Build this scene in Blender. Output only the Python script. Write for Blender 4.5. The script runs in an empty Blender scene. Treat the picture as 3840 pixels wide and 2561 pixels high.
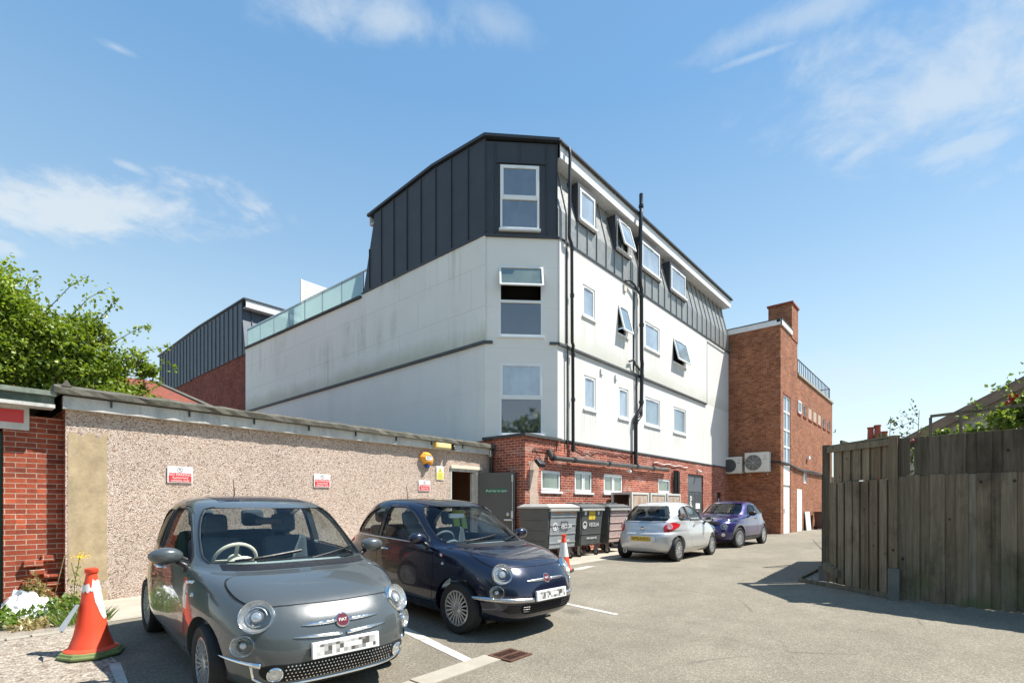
import bpy, bmesh, math, random
from mathutils import Vector, Matrix
from mathutils.bvhtree import BVHTree
SC = bpy.context.scene
COL = SC.collection
PI = math.pi
V3 = Vector
ZUP = V3((0, 0, 1))
ORG = {}            # root object name -> origin its parts are written relative to

# ------------------------------------------------------------------ objects
def tag(o, label=None, cat=None, group=None, kind=None):
    if label: o['label'] = label
    if cat: o['category'] = cat
    if group: o['group'] = group
    if kind: o['kind'] = kind
    return o

def thing(name, label, cat, loc=(0, 0, 0), rz=0.0, group=None, local=False):
    """An Empty at the thing's base. local=True: its parts are written in its own frame, else in world coordinates."""
    o = bpy.data.objects.new(name, None)
    o.empty_display_size = .2
    COL.objects.link(o)
    o.location = loc
    o.rotation_euler = (0, 0, rz)
    tag(o, label, cat, group)
    ORG[o.name] = V3((0, 0, 0)) if local else V3(loc)
    return o

def root_of(o):
    while o.parent: o = o.parent
    return o

class MB:
    """Collects polygons; build() links them as one mesh object."""
    def __init__(s): s.v = []; s.f = []; s.mi = []
    def add(s, vs, fs, mi=0):
        b = len(s.v)
        s.v += [V3(p) for p in vs]
        for f in fs: s.f.append([b + i for i in f]); s.mi.append(mi)
        return s
    def quad(s, a, b, c, d, mi=0): return s.add([a, b, c, d], [(0, 1, 2, 3)], mi)
    def poly(s, pts, mi=0): return s.add(pts, [tuple(range(len(pts)))], mi)
    def box(s, x0, x1, y0, y1, z0, z1, mi=0):
        return s.add([(x0, y0, z0), (x1, y0, z0), (x1, y1, z0), (x0, y1, z0), (x0, y0, z1), (x1, y0, z1), (x1, y1, z1), (x0, y1, z1)],
                     [(3, 2, 1, 0), (4, 5, 6, 7), (0, 1, 5, 4), (1, 2, 6, 5), (2, 3, 7, 6), (3, 0, 4, 7)], mi)
    def fbox(s, F, u0, u1, v0, v1, n0, n1, mi=0):
        """box in a frame F = (O, U, V, N)"""
        O, U, W, N = F
        P = lambda u, v, n: O + U * u + W * v + N * n
        return s.add([P(u0, v0, n0), P(u1, v0, n0), P(u1, v1, n0), P(u0, v1, n0), P(u0, v0, n1), P(u1, v0, n1), P(u1, v1, n1), P(u0, v1, n1)],
                     [(3, 2, 1, 0), (4, 5, 6, 7), (0, 1, 5, 4), (1, 2, 6, 5), (2, 3, 7, 6), (3, 0, 4, 7)], mi)
    def bar(s, a, b, w, h, up=ZUP, mi=0):
        a = V3(a); b = V3(b); d = (b - a); L = d.length
        if L < 1e-6: return s
        d.normalize(); side = d.cross(V3(up))
        if side.length < 1e-4: side = d.cross(V3((1, 0, 0)))
        side.normalize(); u2 = side.cross(d)
        return s.fbox((a, d, side, u2), 0, L, -w / 2, w / 2, -h / 2, h / 2, mi)
    def prism(s, pts, d, mi=0):
        """polygon pts (3D) extruded by vector d"""
        n = len(pts); d = V3(d)
        vs = [V3(p) for p in pts] + [V3(p) + d for p in pts]
        fs = [tuple(range(n - 1, -1, -1)), tuple(range(n, 2 * n))] + [(i, (i + 1) % n, n + (i + 1) % n, n + i) for i in range(n)]
        return s.add(vs, fs, mi)
    def tube(s, pts, r, n=8, mi=0, caps=True):
        pts = [V3(p) for p in pts]; k = len(pts)
        rs = r if isinstance(r, (list, tuple)) else [r] * k
        vs = []; prev = None
        for i, p in enumerate(pts):
            d = (pts[min(i + 1, k - 1)] - pts[max(i - 1, 0)])
            if d.length < 1e-9: d = V3((0, 0, 1))
            d.normalize()
            if prev is None:
                a = d.cross(ZUP)
                if a.length < .1: a = d.cross(V3((1, 0, 0)))
            else: a = prev - d * prev.dot(d)
            if a.length < 1e-6: a = d.orthogonal()
            a.normalize(); prev = a; b = d.cross(a)
            for j in range(n):
                t = 2 * PI * j / n
                vs.append(p + a * math.cos(t) * rs[i] + b * math.sin(t) * rs[i])
        fs = [(i * n + j, i * n + (j + 1) % n, (i + 1) * n + (j + 1) % n, (i + 1) * n + j) for i in range(k - 1) for j in range(n)]
        if caps: fs += [tuple(range(n - 1, -1, -1)), tuple(range((k - 1) * n, k * n))]
        return s.add(vs, fs, mi)
    def lathe(s, prof, O, A, n=24, mi=0, sx=None, closed=False):
        """profile [(r, h)] turned round axis A through O; sx scales one cross axis"""
        O = V3(O); A = V3(A).normalized(); X = A.cross(ZUP)
        if X.length < .05: X = V3((1, 0, 0))
        X.normalize(); Y = A.cross(X)
        kx, ky = sx if sx else (1, 1); vs = []
        for r, h in prof:
            for j in range(n):
                t = 2 * PI * j / n
                vs.append(O + A * h + X * (math.cos(t) * r * kx) + Y * (math.sin(t) * r * ky))
        k = len(prof)
        fs = [(i * n + j, i * n + (j + 1) % n, (i + 1) * n + (j + 1) % n, (i + 1) * n + j) for i in range(k - 1) for j in range(n)]
        if not closed: fs += [tuple(range(n - 1, -1, -1)), tuple(range((k - 1) * n, k * n))]
        return s.add(vs, fs, mi)
    def grid(s, rows, mi=0, flip=False):
        n = len(rows[0]); vs = [p for r in rows for p in r]
        fs = []
        for i in range(len(rows) - 1):
            for j in range(n - 1):
                f = (i * n + j, i * n + j + 1, (i + 1) * n + j + 1, (i + 1) * n + j)
                fs.append(f[::-1] if flip else f)
        return s.add(vs, fs, mi)
    def mesh(s, name, mats, off=V3((0, 0, 0)), fix=True):
        me = bpy.data.meshes.new(name)
        me.from_pydata([p - off for p in s.v], [], s.f)
        for m in (mats if isinstance(mats, (list, tuple)) else [mats]): me.materials.append(m)
        if len(set(s.mi)) > 1 or (s.mi and s.mi[0]): me.polygons.foreach_set('material_index', s.mi)
        if fix and len(s.f) < 60000:
            bm = bmesh.new(); bm.from_mesh(me); bmesh.ops.recalc_face_normals(bm, faces=bm.faces); bm.to_mesh(me); bm.free()
        me.update()
        return me
    def build(s, name, mats, parent=None, smooth=False, bevel=0, off=None, fix=True, seg=2):
        if off is None: off = ORG[root_of(parent).name] if parent else V3((0, 0, 0))
        me = s.mesh(name, mats, off, fix)
        return link(name, me, parent, smooth, bevel, seg)

def link(name, me, parent=None, smooth=False, bevel=0, seg=2):
    o = bpy.data.objects.new(name, me); COL.objects.link(o)
    if parent: o.parent = parent
    if smooth:
        me.polygons.foreach_set('use_smooth', [True] * len(me.polygons))
        if smooth != 'all':
            try: me.set_sharp_from_angle(angle=math.radians(smooth if smooth is not True else 40))
            except Exception: pass
    if bevel:
        b = o.modifiers.new('bevel', 'BEVEL'); b.width = bevel; b.segments = seg; b.limit_method = 'ANGLE'; b.angle_limit = math.radians(40)
    return o

def solo(name, mb, mats, label, cat, base, group=None, smooth=False, bevel=0, kind=None):
    """a thing that is one mesh, its origin at base"""
    base = V3(base)
    o = link(name, mb.mesh(name, mats, base), None, smooth, bevel)
    o.location = base
    ORG[o.name] = base
    return tag(o, label, cat, group, kind)

def struct(name, mb, mats, smooth=False, kind='structure'):
    o = link(name, mb.mesh(name, mats), None, smooth)
    o['kind'] = kind
    ORG[o.name] = V3((0, 0, 0))
    return o

def copy_tree(o, parent=None):
    c = o.copy(); COL.objects.link(c)
    if parent: c.parent = parent
    else: ORG[c.name] = ORG.get(o.name, V3((0, 0, 0)))
    for ch in list(o.children): copy_tree(ch, c)
    return c

_txt = {}
def text_geo(body, size):
    k = (body, size)
    if k in _txt: return _txt[k]
    cu = bpy.data.curves.new('t', 'FONT'); cu.body = body; cu.size = size; cu.align_x = 'CENTER'; cu.align_y = 'CENTER'; cu.extrude = .0012; cu.resolution_u = 3
    o = bpy.data.objects.new('t', cu); COL.objects.link(o)
    dg = bpy.context.evaluated_depsgraph_get(); dg.update()
    ev = o.evaluated_get(dg); me = bpy.data.meshes.new_from_object(ev)
    r = ([v.co.copy() for v in me.vertices], [tuple(p.vertices) for p in me.polygons])
    bpy.data.objects.remove(o); bpy.data.curves.remove(cu); bpy.data.meshes.remove(me)
    _txt[k] = r
    return r
def add_text(mb, F, body, size, u, v, n, sx=1.0, mi=0):
    O, U, W, N = F
    vs, fs = text_geo(body, size)
    mb.add([O + U * (u + p.x * sx) + W * (v + p.y) + N * (n + p.z) for p in vs], fs, mi)

# ------------------------------------------------------------------ materials
MATS = {}
class NT:
    def __init__(s, name):
        s.m = bpy.data.materials.new(name); s.m.use_nodes = True; s.t = s.m.node_tree; s.n = s.t.nodes; s.l = s.t.links
        s.b = s.n['Principled BSDF']; s.out = s.n['Material Output']
    def new(s, ty, **kw):
        n = s.n.new(ty)
        for k, v in kw.items(): setattr(n, k, v)
        return n
    def link(s, a, b): s.l.new(a, b)
    def val(s, sock, v):
        if hasattr(v, 'node'): s.l.new(v, sock)
        else: sock.default_value = v
    def pos(s): return s.new('ShaderNodeNewGeometry').outputs['Position']
    def obj(s): return s.new('ShaderNodeTexCoord').outputs['Object']
    def mapping(s, vec, scale=(1, 1, 1), loc=(0, 0, 0), rot=(0, 0, 0)):
        n = s.new('ShaderNodeMapping'); s.link(vec, n.inputs['Vector']); n.inputs['Scale'].default_value = scale; n.inputs['Location'].default_value = loc; n.inputs['Rotation'].default_value = rot
        return n.outputs[0]
    def noise(s, vec, scale, detail=4, rough=.55, out=0):
        n = s.new('ShaderNodeTexNoise'); s.link(vec, n.inputs['Vector']); n.inputs['Scale'].default_value = scale; n.inputs['Detail'].default_value = detail; n.inputs['Roughness'].default_value = rough
        return n.outputs[out]
    def ramp(s, fac, stops, interp='LINEAR'):
        n = s.new('ShaderNodeValToRGB'); n.color_ramp.interpolation = interp; s.link(fac, n.inputs[0]); e = n.color_ramp.elements
        while len(e) < len(stops): e.new(.5)
        for i, (p, c) in enumerate(stops):
            e[i].position = p; e[i].color = (c, c, c, 1) if isinstance(c, (int, float)) else (*c, 1)
        return n.outputs[0]
    def mix(s, fac, a, b, mode='MIX'):
        n = s.new('ShaderNodeMix', data_type='RGBA', blend_type=mode)
        s.val(n.inputs[0], fac)
        for k, v in ((6, a), (7, b)):
            if isinstance(v, (tuple, list)): v = (*v, 1)
            s.val(n.inputs[k], v)
        return n.outputs[2]
    def math(s, op, a, b=0.0, c=None, clamp=False):
        n = s.new('ShaderNodeMath', operation=op); n.use_clamp = clamp; s.val(n.inputs[0], a); s.val(n.inputs[1], b)
        if c is not None: s.val(n.inputs[2], c)
        return n.outputs[0]
    def sep(s, vec):
        n = s.new('ShaderNodeSeparateXYZ'); s.link(vec, n.inputs[0]); return n.outputs
    def comb(s, x=0., y=0., z=0.):
        n = s.new('ShaderNodeCombineXYZ')
        for i, v in enumerate((x, y, z)): s.val(n.inputs[i], v)
        return n.outputs[0]
    def bump(s, h, strength=.3, dist=.01):
        n = s.new('ShaderNodeBump'); n.inputs['Strength'].default_value = strength; n.inputs['Distance'].default_value = dist
        s.link(h, n.inputs['Height']); s.link(n.outputs[0], s.b.inputs['Normal'])
    def set(s, color=None, rough=None, metal=None, spec=None, coat=None, emit=None):
        b = s.b.inputs
        if color is not None: s.val(b['Base Color'], (*color, 1) if isinstance(color, (tuple, list)) else color)
        if rough is not None: s.val(b['Roughness'], rough)
        if metal is not None: s.val(b['Metallic'], metal)
        if spec is not None: s.val(b['Specular IOR Level'], spec)
        if coat is not None: b['Coat Weight'].default_value = coat; b['Coat Roughness'].default_value = .03
        return s

def mat(name, color, rough=.6, metal=0., var=.12, scale=3., fine=40., bump=.0, spec=.5, coat=0., dirt=None, bdist=.004):
    """general worn surface: broad and fine variation of one colour, optional dirt patches and bump"""
    if name in MATS: return MATS[name]
    t = NT(name); p = t.obj()
    a = t.noise(p, scale, 5, .6); b = t.noise(p, fine, 3, .6)
    f = t.math('ADD', t.math('MULTIPLY', a, .65), t.math('MULTIPLY', b, .35))
    lo = tuple(max(0, c * (1 - var * 1.6)) for c in color); hi = tuple(min(1, c * (1 + var * 1.6)) for c in color)
    col = t.ramp(f, [(.3, lo), (.7, hi)])
    if dirt:
        d = t.noise(t.mapping(p, (1, 1, .35)), scale * .8, 6, .7)
        col = t.mix(t.ramp(d, [(.5, 0.), (.75, dirt[1])]), col, dirt[0])
    t.set(col, t.ramp(b, [(.3, max(0, rough - .08)), (.7, min(1, rough + .08))]), metal, spec, coat if coat else None)
    if bump: t.bump(b, bump, bdist)
    MATS[name] = t.m
    return t.m

def brick_mat(name, c1, c2, mortar, vert='xy', scale=1.0, stain=None, bumpy=.5, dark=None, eff=None):
    t = NT(name); p = t.pos(); x, y, z = t.sep(p)
    u = t.math('ADD', x, y)
    vec = t.comb(u, z, 0.)
    br = t.new('ShaderNodeTexBrick'); br.offset = .5
    t.link(vec, br.inputs['Vector'])
    br.inputs['Scale'].default_value = 1.0
    br.inputs['Brick Width'].default_value = .225 * scale; br.inputs['Row Height'].default_value = .075 * scale
    br.inputs['Mortar Size'].default_value = .0065; br.inputs['Mortar Smooth'].default_value = .25
    br.inputs['Bias'].default_value = -.1
    br.inputs['Color1'].default_value = (*c1, 1); br.inputs['Color2'].default_value = (*c2, 1); br.inputs['Mortar'].default_value = (*mortar, 1)
    n1 = t.noise(p, 1.1, 5, .65); n2 = t.noise(p, 28, 3, .6)
    cellv = t.comb(t.math('FLOOR', t.math('DIVIDE', u, .1125 * scale)), t.math('FLOOR', t.math('DIVIDE', z, .075 * scale)), 0.)
    wn = t.new('ShaderNodeTexWhiteNoise'); t.link(cellv, wn.inputs[0])
    col = t.mix(1.0, br.outputs['Color'], t.ramp(wn.outputs[0], [(0, .72), (.25, .95), (.8, 1.05), (1, 1.28)]), 'MULTIPLY')
    col = t.mix(1.0, col, t.ramp(n1, [(.3, .78), (.7, 1.18)]), 'MULTIPLY')
    col = t.mix(.6, col, t.ramp(n2, [(.3, .75), (.7, 1.2)]), 'MULTIPLY')
    if eff:      # pale efflorescence
        e = t.noise(t.mapping(p, (.7, .7, 1.6)), 1.6, 5, .7)
        col = t.mix(t.ramp(e, [(.55, 0.), (.72, eff)]), col, (.62, .5, .43))
    if dark:
        e = t.noise(t.mapping(p, (1., 1., .5), (3, 1, 7)), .9, 5, .7)
        col = t.mix(t.ramp(e, [(.5, 0.), (.75, dark)]), col, (.05, .03, .025))
    t.set(col, .9, spec=.25)
    h = t.math('ADD', t.math('MULTIPLY', br.outputs['Fac'], -1.0), t.math('MULTIPLY', n2, .5))
    t.bump(h, bumpy, .008)
    MATS[name] = t.m
    return t.m

def glass_mat(name, tint, fres=.9, base=0., basecol=(.3, .35, .4), rough=.02):
    """thin pane: tinted see-through plus a mirror layer that grows at grazing angles"""
    t = NT(name); t.n.remove(t.b)
    tr = t.new('ShaderNodeBsdfTransparent'); tr.inputs[0].default_value = (*tint, 1)
    gl = t.new('ShaderNodeBsdfGlossy'); gl.inputs['Roughness'].default_value = rough
    fr = t.new('ShaderNodeFresnel'); fr.inputs[0].default_value = 1.6
    f = t.math('MULTIPLY_ADD', fr.outputs[0], fres, .02 if name == 'car_glass' else .03)
    under = tr.outputs[0]
    if base:
        df = t.new('ShaderNodeBsdfTranslucent' if name.startswith('balus') else 'ShaderNodeBsdfDiffuse'); df.inputs[0].default_value = (*basecol, 1)
        mx0 = t.new('ShaderNodeMixShader'); mx0.inputs[0].default_value = base
        t.link(tr.outputs[0], mx0.inputs[1]); t.link(df.outputs[0], mx0.inputs[2]); under = mx0.outputs[0]
    mx = t.new('ShaderNodeMixShader'); t.link(f, mx.inputs[0]); t.link(under, mx.inputs[1]); t.link(gl.outputs[0], mx.inputs[2])
    t.link(mx.outputs[0], t.out.inputs[0])
    MATS[name] = t.m
    return t.m

def leaf_mat(name, cols, trans=.45):
    t = NT(name); t.n.remove(t.b)
    g = t.new('ShaderNodeNewGeometry')
    col = t.ramp(g.outputs['Random Per Island'], [(i / (len(cols) - 1), c) for i, c in enumerate(cols)])
    n = t.noise(t.pos(), 1.3, 3); col = t.mix(1., col, t.ramp(n, [(.3, .7), (.7, 1.3)]), 'MULTIPLY')
    df = t.new('ShaderNodeBsdfDiffuse'); t.link(col, df.inputs[0])
    tl = t.new('ShaderNodeBsdfTranslucent'); t.link(t.mix(1., col, (1.15, 1.25, .55), 'MULTIPLY'), tl.inputs[0])
    mx = t.new('ShaderNodeMixShader'); mx.inputs[0].default_value = trans; t.link(df.outputs[0], mx.inputs[1]); t.link(tl.outputs[0], mx.inputs[2])
    gl = t.new('ShaderNodeBsdfGlossy'); gl.inputs['Roughness'].default_value = .45; gl.inputs[0].default_value = (.8, .9, .7, 1)
    m2 = t.new('ShaderNodeMixShader'); m2.inputs[0].default_value = .06; t.link(mx.outputs[0], m2.inputs[1]); t.link(gl.outputs[0], m2.inputs[2])
    t.link(m2.outputs[0], t.out.inputs[0])
    MATS[name] = t.m
    return t.m
# ------------------------------------------------------------------ camera, sun, sky
CAMH = 1.4
CC, CS = .656, .7548
cd = bpy.data.cameras.new('camera'); cam = bpy.data.objects.new('camera', cd); COL.objects.link(cam)
cam.location = (0, 0, CAMH); cam.rotation_euler = (math.radians(90), 0, -math.atan2(CS, CC))
cd.sensor_width = 36; cd.lens = 36 * 1168 / 2351; cd.shift_y = (1160 - 784) / 2351; cd.clip_start = .05; cd.clip_end = 3000
SC.camera = cam

SUN_EL = math.radians(57)
sdir = V3((math.cos(SUN_EL) * .7071, -math.cos(SUN_EL) * .7071, math.sin(SUN_EL)))
sl = bpy.data.lights.new('sun', 'SUN'); sl.energy = 4.6; sl.angle = math.radians(.53); sl.color = (1, .955, .88)
so = bpy.data.objects.new('sun', sl); COL.objects.link(so); so.location = (20, -20, 40); so.rotation_euler = sdir.to_track_quat('Z', 'Y').to_euler()

def camdir(u, v):
    X = (u - 1175.5) / 1168; Z = (1160 - v) / 1168
    return V3((CC * X + CS, -CS * X + CC, Z)).normalized()

def make_world():
    w = bpy.data.worlds.new('World'); SC.world = w; w.use_nodes = True
    nt = w.node_tree; N = nt.nodes; L = nt.links; N.clear()
    out = N.new('ShaderNodeOutputWorld'); bg = N.new('ShaderNodeBackground'); L.new(bg.outputs[0], out.inputs[0])
    sky = N.new('ShaderNodeTexSky'); sky.sky_type = 'NISHITA'; sky.sun_disc = False
    sky.sun_elevation = SUN_EL; sky.sun_rotation = math.radians(135); sky.altitude = 50; sky.air_density = 1.0; sky.dust_density = .15; sky.ozone_density = 1.3
    tc = N.new('ShaderNodeTexCoord'); d = tc.outputs['Generated']
    def mth(op, a, b=0., c=None, cl=False):
        n = N.new('ShaderNodeMath'); n.operation = op; n.use_clamp = cl
        for i, v in enumerate((a, b, c)):
            if v is None: continue
            if hasattr(v, 'node'): L.new(v, n.inputs[i])
            else: n.inputs[i].default_value = v
        return n.outputs[0]
    def dot(v):
        n = N.new('ShaderNodeVectorMath'); n.operation = 'DOT_PRODUCT'; L.new(d, n.inputs[0]); n.inputs[1].default_value = v; return n.outputs['Value']
    def mixc(f, a, b):
        n = N.new('ShaderNodeMix'); n.data_type = 'RGBA'
        for i, v in ((0, f), (6, a), (7, b)):
            if hasattr(v, 'node'): L.new(v, n.inputs[i])
            else: n.inputs[i].default_value = v if i == 0 else (*v, 1)
        return n.outputs[2]
    def smooth(x, a, b):
        n = N.new('ShaderNodeMapRange'); n.interpolation_type = 'SMOOTHSTEP'; L.new(x, n.inputs[0]); n.inputs[1].default_value = a; n.inputs[2].default_value = b
        return n.outputs[0]
    hs = N.new('ShaderNodeHueSaturation'); hs.inputs['Saturation'].default_value = SKY_SAT; hs.inputs['Value'].default_value = SKY_VAL; L.new(sky.outputs[0], hs.inputs['Color'])
    tn = N.new('ShaderNodeMix'); tn.data_type = 'RGBA'; tn.blend_type = 'MULTIPLY'; tn.inputs[0].default_value = 1; L.new(hs.outputs[0], tn.inputs[6]); tn.inputs[7].default_value = (.93, 1.04, 1.0, 1)
    col = tn.outputs[2]
    sx = N.new('ShaderNodeSeparateXYZ'); L.new(d, sx.inputs[0]); z = sx.outputs[2]
    # hazy summer sky: deep blue overhead, paling towards the horizon
    rp = N.new('ShaderNodeValToRGB'); L.new(z, rp.inputs[0]); e = rp.color_ramp.elements
    while len(e) < len(SKYR): e.new(.5)
    for i, (p, c) in enumerate(SKYR): e[i].position = p; e[i].color = (c[0] / 5, c[1] / 5, c[2] / 5, 1)
    sc = N.new('ShaderNodeVectorMath'); sc.operation = 'SCALE'; L.new(rp.outputs[0], sc.inputs[0]); sc.inputs['Scale'].default_value = 5
    col = mixc(.72, col, sc.outputs[0])
    # cloud structure: gnomonic projection of the view direction onto a flat cloud layer
    zz = mth('MAXIMUM', mth('ADD', z, .12), .05)
    px = mth('DIVIDE', sx.outputs[0], zz); py = mth('DIVIDE', sx.outputs[1], zz)
    cv = N.new('ShaderNodeCombineXYZ'); L.new(px, cv.inputs[0]); L.new(py, cv.inputs[1])
    def noise(vec, sc, det, ro, dist=.0):
        n = N.new('ShaderNodeTexNoise'); L.new(vec, n.inputs['Vector']); n.inputs['Scale'].default_value = sc; n.inputs['Detail'].default_value = det; n.inputs['Roughness'].default_value = ro; n.inputs['Distortion'].default_value = dist
        return n.outputs[0]
    f1 = noise(cv.outputs[0], 3.2, 9, .62, .35)
    f2 = noise(cv.outputs[0], 9.0, 6, .6, .6)
    fb = mth('ADD', mth('MULTIPLY', f1, .72), mth('MULTIPLY', f2, .28))
    total = None
    # (centre u, v, half width, half height, tilt, density, softness)
    for (u, v, a, b, tilt, dens, soft) in CLOUDS:
        c = camdir(u, v); r = V3((-c.y, c.x, 0)).normalized() * -1; up = r.cross(c) * 1.0
        ct, st = math.cos(tilt), math.sin(tilt)
        r2 = r * ct + up * st; u2 = up * ct - r * st
        k = 1168 / (1 + (((u - 1175.5) / 1168) ** 2 + ((1160 - v) / 1168) ** 2)) ** .5 * 1.0
        # angular half sizes
        ka = a / 1168 / (1 + ((u - 1175.5) / 1168) ** 2); kb = b / 1168 / (1 + ((1160 - v) / 1168) ** 2)
        X = mth('DIVIDE', dot(r2), ka); Y = mth('DIVIDE', dot(u2), kb)
        rad = mth('SQRT', mth('ADD', mth('MULTIPLY', X, X), mth('MULTIPLY', Y, Y)))
        m = mth('SUBTRACT', 1.0, rad)                      # 1 at the centre, 0 at the rim
        front = mth('GREATER_THAN', dot(c), 0.)
        t = mth('ADD', mth('MULTIPLY', m, .55), mth('MULTIPLY', mth('SUBTRACT', fb, .5), 2.3))
        s_ = mth('MULTIPLY', mth('MULTIPLY', smooth(t, .03, soft), dens), front)
        s_ = mth('MULTIPLY', s_, smooth(rad, 1.25, .8))
        total = s_ if total is None else mth('MAXIMUM', total, s_)
    col = mixc(total, col, CLOUDC)
    L.new(col, bg.inputs[0]); bg.inputs[1].default_value = SKY_STR

SKY_SAT, SKY_VAL, SKY_STR = 1.02, 1.04, .12
SKYR = [(0, (3.9, 4.25, 4.3)), (.147, (3.45, 3.95, 4.15)), (.30, (2.35, 3.2, 3.82)), (.43, (1.55, 2.48, 3.5)), (.62, (.84, 1.84, 3.22)), (1., (.6, 1.4, 2.8))]
CLOUDC = (3.45, 3.75, 3.95)
CLOUDS = [(200, 466, 520, 90, .30, .76, .5), (50, 430, 220, 55, .25, .66, .55), (880, 45, 220, 85, .1, .55, .62), (270, 112, 65, 17, 0, .4, .6), (1130, 50, 110, 60, -.3, .3, .7),
          (2180, 210, 520, 210, -.35, .60, .62), (2230, 330, 240, 40, -.1, .42, .5), (1900, 15, 420, 60, -.05, .42, .7), (1730, 130, 90, 14, 0, .35, .6),
          (10, 570, 60, 22, 0, .5, .5), (300, 385, 80, 16, -.1, .45, .5), (2000, 880, 380, 90, 0, .4, .9)]
make_world()
vs = SC.view_settings; vs.view_transform = 'Standard'; vs.look = 'None'; vs.gamma = 1; vs.use_curve_mapping = False
vs.exposure = .95
SC.cycles.max_bounces = 8; SC.cycles.transparent_max_bounces = 12; SC.cycles.sample_clamp_indirect = 6

# ------------------------------------------------------------------ shared materials
def plate_mat(name, bg, ink):
    """number plate face whose characters are too blurred to read"""
    t = NT(name); p = t.obj(); x, y, z = t.sep(p)
    n = t.noise(t.comb(t.math('FLOOR', t.math('MULTIPLY', y, 34.)), t.math('FLOOR', t.math('MULTIPLY', z, 30.)), t.math('MULTIPLY', x, 0.)), 1.7, 2, .8)
    t.set(t.mix(t.ramp(n, [(.40, 0.), (.56, .95)]), bg, ink), .4); MATS[name] = t.m
    return t.m
def make_materials():
    M = MATS
    mat('upvc', (.80, .81, .80), .35, var=.03, spec=.5)
    mat('black_plastic', (.012, .012, .013), .4, var=.2)
    mat('black_pipe', (.014, .014, .015), .32, var=.25, dirt=((.12, .12, .12), .25))
    mat('dark_void', (.01, .009, .008), .9, var=.1)
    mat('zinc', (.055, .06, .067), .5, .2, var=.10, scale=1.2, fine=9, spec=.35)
    mat('zinc_rear', (.085, .10, .12), .5, .2, var=.08, scale=1.2, fine=9, spec=.35)
    mat('pipe_grey', (.085, .078, .07), .4, var=.3, scale=2, dirt=((.2, .18, .16), .5))
    mat('zinc_sunlit', (.30, .305, .29), .42, .35, var=.07, scale=1.1, fine=8, spec=.6)  # front cladding: paler than zinc, the sun's brightness put into the colour
    mat('zinc_trim', (.05, .055, .063), .5, .2, var=.1)
    mat('fascia_white', (.78, .79, .80), .5, var=.04)
    mat('drip_dark', (.07, .075, .08), .6, var=.2)
    mat('coping_dark', (.06, .062, .06), .8, var=.3)
    mat('chrome', (.82, .83, .84), .07, 1., var=.02)
    mat('satin_metal', (.6, .6, .6), .3, 1., var=.06)
    mat('rim_silver', (.52, .52, .52), .3, .55, var=.06)
    mat('rubber', (.018, .018, .018), .75, var=.25)
    mat('seat_cloth', (.10, .125, .145), .85, var=.2)
    mat('cream', (.72, .66, .52), .4, var=.04)
    mat('dash', (.24, .28, .29), .6, var=.15)
    mat('white_paint_line', (.50, .485, .44), .85, var=.15, scale=7, fine=60, dirt=((.22, .20, .165), .85))
    mat('red_plastic', (.55, .02, .02), .35, var=.05)
    mat('sign_white', (.82, .82, .80), .4, var=.03)
    mat('sign_red', (.62, .045, .05), .45, var=.05)
    mat('sign_grey', (.25, .25, .26), .5)
    mat('concrete', (.40, .36, .29), .9, var=.14, scale=2, fine=60, bump=.25, dirt=((.20, .17, .13), .5))
    mat('kerb_concrete', (.37, .335, .27), .9, var=.12, scale=3, fine=70, bump=.3, dirt=((.22, .19, .14), .5))
    mat('felt_edge', (.115, .108, .088), .95, var=.35, scale=6, fine=25, bump=.6, dirt=((.09, .11, .05), .6))
    mat('felt_roof', (.08, .08, .078), .95, var=.2)
    mat('gutter_paint', (.58, .57, .53), .6, var=.1, scale=4, dirt=((.22, .24, .25), .85))
    mat('bare_render', (.42, .325, .20), .92, var=.2, scale=4.5, fine=22, bump=.25, dirt=((.30, .22, .12), .35))
    mat('door_grey', (.10, .097, .092), .55, var=.06)
    mat('door_green', (.012, .05, .035), .5, var=.15)
    mat('steel', (.5, .5, .5), .35, .9, var=.08)
    mat('yellow_plastic', (.82, .50, .06), .45, var=.05)
    mat('cream_plastic', (.80, .66, .30), .5, var=.06)
    mat('orange_alarm', (.82, .36, .03), .4, var=.05)
    mat('navy_print', (.02, .04, .12), .4)
    mat('sign_yellow', (.78, .72, .06), .45, var=.04)
    mat('sign_green', (.01, .17, .08), .4, var=.04)
    mat('white_door', (.80, .80, .79), .45, var=.03)
    mat('brown_bin', (.075, .03, .022), .5, var=.1)
    mat('rust_dark', (.10, .045, .025), .8, var=.35, scale=12, bump=.4)
    mat('cabinet_white', (.62, .61, .56), .6, var=.08, dirt=((.3, .2, .12), .5))
    mat('rust_panel', (.45, .36, .28), .8, var=.2, scale=5, dirt=((.30, .09, .02), 1.0))
    mat('ac_white', (.72, .70, .63), .5, var=.05)
    mat('ac_dark', (.10, .10, .10), .6)
    mat('terracotta', (.30, .07, .04), .8, var=.2)
    mat('bin_grey', (.075, .080, .078), .55, var=.12, scale=4)
    mat('bin_galv', (.30, .325, .34), .5, .2, var=.10, scale=3, dirt=((.2, .19, .17), .4))
    mat('bin_lid', (.10, .105, .105), .5, var=.12)
    mat('bin_lid_pale', (.40, .39, .36), .6, var=.12)
    mat('bin_paste', (.45, .35, .32), .7, var=.15, scale=7, dirt=((.5, .08, .06), .4))
    mat('hazard_yellow', (.72, .52, .04), .5, var=.15, scale=14, dirt=((.02, .02, .02), .9))
    mat('cone_orange', (.85, .085, .035), .45, var=.06, spec=.4)
    mat('cone_white', (.72, .72, .70), .5, var=.07, dirt=((.5, .48, .44), .5))
    mat('cone_green', (.17, .22, .075), .7, var=.2, scale=6, fine=30)
    mat('bag_white', (.80, .81, .82), .45, var=.05)
    mat('twig', (.13, .09, .05), .9, var=.25)
    mat('bark', (.10, .075, .05), .95, var=.3, scale=4, bump=.5)
    mat('screen_white', (.78, .77, .72), .5, var=.03)
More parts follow.
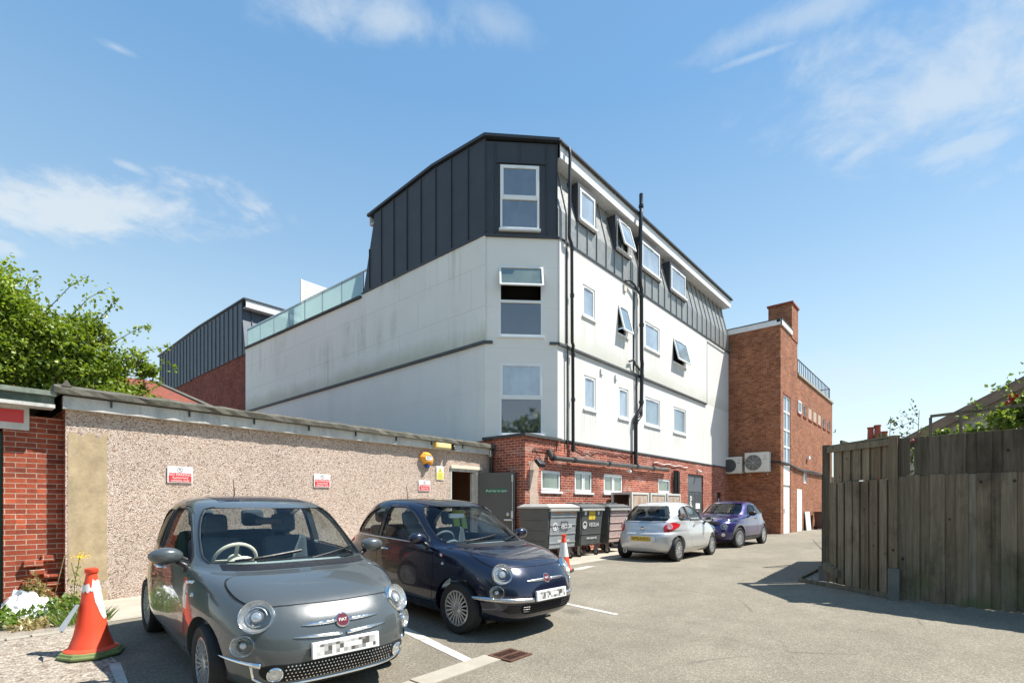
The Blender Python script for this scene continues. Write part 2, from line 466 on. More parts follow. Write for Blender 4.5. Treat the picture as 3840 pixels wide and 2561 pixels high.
    mat('grate_iron', (.09, .04, .028), .8, .3, var=.35, scale=14)
    mat('petal_yellow', (.85, .60, .02), .6, var=.1)
    mat('petal_red', (.45, .03, .03), .6, var=.2)
    mat('tarmac_joint', (.05, .05, .05), .95)
    mat('lens_clear', (.86, .88, .90), .08, .55, var=.05, scale=14, spec=.8)
    mat('lamp_bowl', (.66, .66, .65), .25, .6, var=.05, scale=30)
    mat('lens_red', (.50, .012, .02), .1, var=.08, coat=.6)
    mat('lens_pink', (.75, .40, .42), .1, var=.06, coat=.6)
    mat('lens_orange', (.85, .28, .03), .2)
    mat('plate_white', (.82, .82, .79), .4, var=.03)
    mat('plate_yellow', (.62, .40, .02), .4, var=.05)
    plate_mat('plate_smudge', (.80, .80, .77), (.06, .05, .045))
    plate_mat('plate_smudge_brown', (.60, .39, .02), (.22, .13, .02))
    mat('badge_red', (.12, .012, .022), .35, var=.05)
    mat('vest', (.48, .62, .03), .5, var=.06)
    glass_mat('car_glass', (.92, .98, .97), .55, .0, (.50, .60, .62))
    glass_mat('car_glass_dark', (.16, .175, .175), .9)
    glass_mat('balustrade_glass', (.72, .84, .84), .5, .5, (.72, .86, .84))
    # building glazing: blinds or frosted film behind each pane
    for nm, c, r in (('pane_frosted', (.30, .36, .42), .10), ('pane_mixed', (.21, .27, .31), .06), ('pane_dark', (.035, .04, .06), .03), ('pane_mid', (.10, .12, .15), .05), ('pane_green', (.15, .19, .16), .12)):
        t = NT(nm); t.set(c, r, spec=.9); t.b.inputs['IOR'].default_value = 1.9
        n = t.noise(t.mapping(t.pos(), (1, 1, .6)), 1.7, 3)
        t.set(t.mix(1., c, t.ramp(n, [(.3, .75), (.7, 1.3)]), 'MULTIPLY')); M[nm] = t.m
    # bricks
    brick_mat('brick_base', (.42, .105, .055), (.24, .05, .032), (.58, .46, .38), dark=.25, eff=.6)
    brick_mat('brick_right', (.37, .138, .068), (.21, .066, .034), (.38, .25, .16), dark=.3, eff=.15)
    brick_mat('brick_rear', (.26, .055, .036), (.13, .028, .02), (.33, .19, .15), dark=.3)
    brick_mat('brick_pier', (.42, .09, .043), (.24, .055, .033), (.52, .39, .30), bumpy=.8, dark=.4)
    # white render, with green-grey run marks down it
    def render_mat(nm, base, stain, amt, amt2):
        t = NT(nm); p = t.pos(); x, y, z = t.sep(p); uv = t.comb(t.math('ADD', x, y), z, 0.)
        n = t.noise(p, .55, 5, .6); f = t.noise(p, 60, 2)
        col = t.ramp(n, [(.3, tuple(c * .93 for c in base)), (.7, base)])
        run = t.noise(t.mapping(uv, (1.6, .16, 1)), 1.0, 6, .7)
        blot = t.noise(t.mapping(uv, (.35, .5, 1), (4, 2, 0)), 1.0, 6, .65)
        s = t.math('MULTIPLY', t.ramp(run, [(.48, 0.), (.72, 1.)]), t.ramp(blot, [(.42, 0.), (.62, 1.)]))
        col = t.mix(t.math('MULTIPLY', s, amt), col, stain)
        # algae on the bottom of the overhanging band
        band = t.math('MULTIPLY', t.ramp(t.math('ADD', t.math('SUBTRACT', z, 6.2), t.math('MULTIPLY', t.math('SUBTRACT', blot, .5), 1.4)), [(.0, 1.), (.55, 0.)]), t.math('GREATER_THAN', z, 6.19))
        col = t.mix(t.math('MULTIPLY', band, amt2), col, (.33, .34, .20))
        # board joints
        jx = t.new('ShaderNodeTexBrick'); jx.offset = .4; t.link(uv, jx.inputs['Vector']); jx.inputs['Scale'].default_value = 1; jx.inputs['Brick Width'].default_value = 2.5; jx.inputs['Row Height'].default_value = 1.2
        jx.inputs['Mortar Size'].default_value = .03; jx.inputs['Mortar Smooth'].default_value = 1.
        col = t.mix(t.math('MULTIPLY', jx.outputs['Fac'], amt * .35), col, stain)
        if nm == 'render_facade':      # rain runs below the sills
            for row, z0 in (((13.97, 16.18, 18.48, 21.08), 4.40), ((13.83, 16.04, 18.34, 20.93), 7.29)):
                mx = None
                for cx in row:
                    c_ = t.math('COMPARE', t.math('ADD', x, t.math('MULTIPLY', t.math('SUBTRACT', run, .5), .3)), cx, .46 if cx < 17 else .72); mx = c_ if mx is None else t.math('ADD', mx, c_, clamp=True)
                fade = t.math('MULTIPLY', t.math('MULTIPLY_ADD', z, 1 / .95, -(z0 - .95) / .95, clamp=True), t.math('LESS_THAN', z, z0))
                streak = t.ramp(t.noise(t.mapping(uv, (9., .25, 1)), 1.0, 4, .6), [(.45, 0.), (.68, 1.)])
                col = t.mix(t.math('MULTIPLY', t.math('MULTIPLY', mx, fade), t.math('MULTIPLY', streak, .55)), col, (.40, .37, .29))
        t.set(col, .85, spec=.25); t.bump(f, .12, .003); M[nm] = t.m
    render_mat('render_facade', (.70, .688, .66), (.56, .52, .42), .5, .35)
    render_mat('render_flank', (.82, .80, .74), (.42, .43, .33), .75, .5)
    render_mat('render_plain', (.82, .80, .75), (.55, .54, .47), .4, 0.)
    # pebbledash
    t = NT('pebbledash'); p = t.pos()
    def vor(sc, rnd=1.):
        v = t.new('ShaderNodeTexVoronoi'); t.link(p, v.inputs['Vector']); v.inputs['Scale'].default_value = sc; v.inputs['Randomness'].default_value = rnd; return v
    v1 = vor(64); v2 = vor(120)
    h, s_, v_ = t.sep(v1.outputs['Color'])
    c1 = t.ramp(h, [(0, (.15, .12, .11)), (.07, (.30, .225, .19)), (.20, (.48, .37, .305)), (.5, (.59, .475, .405)), (.72, (.64, .545, .475)), (.9, (.72, .65, .59)), (1., (.44, .26, .19))])
    h2 = t.sep(v2.outputs['Color'])[0]
    c = t.mix(.40, c1, t.ramp(h2, [(0, .35), (.25, .85), (.7, 1.1), (1, 1.35)]), 'MULTIPLY')
    c = t.mix(.8, c, t.ramp(v1.outputs['Distance'], [(.0, 1.08), (.55, .95), (.9, .62)]), 'MULTIPLY')
    n = t.noise(p, .8, 4); c = t.mix(1., c, t.ramp(n, [(.3, (.92, .90, .86)), (.7, (1.1, 1.06, 1.02))]), 'MULTIPLY')
    t.set(c, .9, spec=.25); t.bump(t.math('MULTIPLY', v1.outputs['Distance'], -1.), .9, .012); M['pebbledash'] = t.m
    # tarmac
    t = NT('asphalt'); p = t.pos()
    n1 = t.noise(p, .35, 6, .65); n2 = t.noise(p, 2.2, 6, .7); v = t.new('ShaderNodeTexVoronoi'); t.link(p, v.inputs['Vector']); v.inputs['Scale'].default_value = 95
    g = t.sep(v.outputs['Color'])[0]
    c = t.ramp(g, [(0, (.165, .146, .112)), (.4, (.212, .19, .148)), (.75, (.245, .221, .173)), (.93, (.295, .27, .215)), (1, (.35, .32, .26))])
    c = t.mix(.75, c, t.ramp(n1, [(.3, .80), (.7, 1.14)]), 'MULTIPLY'); c = t.mix(.8, c, t.ramp(n2, [(.3, .84), (.7, 1.12)]), 'MULTIPLY')
    n4 = t.noise(t.mapping(p, (.25, 1.1, 1), (2, 9, 0)), .5, 5, .6); c = t.mix(.7, c, t.ramp(n4, [(.35, (.84, .83, .82)), (.6, (1.06, 1.05, 1.03))]), 'MULTIPLY')
    st = t.noise(t.mapping(p, (1, 1, 1), (7, 3, 0)), .9, 6, .75); c = t.mix(t.ramp(st, [(.6, 0.), (.8, .35)]), c, (.075, .072, .068))
    ov = t.new('ShaderNodeTexVoronoi'); t.link(t.mapping(t.mix(.12, p, t.new('ShaderNodeTexNoise').outputs[1]), (1, 1, 0)), ov.inputs['Vector']); ov.inputs['Scale'].default_value = .85
    drop = t.math('MULTIPLY', t.ramp(ov.outputs['Distance'], [(.04, 1.), (.16, 0.)]), t.ramp(t.sep(ov.outputs['Color'])[1], [(.55, 0.), (.8, .6)]))
    c = t.mix(drop, c, (.06, .056, .05))
    ck = t.new('ShaderNodeTexVoronoi', feature='DISTANCE_TO_EDGE'); wv = t.new('ShaderNodeVectorMath', operation='ADD'); t.link(p, wv.inputs[0]); t.link(t.new('ShaderNodeTexNoise').outputs[1], wv.inputs[1])
    t.link(t.mapping(wv.outputs[0], (1, 1, 0)), ck.inputs['Vector']); ck.inputs['Scale'].default_value = .28
    cm = t.math('MULTIPLY', t.ramp(ck.outputs['Distance'], [(.0, .55), (.006, 0.)]), t.ramp(t.noise(p, .7, 3), [(.5, 0.), (.6, 1.)]))
    c = t.mix(cm, c, (.07, .065, .055))
    t.set(c, .92, spec=.25); t.bump(t.math('ADD', v.outputs['Distance'], n2), .35, .008); M['asphalt'] = t.m
    # stony verge
    t = NT('stony'); p = t.pos(); v = t.new('ShaderNodeTexVoronoi'); t.link(p, v.inputs['Vector']); v.inputs['Scale'].default_value = 48
    h = t.sep(v.outputs['Color'])[0]
    c = t.ramp(h, [(0, (.15, .12, .095)), (.25, (.27, .225, .175)), (.6, (.345, .295, .235)), (.9, (.43, .38, .315)), (1, (.50, .46, .40))])
    n = t.noise(p, 3., 5); c = t.mix(.8, c, t.ramp(n, [(.3, .8), (.7, 1.15)]), 'MULTIPLY'); t.set(c, .95, spec=.2); t.bump(t.math('MULTIPLY', v.outputs['Distance'], -1), .8, .012); M['stony'] = t.m
    # fence boards: colour differs from board to board, grain and knots run up them
    def wood(nm, cols, green, sc=1.):
        t = NT(nm); g = t.new('ShaderNodeNewGeometry'); p = g.outputs['Position']; x, y, z = t.sep(p); a = t.math('ADD', t.math('MULTIPLY', x, 1.0), y)
        base = t.ramp(g.outputs['Random Per Island'], [(i / (len(cols) - 1), c) for i, c in enumerate(cols)])
        gr = t.noise(t.comb(t.math('MULTIPLY', x, 30.), t.math('MULTIPLY', y, 30.), t.math('MULTIPLY', z, 1.6)), 1., 5, .65)
        c = t.mix(1., base, t.ramp(gr, [(.25, .55), (.75, 1.4)]), 'MULTIPLY')
        st = t.noise(t.mapping(p, (1.2, 1.2, .7)), 1.5, 5, .7); c = t.mix(t.ramp(st, [(.5, 0.), (.72, .75)]), c, (.035, .03, .024))
        kn = t.new('ShaderNodeTexVoronoi'); t.link(t.mapping(p, (1, 1, .8)), kn.inputs['Vector']); kn.inputs['Scale'].default_value = 4.2
        c = t.mix(t.ramp(kn.outputs['Distance'], [(.05, .85), (.10, 0.)]), c, (.02, .014, .01))
        if green:
            gz = t.math('MULTIPLY', t.ramp(z, [(0.1, 1.), (.85, 0.)]), t.ramp(t.noise(p, 2.3, 4), [(.42, 0.), (.65, green)]))
            c = t.mix(gz, c, (.085, .12, .035))
        t.set(c, .9, spec=.2); t.bump(gr, .3, .004); M[nm] = t.m
    wood('fence_old', [(.165, .13, .085), (.225, .185, .13), (.18, .14, .092), (.25, .215, .16), (.15, .115, .075)], .7)
    wood('fence_brown', [(.22, .175, .115), (.17, .125, .08), (.26, .215, .15), (.19, .14, .095), (.24, .195, .135)], .15)
    wood('fence_dark', [(.10, .078, .054), (.14, .112, .08), (.09, .07, .048), (.155, .128, .092)], .2)
    wood('fence_pale', [(.21, .175, .12), (.19, .16, .11)], 0)
    # roof tiles
    t = NT('roof_tiles'); p = t.pos(); x, y, z = t.sep(p); vec = t.comb(x, t.math('MULTIPLY', y, 1.), 0.)
    br = t.new('ShaderNodeTexBrick'); t.link(vec, br.inputs['Vector']); br.inputs['Scale'].default_value = 1; br.inputs['Brick Width'].default_value = .2; br.inputs['Row Height'].default_value = .13; br.inputs['Mortar Size'].default_value = .012
    br.inputs['Color1'].default_value = (.33, .085, .04, 1); br.inputs['Color2'].default_value = (.22, .06, .035, 1); br.inputs['Mortar'].default_value = (.06, .02, .015, 1)
    t.set(br.outputs[0], .9); t.bump(br.outputs['Fac'], .6, .02); M['roof_tiles'] = t.m
    t = NT('tile_hung'); p = t.pos(); x, y, z = t.sep(p)
    w = t.math('FRACT', t.math('DIVIDE', z, .28)); t.set(t.mix(t.ramp(w, [(.0, .7), (.12, 0.)]), (.42, .41, .36), (.12, .12, .11)), .9); M['tile_hung'] = t.m
    # foliage
    leaf_mat('leaf_tree', [(.13, .195, .022), (.22, .295, .034), (.30, .36, .05), (.18, .25, .03), (.38, .42, .08)])
    leaf_mat('leaf_bush', [(.08, .14, .03), (.14, .20, .04), (.23, .27, .06), (.10, .15, .035)])
    leaf_mat('leaf_sparse', [(.05, .08, .03), (.08, .12, .04), (.10, .13, .04)], .25)
    leaf_mat('leaf_weed', [(.08, .15, .025), (.13, .20, .035), (.18, .24, .05)])
    leaf_mat('leaf_dry', [(.36, .28, .12), (.30, .20, .09), (.42, .36, .18), (.22, .17, .06)], .3)
make_materials()
M = MATS
# ------------------------------------------------------------------ the setting: ground
def gz(x, y=5.6):
    """the yard falls gently towards the camera end and towards the drain"""
    s = -.03 + .19 * min(1, max(0, (y - 3.5) / 3.5)) - .18 * min(1, max(0, (y - 7.0) / 1.5))
    return -.1 * (1 - min(1, max(0, (x + 1) / 12))) + s * min(1, max(0, (9 - x) / 5))
def sheet(mb, x0, x1, y0, y1, dz, nx=12):
    for i in range(nx):
        a = x0 + (x1 - x0) * i / nx; b = x0 + (x1 - x0) * (i + 1) / nx
        mb.quad((a, y0, gz(a) + dz), (b, y0, gz(b) + dz), (b, y1, gz(b) + dz), (a, y1, gz(a) + dz))
    return mb
def gpoly(mb, pts, dz):
    lat(mb, pts, dz)
    return mb
XCUT = [-1] + [i * .5 for i in range(1, 23)]; YCUT = [3.5 + .37 * i for i in range(15)]
def lat(mb, pts, dz):
    """polygon cut on the lattice where the ground bends, then laid on the ground"""
    bm = bmesh.new(); bm.faces.new([bm.verts.new((x, y, 0)) for x, y in pts])
    for cuts, n in ((XCUT, (1, 0, 0)), (YCUT, (0, 1, 0))):
        for c in cuts: bmesh.ops.bisect_plane(bm, geom=bm.verts[:] + bm.edges[:] + bm.faces[:], dist=1e-5, plane_co=(c * n[0], c * n[1], 0), plane_no=n)
    bmesh.ops.triangulate(bm, faces=[f for f in bm.faces if len(f.verts) > 4])
    bm.verts.index_update(); mb.add([(v.co.x, v.co.y, gz(v.co.x, v.co.y) + dz) for v in bm.verts], [tuple(v.index for v in f.verts) for f in bm.faces]); bm.free()
    return mb
g = MB()
for x0, x1 in ((-900, -30), (-30, 30), (30, 900)):
    for y0, y1 in ((-900, -30), (-30, 30), (30, 900)): lat(g, [(x0, y0), (x1, y0), (x1, y1), (x0, y1)], 0)
struct('ground', g, M['asphalt'])
g = MB()
gpoly(g, [(1.42, 7.72), (4, 7.66), (8.2, 7.3), (8.2, 10.1), (1.42, 10.1)], .004)
gpoly(g, [(8.2, 7.3), (10.1, 6.8), (12.5, 6.75), (16, 7.0), (24, 7.3), (24, 8.83), (10.69, 8.83), (10.69, 10.1), (8.2, 10.1)], .004)
struct('concrete_apron', g, M['concrete'])
g = MB()
gpoly(g, [(-6, 3.2), (.9, 4.7), (1.12, 5.3), (1.1, 7.0), (-6, 7.05)], .004)
gpoly(g, [(-6, 7.2), (1.1, 7.2), (1.42, 7.72), (1.36, 10.3), (-6, 10.3)], .004)
struct('stony_verge', g, M['stony'])
g = MB()                                                     # row of stone setts across the verge
rnd = random.Random(4)
x = -5.8
while x < 1.0:
    w = rnd.uniform(.14, .22); z = gz(x, 7.1)
    g.box(x, x + w, 7.04, 7.17, z - .05, z + .012 + rnd.uniform(0, .006)); x += w + .02
struct('sett_edging', g, M['kerb_concrete'])
g = MB()
gpoly(g, [(3.67, 4.81), (3.47, 3.52), (3.36, 3.52), (3.53, 4.81), (3.62, 7.4), (3.74, 7.4)], .004)
gpoly(g, [(6.10, 3.40), (6.02, 3.40), (6.08, 4.26), (6.16, 6.9), (6.24, 6.9), (6.17, 4.26)], .004)
gpoly(g, [(.98, 4.9), (1.05, 4.9), (1.13, 5.6), (1.05, 5.6)], .006)
gpoly(g, [(9.2, 6.28), (9.55, 6.2), (10.2, 6.28), (10.0, 6.42), (9.5, 6.42)], .004)
struct('bay_marking', g, M['white_paint_line'])
g = MB(); gpoly(g, [(14.5, 2.2), (24, 4.4), (24, 4.43), (14.5, 2.24)], .003); struct('tarmac_joint', g, M['tarmac_joint'])
g = MB()                                                     # flush kerb stones leading to the gully
for a, b in ((-.4, .62), (.63, 1.66), (1.67, 2.70), (2.71, 3.645)):
    z = (gz(a, 3.4) + gz(b, 3.4)) / 2
    dy = lambda q: (q - 3.645) * -.02
    g.prism([(a, 3.30 - dy(a), z - .1), (b, 3.30 - dy(b), z - .1), (b, 3.53 - dy(b), z - .1), (a, 3.53 - dy(a), z - .1)], (0, 0, .112))
struct('kerb', g, M['kerb_concrete'])
# gully grate
t = thing('drain_grate', 'rusty iron drain grate set in the tarmac at the end of the pale kerb', 'drain grate', (3.8, 3.33, gz(3.8, 3.3)))
z = gz(3.8, 3.3)
mb = MB().box(3.66, 3.95, 3.19, 3.47, z + .001, z + .003)
mb.build('pit', M['dark_void'], t)
mb = MB()
mb.box(3.64, 3.97, 3.45, 3.48, z, z + .014).box(3.64, 3.97, 3.18, 3.21, z, z + .014).box(3.64, 3.67, 3.21, 3.45, z, z + .014).box(3.94, 3.97, 3.21, 3.45, z, z + .014).box(3.67, 3.94, 3.32, 3.345, z, z + .015)
mb.build('frame', M['rust_dark'], t)
mb = MB()
for i in range(9):
    x = 3.69 + i * .029
    mb.box(x, x + .012, 3.21, 3.32, z + .002, z + .012).box(x, x + .012, 3.345, 3.45, z + .002, z + .012)
mb.build('bars', M['grate_iron'], t)

# ------------------------------------------------------------------ the white block
def frame(O, U, N): return (V3(O), V3(U).normalized(), V3((0, 0, 1)), V3(N).normalized())
FAC = frame((0, 8.83, 0), (1, 0, 0), (0, -1, 0))
CH = frame((10.70, 10.34, 0), (1, -1, 0), (-1, -1, 0))
FLK = frame((10.70, 0, 0), (0, 1, 0), (-1, 0, 0))       # u = world y
CHL = 1.51 * 2 ** .5

def wall(mb, F, u0, u1, v0, v1, holes=(), depth=.1, n=0., mi=0):
    O, U, W, N = F
    us = sorted({u0, u1, *[h[0] for h in holes], *[h[1] for h in holes]}); vs = sorted({v0, v1, *[h[2] for h in holes], *[h[3] for h in holes]})
    P = lambda u, v, d=0.: O + U * u + W * v + N * (n - d)
    for a, b in zip(us[:-1], us[1:]):
        for c, d in zip(vs[:-1], vs[1:]):
            if any(h[0] <= a + 1e-6 and h[1] >= b - 1e-6 and h[2] <= c + 1e-6 and h[3] >= d - 1e-6 for h in holes): continue
            mb.quad(P(a, c), P(b, c), P(b, d), P(a, d), mi)
    for a, b, c, d in holes:
        mb.quad(P(a, c), P(a, d), P(a, d, depth), P(a, c, depth), mi); mb.quad(P(b, c), P(b, c, depth), P(b, d, depth), P(b, d), mi)
        mb.quad(P(a, d), P(b, d), P(b, d, depth), P(a, d, depth), mi); mb.quad(P(a, c), P(a, c, depth), P(b, c, depth), P(b, c), mi)
    return mb

def sash(parent, F, u0, u1, v0, v1, n0, pane, angle=0., w=.055, name='sash', t=.05, vent=True):
    """a framed light; angle > 0 opens it outward about its top edge"""
    O, U, W, N = F
    if angle:
        top = O + U * 0 + W * v1 + N * n0
        ca, sa = math.cos(angle), math.sin(angle)
        W2 = W * ca - N * sa; N2 = N * ca + W * sa
        F2 = (top - W2 * v1 + U * 0, U, W2, N2); n0 = 0
        F = F2
    mb = MB()
    mb.fbox(F, u0, u0 + w, v0, v1, n0, n0 + t).fbox(F, u1 - w, u1, v0, v1, n0, n0 + t).fbox(F, u0 + w, u1 - w, v0, v0 + w, n0, n0 + t).fbox(F, u0 + w, u1 - w, v1 - w, v1, n0, n0 + t)
    if vent:
        c = (u0 + u1) / 2; h = min(.2, (u1 - u0) * .22)
        mb.fbox(F, c - h, c + h, v1 - w * .75, v1 - w * .3, n0 + t, n0 + t + .012)
    s = mb.build(name, M['upvc'], parent, bevel=.005)
    MB().fbox(F, u0 + w, u1 - w, v0 + w, v1 - w, n0 + .012, n0 + .024).build('pane', M[pane], s if name != 'sash' else parent)
    return s

def window(parent, F, u0, u1, v0, v1, n0, pane='pane_frosted', angle=0., mullion=False, sill=True, t=.06, tag_label=None):
    """a whole window part: outer frame with pane, sash and sill as its sub-parts"""
    w = .045
    mb = MB().fbox(F, u0, u0 + w, v0, v1, n0, n0 + t).fbox(F, u1 - w, u1, v0, v1, n0, n0 + t).fbox(F, u0 + w, u1 - w, v0, v0 + w, n0, n0 + t).fbox(F, u0 + w, u1 - w, v1 - w, v1, n0, n0 + t)
    if mullion: c = (u0 + u1) / 2; mb.fbox(F, c - .035, c + .035, v0 + w, v1 - w, n0, n0 + t)
    o = mb.build('window', M['upvc'], parent, bevel=.004)
    if tag_label: o['label'] = tag_label
    if angle:
        MB().fbox(F, u0 + w, u1 - w, v0 + w, v1 - w, n0 - .30, n0 - .28).build('room_gap', M['dark_void'], o)
        O, U, W, N = F
        sash2(o, F, u0 + .02, u1 - .02, v0 + .03, v1 - .02, n0 + t, pane, angle)
    else:
        sash2(o, F, u0 + w - .01, u1 - w + .01, v0 + w - .01, v1 - w + .01, n0 + .02, pane, 0., mullion)
    if sill: MB().fbox(F, u0 - .05, u1 + .05, v0 - .065, v0 - .002, n0 - .02, n0 + t + .075).build('sill', M['fascia_white'], o, bevel=.006)
    return o

def sash2(o, F, u0, u1, v0, v1, n0, pane, angle, mullion=False):
    O, U, W, N = F; w = .05; t = .05
    if angle:
        top = O + W * v1 + N * n0; ca, sa = math.cos(angle), math.sin(angle)
        W2 = W * ca - N * sa; N2 = N * ca + W * sa
        F = (top - W2 * v1, U, W2, N2); n0 = 0
    spans = [(u0, u1)] if not mullion else [(u0, (u0 + u1) / 2 - .025), ((u0 + u1) / 2 + .025, u1)]
    for a, b in spans:
        mb = MB().fbox(F, a, a + w, v0, v1, n0, n0 + t).fbox(F, b - w, b, v0, v1, n0, n0 + t).fbox(F, a + w, b - w, v0, v0 + w, n0, n0 + t).fbox(F, a + w, b - w, v1 - w, v1, n0, n0 + t)
        if not mullion: c = (a + b) / 2; h = min(.16, (b - a) * .24); mb.fbox(F, c - h, c + h, v1 - w * .8, v1 - w * .25, n0 + t, n0 + t + .012)
        mb.build('sash', M['upvc'], o, bevel=.004)
        MB().fbox(F, a + w, b - w, v0 + w, v1 - w, n0 + .012, n0 + .024).build('pane', M[pane], o)

B = thing('apartment_block', 'white rendered four storey block with dark metal clad top floor on a red brick base', 'apartment block', (10.7, 10.34, 0))
XE = 27.27
LOW = [(13.63, 14.32), (15.84, 16.53), (17.84, 19.13), (20.44, 21.72)]
UPW = [(13.48, 14.18), (15.69, 16.39), (17.72, 18.97), (20.26, 21.60)]
DOR = [(13.27, 14.15), (15.57, 16.44), (17.40, 18.93), (20.0, 21.47)]
lowz = (4.47, 5.53); upz = (7.36, 8.34); dorz = (10.26, 11.24)
# brick ground floor
bw = [(11.42, 12.38, 1.81, 2.41), (13.11, 14.12, 1.81, 2.47), (14.84, 16.12, 1.82, 2.46), (18.98, 20.10, 1.90, 2.46)]
mb = MB()
wall(mb, FAC, 10.70, XE, -.25, 3.30, [(a, b, c, d) for a, b, c, d in bw] + [(21.95, 23.75, -.25, 2.80), (25.6, 26.2, -.25, 2.05)], .14)
wall(mb, FLK, 8.83, 27.2, -.25, 3.30)
mb.build('brick_base', M['brick_base'], B)
MB().prism([(10.62, 8.75, 3.30), (12.32, 8.75, 3.30), (12.24, 8.90, 3.30), (10.77, 10.39, 3.30), (10.62, 10.39, 3.30)], (0, 0, .075)).build('ledge_coping', M['coping_dark'], B)
MB().fbox(FAC, 12.33, XE, 3.31, 3.365, -.02, .03).build('base_flashing', M['drip_dark'], B)
# rendered walls
mb = MB(); wall(mb, FAC, 12.21, XE, 3.37, 9.3, [(a, b, *lowz) for a, b in LOW] + [(a, b, *upz) for a, b in UPW], .1)
mb.build('rendered_front', M['render_facade'], B)
C2 = (.40, 1.70, 6.36, 8.42); C3 = (.42, 1.70, 3.47, 5.58); C1 = (.44, 1.58, 9.46, 11.32)
mb = MB(); wall(mb, CH, 0, CHL, 3.37, 9.3, [C2, C3], .09); mb.build('rendered_corner', M['render_plain'], B)
mb = MB(); wall(mb, FLK, 10.34, 27.2, 3.30, 6.2); mb.build('rendered_flank', M['render_plain'], B)
# thicker upper band on the front and the flank
mb = MB(); wall(mb, FAC, 12.235, 24.06, 6.2, 9.3, [(a, b, *upz) for a, b in UPW], .06, .055)
mb.quad((24.06, 8.775, 6.2), (24.06, 8.83, 6.2), (24.06, 8.83, 9.3), (24.06, 8.775, 9.3)); mb.quad((12.235, 8.775, 6.2), (24.06, 8.775, 6.2), (24.06, 8.83, 6.2), (12.235, 8.83, 6.2)); mb.quad((12.235, 8.775, 6.2), (12.235, 8.83, 6.2), (12.235, 8.83, 9.3), (12.235, 8.775, 9.3))
mb.build('upper_band_front', M['render_facade'], B)
mb = MB()
O = .06
mb.quad((10.70 - O, 10.31, 6.2), (10.70 - O, 16.66, 6.2), (10.70 - O, 16.66, 9.3), (10.70 - O, 10.31, 9.3))
mb.quad((10.70 - O, 16.66, 6.2), (10.70 - O, 27.2, 6.2), (10.70 - O, 27.2, 9.33), (10.70 - O, 16.66, 9.12))
mb.quad((10.70 - O, 10.31, 6.2), (10.70, 10.31, 6.2), (10.70, 10.31, 9.3), (10.70 - O, 10.31, 9.3))
mb.quad((10.64, 10.31, 6.2), (10.7, 10.31, 6.2), (10.7, 27.2, 6.2), (10.64, 27.2, 6.2))
mb.build('upper_band_flank', M['render_flank'], B)
mb = MB()
mb.fbox(FAC, 12.22, 24.08, 6.13, 6.198, .002, .075).fbox(FAC, 24.062, 24.10, 6.2, 9.25, .002, .06)
mb.fbox(FLK, 10.3, 27.2, 6.12, 6.198, .002, .085)
mb.fbox(CH, -.03, .22, 6.12, 6.198, .003, .06).fbox(CH, CHL - .24, CHL + .02, 6.13, 6.198, .003, .06)
mb.build('drip_ledge', M['drip_dark'], B)
# front windows
for (a, b), ang, pn in zip(LOW, (0, 0, 0, 0), ('pane_frosted', 'pane_frosted', 'pane_mixed', 'pane_mixed')): window(B, FAC, a, b, *lowz, -.085, pn)
for (a, b), ang in zip(UPW, (0, .25, 0, .25)):
    window(B, FAC, a, b, *upz, -.03, 'pane_mixed' if ang else 'pane_frosted', ang, tag_label='window hinged open at the bottom' if ang else None)
# corner windows
def corner_window(z0, z1, u0, u1, zt, n0, open_, pane_top, pane_low):
    w = .06; t = .07
    mb = MB().fbox(CH, u0, u0 + w, z0, z1, n0, n0 + t).fbox(CH, u1 - w, u1, z0, z1, n0, n0 + t).fbox(CH, u0 + w, u1 - w, z0, z0 + w, n0, n0 + t).fbox(CH, u0 + w, u1 - w, z1 - w, z1, n0, n0 + t).fbox(CH, u0 + w, u1 - w, zt - .04, zt + .04, n0, n0 + t)
    o = mb.build('window', M['upvc'], B, bevel=.005)
    MB().fbox(CH, u0 + w, u1 - w, z0 + w, zt - .04, n0 + .015, n0 + .027).build('pane', M[pane_low], o)
    if open_:
        o['label'] = 'tall corner window with its top light propped open'
        MB().fbox(CH, u0 + w, u1 - w, zt + .04, z1 - w, n0 - .5, n0 - .48).build('room_gap', M['dark_void'], o)
        sash2(o, CH, u0 + .01, u1 - .01, zt + .30, z1 - .05, n0 + t, pane_top, .38)
    else:
        sash2(o, CH, u0 + w - .015, u1 - w + .015, zt + .035, z1 - w + .015, n0 + .025, pane_top, 0.)
    MB().fbox(CH, u0 - .04, u1 + .04, z0 - .06, z0 - .002, n0 - .02, n0 + t + .05).build('sill', M['fascia_white'], o, bevel=.006)
corner_window(C3[2], C3[3], C3[0], C3[1], 4.55, -.07, False, 'pane_frosted', 'pane_dark')
corner_window(C2[2], C2[3], C2[0], C2[1], 7.38, -.07, True, 'pane_green', 'pane_dark')
corner_window(C1[2], C1[3], C1[0], C1[1], 10.36, .01, False, 'pane_mid', 'pane_mid')
mb = MB().fbox(CH, 1.40, 1.46, 6.42, 6.60, -.20, -.14)
# metal cladding: front mansard, corner and flank, each with its standing seams
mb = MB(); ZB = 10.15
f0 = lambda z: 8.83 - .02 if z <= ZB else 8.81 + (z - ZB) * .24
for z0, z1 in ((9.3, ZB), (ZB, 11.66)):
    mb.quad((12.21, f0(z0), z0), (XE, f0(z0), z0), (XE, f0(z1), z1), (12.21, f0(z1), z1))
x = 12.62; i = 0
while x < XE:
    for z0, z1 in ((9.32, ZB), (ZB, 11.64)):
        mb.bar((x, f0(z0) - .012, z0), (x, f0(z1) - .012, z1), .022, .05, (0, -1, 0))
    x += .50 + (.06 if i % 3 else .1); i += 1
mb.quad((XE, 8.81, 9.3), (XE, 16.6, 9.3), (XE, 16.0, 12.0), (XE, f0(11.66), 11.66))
mb.build('front_cladding', M['zinc_sunlit'], B)
mb = MB(); wall(mb, CH, 0, CHL, 9.3, 12.02, [C1], .05, .02)
